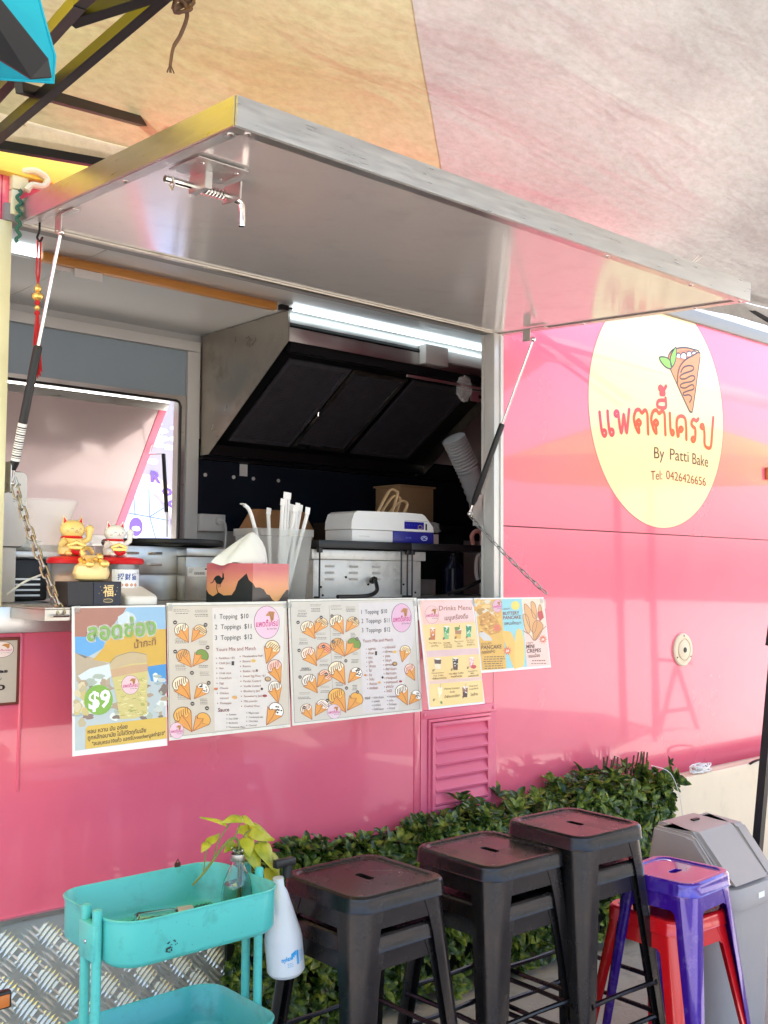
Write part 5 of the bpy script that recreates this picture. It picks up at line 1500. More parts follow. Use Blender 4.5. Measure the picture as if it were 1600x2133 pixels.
def cup(x, y, w, h, c1, c2, straw=None, ice=False):
    P.poly([(x-w/2, y-h), (x+w/2, y-h), (x+w*.38, y), (x-w*.38, y)], c1, 5)
    P.poly([(x-w*.44, y-h*.5), (x+w*.44, y-h*.5), (x+w*.38, y), (x-w*.38, y)], c2, 5.4)
    P.oval(x, y-h, w/2, w*.14, '#eadfcd', 5.6, 14)
    if straw: P.stroke([(x+4, y-h), (x+14, y-h-45)], 7, straw, 5.8)
    if ice:
        rn = random.Random(int(x))
        for k in range(6): P.blob(x+rn.uniform(-.3, .3)*w, y-rn.uniform(.3, .9)*h, 7, 7, '#f2e7dc', 6, rn, 6)
cup(212, 565, 62, 130, '#d98a4c', '#c8703a', None, True); cup(365, 550, 66, 140, '#4f9a58', '#8fc07c', None, True)
cup(500, 540, 76, 105, '#a87848', '#e0b050', '#4a2c1c'); P.blob(485, 425, 32, 22, '#6d8a34', 6); cup(622, 515, 66, 130, '#2f8a58', '#58b078', None, True)
cup(265, 885, 78, 110, '#5a3a2a', '#ead8b8'); cup(468, 890, 66, 130, '#3c2418', '#5a3824', None, True); cup(660, 855, 60, 110, '#eab4ae', '#e4a29c', None, True); P.blob(680, 845, 32, 22, '#c8403c', 6)
cup(285, 1235, 60, 140, '#f2e2ae', '#ecd690', '#c9b890', True); P.blob(300, 1255, 14, 14, '#7d9a44', 6); cup(582, 1185, 66, 110, '#8a5a48', '#4a2018', '#d8a89c', True)
for k, (x, y, n) in enumerate(((178, 555, 1), (335, 545, 1), (470, 530, 1), (600, 520, 1), (215, 905, 1), (425, 888, 1), (615, 860, 1), (215, 1230, 1), (560, 1185, 1))):
    P.text('$7', x-12, y+10, x+14, y+8, 22, '#3a1d14', 7, .03)
for body, x0, y0, x1, y1, h in (('Thai Milk Tea', 165, 610, 305, 602, 17), ('Thai Milk', 330, 602, 410, 596, 16), ('Green Tea', 330, 625, 425, 618, 16), ('Thai Lemon', 455, 580, 560, 570, 16), ('Tea', 490, 602, 525, 600, 16), ('Thai Green', 590, 560, 690, 552, 15), ('Smoothie', 605, 582, 680, 576, 15), ('Honey Lemon', 195, 945, 335, 930, 18), ('Thai Coffee', 212, 975, 330, 960, 18), ('Thai Milk Coffee', 388, 948, 565, 925, 20), ('Strawberry', 615, 908, 730, 892, 18), ('Milk', 650, 928, 690, 922, 16), ('Honey Lemon', 338, 1115, 512, 1095, 22), ('Soda', 400, 1145, 460, 1138, 20), ('Thai Iced', 632, 1072, 732, 1058, 19), ('Long Black', 635, 1102, 745, 1088, 19)):
    P.text(body, x0, y0, x1, y1, h, '#7d5a34', 7, .005)
for body, x0, y0, x1, y1, h in (('ชาเย็น', 195, 642, 270, 636, 15), ('ชาเขียวนม', 340, 650, 425, 642, 15), ('ชามะนาว', 485, 632, 552, 626, 14), ('ชาเขียว', 600, 612, 695, 604, 14), ('น้ำผึ้งมะนาวโบราณ', 205, 1008, 360, 990, 18), ('กาแฟโบราณ', 415, 978, 545, 962, 18), ('นมสตรอเบอร์รี่', 618, 962, 745, 945, 17), ('น้ำผึ้งมะนาวโซดา', 338, 1205, 520, 1178, 22), ('โอเลี้ยง', 648, 1172, 735, 1158, 26)):
    P.text(body, x0, y0, x1, y1, h, '#6d4628', 7, .01, .6)
P.build('print', r4)
# --- poster 5
Q5 = ((675, 90), (1450, 70), (1525, 860), (790, 915))
r5, P = poster('pancake_poster', 'landscape poster of buttery pancakes and mini crepes, rightmost on the pink wall', Q5, 2.892, 3.297, 1.345, 1.069, -.300, SHEETW)
P.poly([(690, 105), (1440, 85), (1512, 835), (800, 885)], '#f0c9bb', 1)
P.poly([(690, 105), (965, 98), (1045, 870), (800, 885)], '#dfae48', 2)
P.poly([(965, 98), (1195, 90), (1262, 850), (1045, 868)], '#93cbd0', 2)
rn = random.Random(9)
for k in range(40): P.blob(rn.uniform(700, 960), rn.uniform(120, 300), rn.uniform(18, 50), rn.uniform(14, 36), rn.choice(('#d9a24a', '#e4c07c', '#b98a3c', '#d8cbb0', '#c9a96a')), 2.5+.02*k, rn)
P.poly([(735, 300), (830, 230), (930, 330), (985, 430), (960, 470), (860, 500), (770, 420)], '#c98f32', 3.6)
for k in range(60): P.blob(rn.uniform(760, 960), rn.uniform(270, 470), 14, 10, rn.choice(('#d9a24a', '#b3781f', '#e6bd62')), 3.8+.01*k, rn, 7)
P.poly([(748, 500), (760, 440), (860, 510), (890, 560), (800, 560)], '#cfc9c2', 3.7)
for x, y in ((930, 420), (1048, 672), (1435, 545)):
    P.poly([(x+(52 if k % 2 == 0 else 26)*cos(2*pi*k/20), y+(56 if k % 2 == 0 else 28)*sin(2*pi*k/20)) for k in range(20)], '#d9714a', 5)
P.text('$8', 1032, 686, 1064, 684, 24, '#fbe9dc', 6, .03); P.text('$8', 1418, 560, 1450, 558, 24, '#fbe9dc', 6, .03)
P.oval(1125, 168, 46, 50, '#edcf5a', 4); minilogo(P, 926, 175, 50, 72, 5, bgc='#dba9b8')
P.poly(catmull([(990, 480), (1040, 455), (1090, 480), (1130, 600), (1150, 780), (1150, 858), (1118, 860), (1060, 700)], 3, True), '#e9b956', 4)
P.poly(catmull([(1135, 470), (1170, 430), (1205, 470), (1232, 640), (1225, 830), (1180, 858), (1130, 850), (1125, 640)], 3, True), '#efc466', 4.5)
P.poly([(1195, 92), (1440, 85), (1475, 400), (1330, 560), (1260, 480), (1215, 300)], '#eed2b8', 2.2)
for a in ([(1225, 150), (1290, 200), (1370, 330), (1330, 480), (1250, 330)], [(1300, 130), (1350, 150), (1370, 300), (1320, 290)], [(1395, 160), (1420, 180), (1425, 290), (1380, 300)], [(1210, 270), (1270, 300), (1290, 470), (1240, 440)], [(1320, 400), (1370, 330), (1440, 390), (1400, 500), (1335, 560)]):
    q = catmull(a, 3, True); P.poly(q, rn.choice(('#d89a58', '#e2b070', '#dba668')), 3+rn.uniform(0, .5)); P.stroke(q+[q[0]], 5, '#8a4c24', 3.8, cap=False)
P.poly([(1375, 240), (1430, 220), (1450, 300), (1400, 350)], '#c03a34', 4)
P.stroke(catmull([(1215, 450), (1290, 500), (1340, 560), (1400, 470), (1470, 400)], 4), 8, '#a5683a', 4.2)
P.text('CRISPY', 985, 218, 1070, 212, 18, '#8c4034', 6); P.text('BUTTERY', 990, 278, 1168, 268, 38, '#8c4034', 6, .02); P.text('PANCAKE', 992, 325, 1188, 314, 38, '#8c4034', 6, .02)
P.text('แพนเค้กเนย', 1008, 388, 1190, 378, 32, '#6b4638', 6, .01, .6)
P.text('ROLLED', 778, 608, 878, 600, 24, '#7d4a20', 6); P.text('PANCAKE', 778, 655, 986, 645, 42, '#6d3c1c', 6, .02); P.text('ทองโตเกียว', 785, 705, 920, 695, 30, '#6d3c1c', 6, .01, .6)
micro(P, 798, 735, 230, 25, 6, '#7d5a34', 6, -.02, 300)
P.text('CRISPY', 1248, 598, 1325, 594, 20, '#8c5040', 6); P.text('MINI', 1250, 648, 1338, 642, 42, '#5a2c24', 6, .02); P.text('CREPES', 1254, 698, 1412, 688, 42, '#5a2c24', 6, .02); P.text('ขนมเบื้อง', 1275, 752, 1398, 742, 30, '#5a2c24', 6, .01, .6)
micro(P, 1305, 780, 175, 26, 1, '#8c5040', 6, -.02, 301); micro(P, 1278, 815, 215, 20, 1, '#8c5040', 6, -.02, 302)
P.build('print', r5)
# tape and clips on the posters' top edges
for x in (1.31, 1.60, 2.02, 2.035, 2.585, 2.61, 2.885, 3.28):
    g = G(); g.box(x-.008, x+.008, -.2665, -.2655, SILL-.012, SILL+.006); g.build('tape', M['frost'], shelf)
# small framed sign cut by the left edge
sg = thing('surcharge_sign', 'brown framed notice ending in ges and a percent sign, cut by the left picture edge', 'sign', (1.13, -.005, 1.05))
g = G(); g.box(1.0, 1.259, -.010, -.006, 1.05, 1.243, bev=.001, seg=1); g.build('frame', mat('brown_card', (.18, .035, .02), .5), sg)
g = G(); g.box(1.005, 1.250, -.0125, -.0103, 1.058, 1.234); g.build('card', mat('beige_card', (.56, .49, .41), .5, var=.05), sg)
P = Print(lambda x, y, L: (1.250-(280-x)*.000252, -.0128-.0003*L, 1.235-(y-265)*.000176))
P.oval(105, 412, 135, 130, '#6b5550', 1); P.oval(105, 412, 128, 124, '#f0dcd8', 1.5)
P.poly([(95, 345), (130, 320), (190, 320), (185, 385), (170, 400), (140, 365)], '#c8873c', 2); P.text('แพตตี้เครป', -10, 440, 212, 436, 24, '#d05c8c', 2, .02, .6); P.text('By Patti Bake', 90, 470, 205, 468, 10, '#6b4a4a', 2)
P.text('d', 8, 640, 72, 640, 70, '#161210', 2, .04)
P.text('ges', 0, 785, 178, 785, 44, '#161210', 2, .04, .55)
P.text('0', -70, 955, 40, 950, 78, '#161210', 2, .02); P.stroke([(0, 1045), (108, 870)], 7, '#161210', 2); P.text('0', 52, 1064, 152, 1062, 88, '#161210', 2, .03)
P.build('print', sg)

# ================================================================== metal stools
def make_stool(name, label, cat, w, h, mb, ms, group, splay=.055, footbar=True):
    r = thing(name, label, cat, (0, 0, 0), group)
    hw = w/2
    g = G()
    N = 6
    slot = [(x, y) for x, y, _ in (rrect(.0115, .031*w/.31, .0113, 0, (0, 0), N) if footbar else rrect(.027, .0115, .0113, 0, (0, 0), N))]
    rings = [[(x*.98, y*.98, h-.016) for x, y in slot], [(x, y, h-.007) for x, y in slot], [(x*1.07, y*1.07, h-.006) for x, y in slot], [(x*1.14, y*1.14, h-.006) for x, y in slot]]
    for inset, z, rad in ((.030, h-.006, .030), (.0285, h-.006, .031), (.026, h-.0055, .032), (.021, h-.001, .036), (.014, h, .040), (.007, h-.001, .043), (.002, h-.006, .046), (0, h-.014, .047), (-.001, h-.036, .048), (-.003, h-.040, .049), (.001, h-.041, .048), (.003, h-.030, .046)):
        rings.append(rrect(hw-inset, hw-inset, rad, z, (0, 0), N))
    g.loft(rings, True)
    # seat tone with the pink reflection in its colour: faces between slot and the rim
    for f in g.bm.faces:
        c = f.calc_center_median()
        if c.z > h-.0058 and max(abs(c.x), abs(c.y)) < hw-.024: f.material_index = 1
    g.build('seat', [mb, ms], r, ang=30)
    # aprons between the legs
    s0 = hw-.008
    for k in range(4):
        g = G()
        a0, a1 = (s0-.050), (s0-.046)
        pts = [(-a0, h-.038), (a0, h-.038), (a0+.006, h-.095), (a0-.012, h-.083), (-a0+.012, h-.083), (-a0-.006, h-.095)]
        def f0(x, z, o=0., k=k):
            y = s0+(h-z)*splay/h*1.0-.0015+o
            for _ in range(k): x, y = -y, x
            return (x, y, z)
        # f0 rotates around the stool
        def rot(x, y, z, k=k):
            for _ in range(k): x, y = -y, x
            return (x, y, z)
        g.prism(pts, lambda x, z: rot(x, s0+(h-z)*splay/h-.0005, z), lambda x, z: rot(x, s0+(h-z)*splay/h-.0030, z))
        g.build('apron', mb, r, ang=40)
    for k in range(4):
        sx, sy = ((1, 1), (-1, 1), (-1, -1), (1, -1))[k]
        g = G()
        rings = []
        for t in (0, .03, .07, .13, .25, .45, .65, .85, .95, 1.0):
            z = (h-.036)*(1-t)
            s = s0+.001+(h-z)*splay/h
            a = .034+.040*(1-t)**1.1+.012*max(0, 1-t/.10)
            a *= w/.31
            rad = (.040*(1-t)+.012)*w/.31
            th = .003
            out = []
            n = 7
            out.append((s-a, s)); 
            for i in range(n):
                b = pi/2*(1-i/(n-1))
                out.append((s-rad+rad*cos(b), s-rad+rad*sin(b)))
            out.append((s, s-a))
            inn = [(s-th, s-a)]
            for i in range(n):
                b = pi/2*(i/(n-1))
                rr_ = rad-th
                inn.append((s-rad+rr_*cos(b), s-rad+rr_*sin(b)))
            inn.append((s-a, s-th))
            rings.append([(sx*x, sy*y, z) for x, y in out+inn])
        g.loft(rings, True, True, True)
        g.build('leg', mb, r, ang=40)
        g = G()
        s = s0+splay
        g.box(sx*(s-.016)-.017, sx*(s-.016)+.017, sy*(s-.016)-.017, sy*(s-.016)+.017, 0.0, .012, bev=.005)
        g.build('rubber_foot', M['black'], r)
    if footbar:
        zb = .29
        s = s0+(h-zb)*splay/h-.004
        for k in range(4):
            g = G()
            q = [(-s+.03, -s), (-s+.045, -s+.002), (0, -s+.006), (s-.045, -s+.002), (s-.03, -s)]
            def rot(x, y, k=k):
                for _ in range(k): x, y = -y, x
                return x, y
            g.tube([(*rot(x, y), zb) for x, y in q], [.011, .0075, .0065, .0075, .011], 8)
            g.build('foot_bar', mb, r)
    return r
GS = 'dark metal stools stacked in pairs before the hedge'
DZ = .098
st1 = make_stool('metal_stool', 'scratched dark metal bar stool, top of the stack beside the turquoise trolley', 'stool', .312, .665-DZ-GZ, M['gun'], M['gun_seat_pink_lit'], GS)
st1.location = (1.800, -.915, DZ+GZ)
d1 = dup(st1, (1.803, -.912, GZ), 'lower dark metal stool nested under the stool beside the turquoise trolley', radians(.4))
d2 = dup(st1, (2.220, -.962, DZ+.008+GZ), 'dark metal bar stool on top of the middle stack, before the hedge', radians(-1.0))
d3 = dup(st1, (2.223, -.960, GZ), 'lower dark metal stool nested under the middle stack top', radians(-.3))
st4 = make_stool('metal_stool', 'tallest dark metal bar stool, top of the stack beside the purple stool', 'stool', .298, .712-DZ-GZ, M['gun'], M['gun_seat_pink_lit'], GS, .060)
st4.location = (2.520, -1.025, DZ+GZ)
st4.rotation_euler = (0, 0, radians(-2))
d5 = dup(st4, (2.523, -1.023, GZ), 'lower tall dark metal stool nested under the tallest stack top', radians(-1.6))
# scratches on the first stool
P = Print(lambda x, y, L: (1.80+x*.001, -.915-y*.001, .665-.0052+.0003*L))
P.stroke(catmull([(40, -30), (75, -5), (98, 35), (60, 62)], 6), .8, '#b8a8a4', 1, cap=False); P.stroke([(92, 30), (88, 38)], 3, '#d0c4c0', 1, cap=False)
scr = P.build('scratch', st1)
pu = make_stool('low_stool', 'glossy purple low metal stool with chipped paint, on top of the red one', 'stool', .252, .57, M['purple'], M['purple'], 'bright low stools', .052, False)
pu.location = (2.785, -1.190, .112+GZ)
pu.rotation_euler = (0, 0, radians(3))
g = G(); g.ball((-.165, -.169, .11), .010, 8, (1, 1, 1.4))
for v in g.bm.verts: v.co += Vector((0, 0, 0))
rd = make_stool('low_stool', 'glossy red low metal stool under the purple stool', 'stool', .268, .57, M['red'], M['red'], 'bright low stools', .075, False)
rd.location = (2.785, -1.160, GZ)
rd.rotation_euler = (0, 0, radians(-3))
g.bm.free()
# paint chips on the purple stool
P = Print(lambda x, y, L: (2.785+x*.001, -1.190-y*.001, .5607+.0003*L))
rn = random.Random(3)
for k in range(26):
    u = rn.uniform(-105, 105)
    q = (u, rn.uniform(113, 121)) if k % 2 else (-rn.uniform(113, 121), u)
    P.blob(q[0], q[1], rn.uniform(1, 5), rn.uniform(.6, 1.6), '#cbb9e0', 1+.02*k, rn, 7, .4)
P.build('paint_chip', pu)

# ================================================================== turquoise trolley
tl_ = thing('trolley', 'turquoise enamelled metal trolley with two trays, scuffed, left of the stools', 'trolley', (1.29, -.82, 0))
def tray(zr, nm, hook=True):
    cx, cy, hx, hy = 1.292, -.822, .212, .155
    rr = lambda i, z, r: rrect(hx-i, hy-i, r, z, (cx, cy), 7)
    g = G()
    g.loft([rr(.012, zr-.098, .055), rr(.006, zr-.100+.008, .060), rr(.001, zr-.085, .064), rr(0, zr-.004, .065), rr(-.003, zr-.003, .068), rr(-.004, zr+.001, .069), rr(-.001, zr+.003, .066), rr(.003, zr-.001, .062),
            rr(.0035, zr-.083, .061), rr(.009, zr-.092, .056), rr(.030, zr-.0945, .040), rr(.030, zr-.0965, .040), rr(.012, zr-.098, .055)], True)
    t = g.build(nm, M['teal'], tl_, ang=45)
    g = G()
    z = zr-.0945
    L = .0135
    for i in range(-44, 46):
        for sg in (1, -1):
            # diagonal wires clipped to the floor opening
            x0, x1 = cx-hx+.028, cx+hx-.028
            y0, y1 = cy-hy+.028, cy+hy-.028
            c = cx+i*L
            pts = []
            a, b = (c-(y1-y0)/2*sg*1.6, y0), (c+(y1-y0)/2*sg*1.6, y1)
            # clip in x
            def cl(p, q):
                t0, t1 = 0., 1.
                dx = q[0]-p[0]
                if dx == 0: return None
                ta, tb_ = (x0-p[0])/dx, (x1-p[0])/dx
                t0, t1 = max(t0, min(ta, tb_)), min(t1, max(ta, tb_))
                if t0 >= t1: return None
                return [(p[0]+dx*t, p[1]+(q[1]-p[1])*t) for t in (t0, t1)]
            s = cl(a, b)
            if s:
                g.bar((*s[0], z+.0015*(sg > 0)), (*s[1], z+.0015*(sg > 0)), .0022, .0016)
    g.build('floor_mesh', mat('green_wire', (.05, .16, .10), .5) if 'green_wire' not in bpy.data.materials else bpy.data.materials['green_wire'], t, kind='stuff', smooth=False)
    return t
t1 = tray(.700, 'tray'); t2 = tray(.400, 'tray'); t3 = tray(.09, 'tray')
for xx, y0, sg in ((1.068, -.848, -1), (1.068, -.900, -1), (1.516, -.800, 1), (1.516, -.852, 1)):
    g = G(); g.tube([(xx, y0, GZ+.05), (xx, y0, .716)], .0105, 12); g.ball((xx, y0, .716), .0105, 10, (1, 1, .4)); g.build('pole', M['teal'], tl_)
for zr in (.70, .40):
    for xx, y0 in ((1.068, -.874), (1.516, -.826)):
        g = G(); g.box(xx-.013, xx+.008, y0-.034, y0+.034, zr-.088, zr-.010, bev=.004); g.build('bracket', M['teal'], tl_)
        g = G(); g.ball((xx-.014 if xx < 1.2 else xx+.014, y0, zr-.05), .005, 8, (.6, 1, 1)); g.build('screw', M['chrome'], tl_)
for xx, y0 in ((1.12, -.70), (1.12, -.945), (1.46, -.70), (1.46, -.945)):
    g = G(); g.tube([(xx-.010, y0, GZ+.026), (xx+.010, y0, GZ+.026)], .025, 16); g.build('castor', M['black'], tl_)
# rust clip on the back rim
g = G(); g.box(1.392, 1.408, -.668, -.664, .685, .712, bev=.001); g.tube([(1.394, -.668, .712), (1.398, -.672, .722), (1.404, -.668, .712)], .0015, 5)
tag(g.build('bulldog_clip', mat('rusty_clip', (.12, .045, .03), .7, .3, var=.4, vscale=60)), 'small rusty clip on the back rim of the trolley', 'clip')
# scuffs on the front tray face
P = Print(lambda x, y, L: (1.292-.212+.06+x*.001, -.822-.1556-.0003*L, .66-y*.001))
rn = random.Random(14)
for k in range(16):
    P.blob(62+rn.uniform(-14, 14), 16+rn.uniform(-6, 28)*.8, rn.uniform(1, 4), rn.uniform(.8, 2.6), '#1d2a28', 1+.02*k, rn, 8, .4)
for k in range(22):
    P.blob(rn.uniform(0, 300), rn.uniform(-30, 45), rn.uniform(.5, 1.4), rn.uniform(.4, 1), '#2c5a52', 1.5+.02*k, rn, 7, .4)
P.build('scuff', tl_)
# bottle vase with pothos
bv = thing('glass_bottle', 'small clear glass bottle half full of water holding the vine, in the trolley', 'bottle', (1.512, -.80, .606))
bx_, by_ = 1.478, -.815
g = G()
g.lathe([(.001, .002), (.034, .002), (.038, .008), (.0385, .050), (.034, .080), (.020, .110), (.0135, .125), (.0125, .150), (.0155, .152), (.0155, .158), (.0125, .158), (.0105, .150), (.0115, .125), (.018, .109), (.032, .078), (.0355, .050), (.035, .010), (.001, .006)], (bx_, by_, .606), 26)
g.build('glass', M['glass'], bv)
g = G(); g.lathe([(.001, .0065), (.0345, .0105), (.035, .050), (.0325, .074), (.001, .074)], (bx_, by_, .606), 24); g.build('water', M['water'], bv)
g = G(); g.lathe([(.0165, .128), (.0172, .132), (.0172, .140), (.0165, .144)], (bx_, by_, .606), 20); g.build('neck_ring', mat('metal_cap_ring', (.45, .42, .38), .35, .9), bv)
vine = thing('pothos_vine', 'yellow green heart-leaved vine growing from the glass bottle', 'plant', (1.48, -.815, .66))
def heart_leaf(base, tip, width, up, curl=.25, name='leaf', mt=None, parent=vine):
    base, tip, up = Vector(base), Vector(tip), Vector(up).normalized()
    d = tip-base; L = d.length; d.normalize()
    s = d.cross(up).normalized(); n = s.cross(d).normalized()
    g = G()
    rows = []
    for i, (t, wd, back) in enumerate(((0, .04, 0), (-.06, .55, 0), (.05, .86, 0), (.20, 1.0, 0), (.40, .90, 0), (.62, .62, 0), (.82, .30, 0), (1.0, .02, 0))):
        row = []
        for k in range(7):
            u = (k-3)/3
            tt = t
            if i == 0: tt = .04-.0*abs(u)
            if i == 1: tt = -.07*abs(u)+.02
            z = -curl*(u*u)*.18*L - .22*L*t*t*curl*2 + .02*L*sin(5*t)
            row.append(base+d*(L*tt)+s*(u*wd*width/2)+n*z)
        rows.append(row)
    g.loft(rows, False)
    return g.build(name, mt or M['pothos'], parent, ang=80)
st = catmull([(1.480, -.815, .64), (1.482, -.815, .765), (1.462, -.818, .790), (1.435, -.82, .778), (1.405, -.82, .748), (1.378, -.82, .722), (1.350, -.82, .700)], 6)
g = G(); g.tube(st, [.0032]*(len(st)-6)+[.0026]*6, 7)
g.tube(catmull([(1.486, -.812, .64), (1.50, -.812, .74), (1.53, -.815, .765), (1.555, -.82, .745), (1.575, -.82, .70)], 6), .0026, 7)
g.build('stem', M['stem'], vine)
for k, (p0, p1, p2) in enumerate((((1.455, -.82, .787), (1.470, -.82, .80), (1.487, -.82, .838)), ((1.405, -.82, .75), (1.42, -.82, .79), (1.452, -.82, .83)), ((1.378, -.82, .722), (1.383, -.82, .76), (1.390, -.82, .79)), ((1.492, -.81, .755), (1.50, -.81, .79), (1.52, -.81, .80)), ((1.53, -.815, .763), (1.54, -.815, .77), (1.56, -.82, .765)))):
    g = G(); g.tube(catmull([p0, p1, p2], 4), .0017, 6); g.build('leaf_stalk', M['stem'], vine)
for b, t, w, up, cu in (((1.440, -.82, .829), (1.385, -.80, .858), .028, (.1, -.35, 1), .3), ((1.487, -.82, .838), (1.425, -.83, .850), .040, (.0, -.5, 1), .5), ((1.487, -.822, .838), (1.520, -.84, .822), .036, (0, -.6, 1), .6), ((1.390, -.82, .793), (1.362, -.84, .785), .026, (0, -.5, 1), .5), ((1.392, -.82, .793), (1.435, -.80, .812), .032, (.0, -.2, 1), .4),
                        ((1.520, -.81, .803), (1.588, -.83, .780), .062, (0, -.75, .8), .5), ((1.502, -.815, .785), (1.492, -.85, .752), .045, (-.3, -1, .4), .4), ((1.515, -.81, .765), (1.525, -.855, .705), .062, (.1, -1, .3), .3), ((1.545, -.815, .768), (1.560, -.86, .715), .064, (.2, -1, .35), .35), ((1.575, -.82, .735), (1.590, -.85, .680), .052, (.4, -1, .3), .3), ((1.572, -.82, .700), (1.560, -.85, .655), .045, (-.2, -1, .2), .3),
                        ((1.500, -.80, .79), (1.535, -.79, .815), .045, (0, -.6, .8), .4), ((1.478, -.80, .775), (1.455, -.79, .748), .03, (0, -1, .5), .4)):
    heart_leaf(b, t, w*.86, up, cu)
# lying jar
jr = thing('glass_jar', 'empty clear glass jar lying on its side in the upper tray', 'jar', (1.31, -.80, .607))
g = G()
ax = Vector((.96, -.28, 0)).normalized(); sd_ = Vector((.28, .96, 0)).normalized()
def lj(prof, c):
    g.loft([[Vector(c)+ax*z+sd_*(r*cos(2*pi*k/20))+Vector((0, 0, r*sin(2*pi*k/20))) for k in range(20)] for r, z in prof], True)
lj([(.001, 0), (.018, .001), (.0215, .008), (.0215, .085), (.019, .10), (.019, .115), (.0175, .115), (.0175, .099), (.0195, .084), (.0195, .009), (.001, .004)], (1.225, -.775, .629)); g.build('glass', M['glass'], jr)
g = G(); lj([(.0195, .098), (.0225, .099), (.0225, .135), (.001, .1355)], (1.225, -.775, .629)); g.build('lid', mat('clear_metal_lid', (.6, .6, .52), .3, .6), jr)
# spray bottle hanging on the right end
sp_ = thing('spray_bottle', 'hanging translucent white spray bottle with blue print, at the right end of the trolley', 'bottle', (1.575, -.86, .47))
g = G()
cxs, cys = 1.576, -.868
prof = [(.001, .455), (.040, .455), (.0465, .464), (.0465, .540), (.044, .556), (.020, .655), (.0135, .668), (.0135, .690), (.001, .690)]
g.lathe(prof, (0, 0, 0), 26)
rot = Matrix.Rotation(radians(-7), 3, 'Y')
for v in g.bm.verts:
    p = rot @ (v.co-Vector((0, 0, .57))); v.co = p+Vector((cxs, cys, .57))
g.build('bottle', M['spraywhite'], sp_)
g = G(); g.lathe([(.001, .457), (.0385, .458), (.045, .466), (.045, .525), (.001, .526)], (0, 0, 0), 24)
for v in g.bm.verts:
    p = rot @ (v.co-Vector((0, 0, .57))); v.co = p+Vector((cxs, cys, .57))
g.build('liquid', mat('pale_blue_liquid', (.50, .60, .74), .3, trans=.1), sp_)
g = G(); g.tube([(1.588, -.868, .686), (1.590, -.868, .715)], .012, 12); g.box(1.55, 1.61, -.878, -.858, .712, .732, bev=.004)
g.build('trigger', M['black'], sp_)
def spm(x, y, L):
    a = radians(-60)+(x)*.0215
    r = .0468+.0002*L
    p = Vector((r*sin(a), -r*cos(a), .53-y*.001))
    p = rot @ (p-Vector((0, 0, .57)))
    return tuple(p+Vector((cxs, cys, .57)))
P = Print(spm)
BL = '#2f9fe0'
P.text('nylex', 12, 30, 38, 26, 11, BL, 2, .03)
for k in range(6): P.rect(36+k*2.2, 12-k*1.0, 38.2+k*2.2, 26-k*2+(2 if k % 2 else 0), BL, 2)
for k in range(5): P.rect(50+k*1.4, 8, 51.4+k*1.4, 42, BL, 2)
micro(P, 24, 34, 16, 4, 3, '#7db4e0', 2, 0, 5); micro(P, 58, 12, 16, 4, 7, '#7db4e0', 2, 0, 6)
P.build('bottle_print', sp_)

# small bracket light at the bottom left
ll = thing('orange_reflector', 'black-rimmed orange reflector cut by the left picture edge', 'reflector', (.86, -.9, .5))
g = G(); g.box(.835, .886, -.905, -.885, .566, .600, bev=.004); g.build('rim', M['black'], ll)
g = G(); g.box(.84, .880, -.909, -.9055, .571, .595, bev=.002); g.build('lens', M['orange_paint'], ll)
g = G(); g.box(.80, .862, -.90, -.88, .0, .565, bev=.004); g.build('post', M['steel_box'], ll)

# ================================================================== hedge
hg = thing('artificial_hedge', 'dark green artificial leaf hedge standing against the trailer behind the stools', 'hedge', (3.1, -.18, 0))
rn = random.Random(21)
LEAFV = [(0, 0, 0), (.25, .19, .05), (.55, .25, .06), (1.0, 0, -.08), (.55, -.25, .06), (.25, -.19, .05), (.28, 0, -.03), (.60, 0, -.02), (.84, .14, .0), (.84, -.14, .0)]
LEAFF = [(0, 6, 1), (1, 6, 7, 2), (2, 7, 8), (8, 7, 3), (0, 5, 6), (5, 4, 7, 6), (4, 9, 7), (9, 3, 7)]
def leaf_me(name, mt):
    me = bpy.data.meshes.new(name)
    me.from_pydata([Vector(v)-Vector((.5, 0, 0)) for v in LEAFV], [], LEAFF)
    me.polygons.foreach_set('use_smooth', [True]*len(me.polygons))
    me.materials.append(mt)
    return me
LM = [leaf_me('leaf', M['hedge']), leaf_me('leaf', M['hedge_tip'])]
allv, allf, allm = [], [], []
single = []
def hedge_top(x):
    return .410+.10*min(1, max(0, (x-2.0)/2.0))+.022*sin(x*9)+.02*sin(x*23)
def depth(x):
    return .10+.14*min(1, max(0, (x-2.2)/1.6))
nsp = 2200
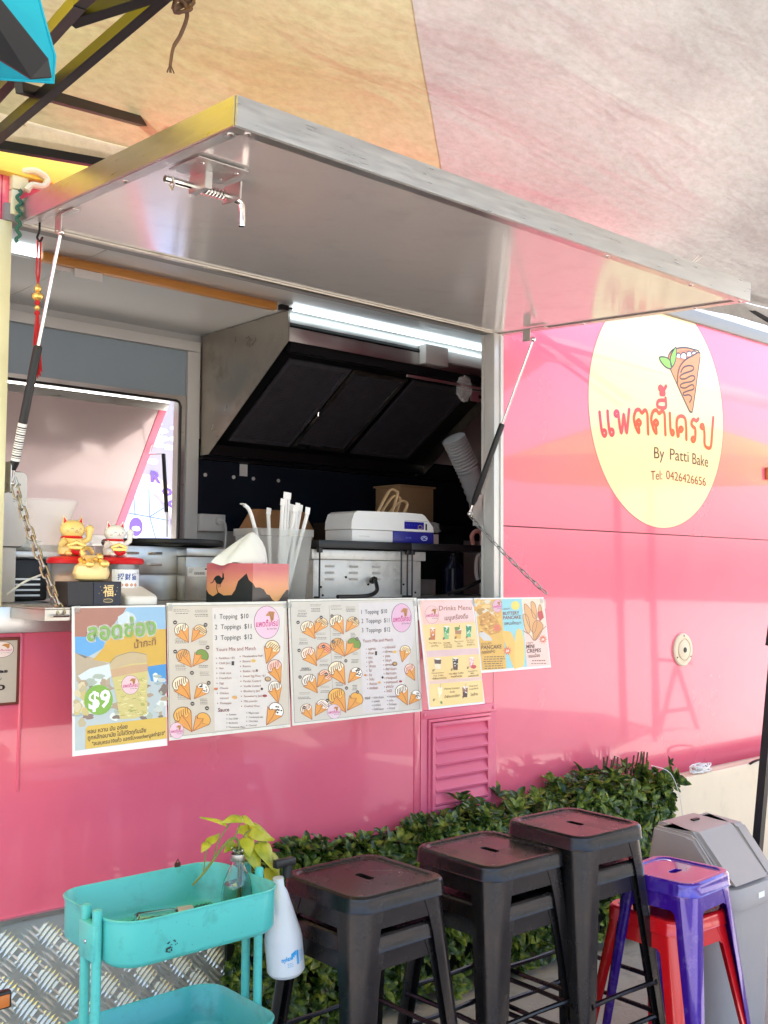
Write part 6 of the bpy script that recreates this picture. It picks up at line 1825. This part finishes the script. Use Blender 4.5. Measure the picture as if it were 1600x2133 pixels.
for s in range(nsp):
    x = rn.uniform(1.93, 4.21)
    top = hedge_top(x)
    kind = rn.random()
    D = depth(x)
    if kind < .42:                       # upper surface
        y = -rn.uniform(.0, 1)*D-.02; z = top-rn.uniform(0, .05)+rn.choice((0, 0, .02, .05, .075))*rn.random()
        out = Vector((rn.uniform(-.5, .5), rn.uniform(-.7, .1), 1)).normalized()
    else:                                # front face
        y = -D-.02+rn.uniform(-.025, .03); z = top-(top-GZ-.02)*rn.random()**1.25
        out = Vector((rn.uniform(-.6, .6), -1, rn.uniform(-.1, .7))).normalized()
    if x > 4.12 and rn.random() < .5: out = Vector((1, -.3, .3)).normalized()
    a0 = rn.uniform(0, 6.28)
    nL = rn.choice((3, 4, 5))
    a_, b_ = out.orthogonal().normalized(), None
    b_ = out.cross(a_)
    size = rn.uniform(.032, .070)
    tip = rn.random() < .30
    for k in range(nL):
        an = a0+2*pi*k/nL+rn.uniform(-.3, .3)
        el = rn.uniform(.15, .9)
        d = ((a_*cos(an)+b_*sin(an))*cos(el)+out*sin(el)).normalized()
        n_ = (out-d*out.dot(d)).normalized()
        s_ = n_.cross(d)
        sz = size*rn.uniform(.75, 1.15)
        c0 = Vector((x, y, z))
        vis = (y < -.5*D and z > top-.20) or kind < .42
        if vis and len(single) < 300 and rn.random() < .30 and (x < 4.25):
            single.append((c0+d*sz*.5, d, s_, n_, sz, tip))
        else:
            b = len(allv)
            allv += [c0+d*(v[0]*sz)+s_*(v[1]*sz)+n_*(v[2]*sz*1.6) for v in LEAFV]
            allf += [tuple(b+i for i in f) for f in LEAFF]
            allm += [1 if tip else 0]*len(LEAFF)
me = bpy.data.meshes.new('foliage')
cc = Vector((3.1, -.18, .3))
me.from_pydata([v-cc for v in allv], [], allf)
me.materials.append(M['hedge']); me.materials.append(M['hedge_tip'])
me.polygons.foreach_set('material_index', allm)
me.polygons.foreach_set('use_smooth', [True]*len(allf))
fo = bpy.data.objects.new('foliage', me); COL.objects.link(fo); fo.parent = hg; fo.location = cc-world_loc(hg); fo['kind'] = 'stuff'
hw_ = world_loc(hg)
for c0, d, s_, n_, sz, tip in single:
    o = bpy.data.objects.new('leaf', LM[1 if tip else 0]); COL.objects.link(o)
    o.parent = hg
    m3 = Matrix((d, s_, n_)).transposed()
    o.rotation_mode = 'QUATERNION'; o.rotation_quaternion = m3.to_quaternion()
    o.location = c0-hw_; o.scale = (sz, sz, sz*1.6)
g = G()
for k in range(150):
    x = rn.uniform(1.98, 4.28); D = depth(x); z0 = rn.uniform(.05, hedge_top(x)-.05)
    p = Vector((x, -rn.uniform(.03, D), z0))
    q = p+Vector((rn.uniform(-.12, .12), rn.uniform(-.05, .0), rn.uniform(.02, .11)))
    g.tube([p, (p+q)/2+Vector((.01, 0, .01)), q], .0022, 5)
for k in range(14):
    x = 3.98+rn.uniform(-.1, .25); g.tube([(x, -.10, .50), (x+rn.uniform(-.03, .03), -.11, .60+rn.uniform(0, .03))], .004, 6)
g.build('twigs', M['bark'], hg, kind='stuff')
g = G(); g.box(1.97, 4.27, -.035, -.020, GZ, .47); g.build('backing', mat('hedge_backing', (.008, .012, .006), .9), hg)
g = G(); g.tube(catmull([(4.02, -.27, .60), (4.12, -.30, .56), (4.18, -.31, .45), (4.22, -.30, .33)], 5), .0015, 6); tag(g.build('string', M['paper']), 'white string hanging over the right end of the hedge', 'string')

# ================================================================== folded table, rolled mat, bin, tent leg
ft = thing('folding_table', 'cream plastic folding table folded and leaning against the trailer', 'table', (5.0, -.25, 0))
def ftm(x, z, o): return (x, -.245+(z)*.10-o, z)
def ftl(x0, x1, z0, z1, r, zz, o, ins):
    return [ftm(p[0], p[1], o) for p in rrect((x1-x0)/2-ins, (z1-z0)/2-ins, r, 0, ((x0+x1)/2, (z0+z1)/2), 8)]
g = G()
a = (4.20, 6.0, GZ+.02, .500)
g.loft([ftl(*a, .060, 0, .0, .004), ftl(*a, .064, 0, .004, 0), ftl(*a, .064, 0, .030, 0), ftl(*a, .060, 0, .034, .004), ftl(*a, .05, 0, .035, .012)], True, True, True)
g.build('table_half', M['cream_plastic'], ft, ang=30)
g = G()
g.loft([ftl(*a, .060, 0, -.036, .004), ftl(*a, .064, 0, -.032, 0), ftl(*a, .064, 0, -.006, 0), ftl(*a, .060, 0, -.002, .004)], True, True, True)
g.build('table_half', M['cream_plastic'], ft, ang=30)
g = G(); g.tube(catmull([(4.92, -.235, .500), (4.96, -.25, .515), (5.06, -.255, .518), (5.16, -.235, .505)], 5), .009, 8, flat=.6); g.build('carry_handle', M['black'], ft)
g = G(); g.tube(catmull([(5.22, -.285, .33), (5.14, -.30, .26), (5.10, -.30, .20)], 5), .004, 6); g.build('strap', M['black'], ft)
g = G()
rn = random.Random(6)
cp = Vector((4.52, -.205, .522))
pts = []
for k in range(150):
    t = k/150*2*pi*9
    r = .045+.016*sin(t*.37)
    pts.append(cp+Vector((r*1.35*cos(t)+rn.uniform(-.006, .006), r*.45*sin(t), .014*sin(t*1.31)+rn.uniform(-.005, .005))))
g.tube(pts, .0035, 5); tag(g.build('rope_coil', M['paper']), 'tangled white cord lying on the corner of the folded table', 'cord')
# rolled mat
m = mat('woven_mat', (.55, .46, .37), .7, var=.2, vscale=30, dirt=(.16, .10, .08), dirt_amt=.7, dscale=26)
w_ = m.node_tree.nodes.new('ShaderNodeTexWave'); w_.inputs['Scale'].default_value = 14; w_.inputs['Distortion'].default_value = 3
w_.bands_direction = 'DIAGONAL'
tc_ = m.node_tree.nodes.new('ShaderNodeTexCoord'); bp_ = m.node_tree.nodes.new('ShaderNodeBump'); bp_.inputs['Strength'].default_value = .9
m.node_tree.links.new(tc_.outputs['Object'], w_.inputs[0]); m.node_tree.links.new(w_.outputs['Fac'], bp_.inputs['Height']); m.node_tree.links.new(bp_.outputs[0], m.node_tree.nodes['Principled BSDF'].inputs['Normal'])
g = G(); g.tube([(4.20, -.085, .435), (6.4, -.085, .435)], .043, 20)
g2 = g.build('rolled_mat', m); tag(g2, 'rolled woven mat lying between the pink wall and the folded table', 'mat')
g = G(); g.tube([(4.33, -.10, .45), (4.22, -.11, .52)], .004, 6); tag(g.build('stick', M['cream_plastic']), 'thin pale stick poking out above the hedge', 'stick')
# bin
bn_ = thing('rubbish_bin', 'grey plastic bin with a slanted swing flap lid', 'bin', (3.22, -1.03, 0))
cxb, cyb = 3.225, -1.035
def br(hx, hy, r, z): return rrect(hx, hy, r, z, (cxb, cyb), 9)
g = G(); g.loft([br(.150, .135, .09, GZ), br(.156, .141, .095, GZ+.01), br(.165, .148, .10, .02), br(.166, .149, .10, .028), br(.180, .162, .11, .37), br(.184, .166, .112, .385)], True, True)
g.build('body', M['bin'], bn_, ang=35)
g = G(); g.loft([br(.186, .168, .114, .37), br(.196, .178, .12, .373), br(.200, .182, .122, .385), br(.200, .182, .122, .425), br(.192, .174, .12, .440), br(.150, .132, .10, .452)], True, False, True)
lid = g.build('lid_rim', M['bin'], bn_, ang=35)
# hood: raised housing, cheeks on both sides of the flap (flap faces -y and +x sides are the cheeks)
hz = .446
xs0, xs1 = cxb-.150, cxb+.150
yf, yk, ym0, ym1 = cyb-.165, cyb+.140, cyb-.040, cyb+.11
prof = [(yf, hz), (ym0, .612), (ym1, .622), (yk, hz)]
for xa, xb in ((xs0-.012, xs0+.012), (xs1-.050, xs1+.012)):
    g = G()
    g.prism([(yf+.01, hz+.001), (ym0-.0, .590), (ym1, .600), (yk, hz+.001)], lambda y, z: (xa, y, z), lambda y, z: (xb, y, z))
    bmesh.ops.bevel(g.bm, geom=list(g.bm.edges), offset=.009, segments=3, affect='EDGES')
    g.build('cheek', M['bin'], lid, ang=40)
g = G()
x0f, x1f = xs0+.016, xs1-.060
def fl(y, z): return [(x0f, y, z), (x0f, y-.0, z), ]
F = [(yf-.004, hz+.006), (yf+.004, hz+.014), (ym0-.005, .592), (ym0+.005, .598), (ym1-.005, .608), (ym1+.006, .604), (yk-.004, hz+.012)]
g.prism(F, lambda y, z: (x0f, y, z), lambda y, z: (x1f, y, z))
bmesh.ops.bevel(g.bm, geom=[e for e in g.bm.edges if e.calc_length() < .2 and abs(e.verts[0].co.x-e.verts[1].co.x) < .001], offset=.012, segments=4, affect='EDGES')
g.build('swing_flap', M['bin'], lid, ang=25)
g = G(); g.box(cxb-.018, cxb+.018, cyb+.045, cyb+.058, .602, .6095); g.build('flap_slot', M['black'], lid)
g = G(); g.prism([(yf+.03, hz+.001), (ym0+.005, .575), (ym1-.01, .585), (yk-.02, hz+.001)], lambda y, z: (x0f-.0035, y, z), lambda y, z: (x1f+.0095, y, z)); g.build('dark_gap', M['black'], lid)
g = G(); g.box(3.215, 3.252, -1.2195, -1.2172, .398, .416); g.build('sticker', M['paper'], bn_)
# black tent leg on the right
tlg = thing('tent_pole', 'black square steel gazebo leg leaning in front of the folded table', 'tent pole', (3.36, -1.08, 0))
g = G(); g.bar((3.350, -1.072, GZ+.01), (3.555, -1.12, 1.30), .028, .028); g.bar((3.552, -1.119, 1.27), (3.70, -1.155, 2.60), .022, .022); g.build('tube', M['gazebo'], tlg)
g = G(); g.bar((3.535, -1.115, 1.185), (3.550, -1.118, 1.255), .050, .044); g.build('collar', M['gazebo'], tlg)
g = G(); g.box(3.295, 3.405, -1.13, -1.02, GZ, GZ+.008); g.build('foot_plate', M['gazebo'], tlg)

# ================================================================== gazebo canopy overhead
cp_ = thing('canopy', 'worn cloth gazebo canopy overhead, yellow light coloured into the left cloth and grey white on the right', 'canopy', (2.5, -2.0, 0))
def eave(x): return -.27-.35*max(0, min(1, (x-1.2)/3.2))
def seam(y): return 1.0*(y+3.0)-.10 if y > -2.3 else .69
from mathutils import noise
def cz(x, y):
    d = eave(x)-y
    if y < -2.3: d = eave(x)+2.3-( -2.3-y)
    if y < -2.3: d = max(d, .6)
    z = 2.655+.40*d
    z += .030*noise.noise(Vector((x*1.1, y*1.6, 2)))*min(1, d*3+.2)
    a = x*.75+y*.9
    z += .026*sin(7*(y*.9+x*.42)+2.2*noise.noise(Vector((x*.8, y*.8, 5))))*max(0, 1-d/1.3)*min(1, d*4)
    z += .010*noise.noise(Vector((x*3.1, y*8, 1)))
    return z
ny_ = 64
ys = [ (1-(k/ny_)**1.0) for k in range(ny_+1)]
def panel(nm, xa, xb, nx, mt, dz=0.):
    g = G()
    rows = []
    for k in range(ny_+1):
        t = k/ny_
        row = []
        y_ = -3.6*t+.15
        for i in range(nx+1):
            xi0, xi1 = xa(y_-.45), xb(y_-.45)
            x = xi0+(xi1-xi0)*i/nx
            y = eave(x)+(-3.6-eave(x))*t
            row.append((x, y, cz(x, y)+dz))
        rows.append(row)
    g.loft(rows, False)
    return g.build(nm, mt, cp_, ang=180)
panel('canopy_or_added_panel', lambda y: -.9, lambda y: .86, 24, M['cloth_yellow_fill'], -.012)  # added panel, mostly out of view, for its yellow light
panel('canopy_or_added_panel', lambda y: .84, lambda y: max(.9, seam(y)+.006), 44, M['cloth_yellow_lit'], -.0015)
panel('canopy_or_added_panel', lambda y: max(.88, seam(y)), lambda y: 6.8, 110, M['cloth_grey'])
# valance strip along the eave
g = G()
rows = []
def vrow(x):
    y = eave(x)
    z = cz(x, y)
    return [(x, y+.004, z), (x, y+.016+.004*sin(x*9), z-.03), (x, y+.012+.006*sin(x*13), z-.075)]
g.loft([vrow(-1.6+3.6*k/39) for k in range(40)], False); g.build('valance', M['cloth_tan_lit'], cp_, ang=180)
g = G(); g.loft([vrow(2.0+4.8*k/49) for k in range(50)], False); g.build('valance', M['cloth_grey'], cp_, ang=180)
P = Print(lambda x, y, L: (1.07+x*.001*.9, eave(1.2)-.002+.0003*L, 2.675-y*.001*.9))
TR = '#9a8c58'
for q in range(3):
    P.poly([(40, 8+q*10), (24-4*q, 28+q*10), (56+4*q, 28+q*10)], TR, 1+.1*q)
P.rect(37, 46, 43, 54, TR, 1)
P.build('tree_print', cp_)
gz = thing('folding_gazebo', 'black steel folding gazebo frame under the canopy, upper left', 'gazebo', (1.1, -.8, 0))
def gbar(a, b, w=.026, h=.014, nm='rail'):
    g = G(); g.bar(a, b, w, h); return g.build(nm, M['gazebo'], gz)
gbar((.30, -.21, 2.505), (2.3, -.36, 2.655), .02, .024)
gbar((.30, -.18, 2.545), (2.3, -.33, 2.690), .02, .014)
gbar((.975, -.25, 2.495), (1.022, -1.80, 2.600), .024, .028, 'truss_bar')
gbar((.990, -.25, 2.610), (.862, -1.15, 2.520), .024, .030, 'truss_bar')
gbar((.862, -1.15, 2.520), (.80, -2.0, 2.44), .024, .026, 'truss_bar')
gbar((.885, -1.06, 2.530), (1.04, -1.34, 2.565), .03, .030, 'truss_bar')
gbar((.93, -.70, 2.528), (1.56, -.28, 2.748), .020, .024, 'rafter')
gbar((.60, -.22, 2.40), (.975, -.26, 2.62), .024, .026, 'truss_bar')
g = G(); g.box(1.48, 1.52, -.39, -.35, 2.69, 2.715, bev=.004); g.build('joint', M['gazebo'], gz)
g = G(); g.tube([(1.60, -.30, 2.63), (1.615, -.30, 2.665), (1.635, -.31, 2.665)], .005, 6); g.build('hook', M['gazebo'], gz)
gbar((4.05, -.50, 2.72), (5.2, -.66, 2.47), .028, .022, 'rafter'); gbar((4.0, -.54, 2.705), (5.2, -.72, 2.44), .012, .016, 'rafter')
gbar((3.9, -.60, 2.690), (6.0, -.75, 2.69), .022, .024)
for x, y in ((.80, -3.5), (5.6, -3.5)):
    gbar((x, y, GZ), (x, y, 2.45), .032, .032, 'leg')
gbar((.80, -3.5, 2.32), (5.6, -3.5, 2.32)); gbar((.80, -3.5, 2.1), (3.2, -3.5, 2.35)); gbar((5.6, -3.5, 2.1), (3.2, -3.5, 2.35))
# rope knot hanging from the frame
g = G()
rn = random.Random(8)
kc = Vector((1.055, -1.20, 2.565))
for q in range(3):
    g.tube([kc+Vector(((.018+.004*q)*cos(t+q), .010*sin(t*2+q), (.016+.003*q)*sin(t+q*1.7))) for t in [2*pi*i/14 for i in range(14)]], .0035, 6, closed=True)
g.tube(catmull([(1.02, -1.20, 2.565), (1.055, -1.20, 2.57), (1.066, -1.20, 2.545), (1.052, -1.20, 2.50), (1.036, -1.20, 2.468), (1.030, -1.20, 2.430)], 5), [.0042]*20+[.0034]*6, 7)
for q in range(6): g.tube([(1.030, -1.20, 2.434), (1.030+rn.uniform(-.008, .008), -1.20+rn.uniform(-.004, .004), 2.416)], .0014, 5)
tag(g.build('rope', M['rope']), 'frayed brown rope knotted on the black gazebo bar', 'rope')
# turquoise umbrella corner near the camera
um = thing('turquoise_parasol', 'turquoise cloth corner with a dark rib, cut by the upper left picture corner', 'parasol', (.45, -1.7, 2.05))
A = [(.20, -1.84, 2.16), (.548, -1.697, 2.185), (.565, -1.688, 2.150), (.583, -1.677, 2.120), (.586, -1.668, 2.088), (.52, -1.64, 2.082), (.35, -1.62, 2.075), (.15, -1.66, 2.06)]
g = G(); g.loft([A, [(p[0]+.002, p[1]+.004, p[2]) for p in A]], True, True, True); g.build('cloth', M['turq'], um, smooth=False)
CP = Vector((0, -3, 1.43))
g = G()
q = [CP+(Vector(p)-CP)*.95 for p in ((.43, -1.70, 2.200), (.500, -1.690, 2.166), (.576, -1.672, 2.116), (.584, -1.666, 2.096), (.560, -1.655, 2.090), (.43, -1.64, 2.135))]
g.loft([q, [p+Vector((.001, .004, 0)) for p in q]], True, True, True); g.build('rib_cover', M['black'], um, smooth=False)
g = G(); g.tube(A[1:6], .0022, 6); g.build('hem', M['turq'], um)
# clamp and cord at the top left of the trailer wall
ck = thing('awning_clamp', 'pale cast clamp on the wall above the left jamb with a green cord', 'clamp', (1.24, -.04, 2.55))
g = G(); g.box(1.19, 1.24, -.03, -.002, 2.545, 2.605, bev=.006)
g.tube(catmull([(1.215, -.03, 2.60), (1.25, -.05, 2.605), (1.285, -.05, 2.59), (1.275, -.05, 2.565), (1.24, -.05, 2.56), (1.225, -.05, 2.54)], 5), .010, 10)
g.box(1.19, 1.215, -.028, -.002, 2.47, 2.544, bev=.004); g.build('bracket', M['cream_yellow_lit'], ck)
g = G(); g.tube([(1.205+.006*sin(k*.8), -.045, 2.54-.004*k) for k in range(40)], .0055, 6); g.build('cord', mat('green_cord', (.03, .12, .07), .7, var=.8, vscale=200), ck)
g = G(); g.tube([(3.681, -.70, 2.680), (3.74, -.705, 2.73), (3.775, -.71, 2.775)], .0025, 6); g.tube([(3.69, -.70, 2.680), (3.76, -.705, 2.725), (3.778, -.71, 2.778)], .002, 6)
tag(g.build('cable_tie', M['white_plastic']), 'white plastic tie poking up behind the awning edge', 'cable tie')

# the place on the camera's side of the trailer, seen mirrored in the glossy paint
ob_ = thing('market_umbrella', 'orange yellow market umbrella mirrored in the glossy right wall', 'umbrella', (8.6, -2.8, GZ))
g = G(); n8 = 8
apex = (8.6, -2.8, 3.05)
for k in range(n8):
    a0, a1 = 2*pi*k/n8, 2*pi*(k+1)/n8
    g.quad((8.6+2.0*cos(a0), -2.8+1.6*sin(a0), 2.42), (8.6+2.0*cos(a1), -2.8+1.6*sin(a1), 2.42), apex)
g.build('cloth', fabric('orange_cloth', ((.80, .36, .03), (.88, .50, .05)), .34, .2), ob_, smooth=False)
g = G(); g.tube([(8.6, -2.8, GZ), (8.6, -2.8, 3.04)], .022, 10); g.build('pole', M['gazebo'], ob_)
es = thing('easel', 'black A-shaped easel mirrored faintly in the lower right wall', 'easel', (9.3, -3.0, GZ))
for a, b in (((9.29, -3.0, .55), (8.96, -3.0, GZ)), ((9.29, -3.0, .55), (9.66, -3.0, GZ)), ((9.05, -3.0, .10), (9.52, -3.0, .10)), ((8.96, -3.05, .62), (9.62, -3.05, .55))):
    g = G(); g.bar(a, b, .035, .035); g.build('leg' if a[2] > .5 and b[2] < 0 else 'crossbar', M['gazebo'], es)
for x0_, lab_ in ((8.30, 'black tent pole mirrored left of the power inlet'), (8.84, 'second black tent pole mirrored beside the power inlet')):
    tp = thing('tent_pole', lab_, 'tent pole', (x0_, -3.0, GZ))
    g = G(); g.bar((x0_+.10, -3.0, GZ), (x0_, -3.0, 2.3), .05, .05); g.build('tube', M['gazebo'], tp)
    g = G(); g.bar((x0_+.028, -3.0, 1.18), (x0_+.022, -3.0, 1.30), .085, .085); g.build('collar', M['gazebo'], tp)
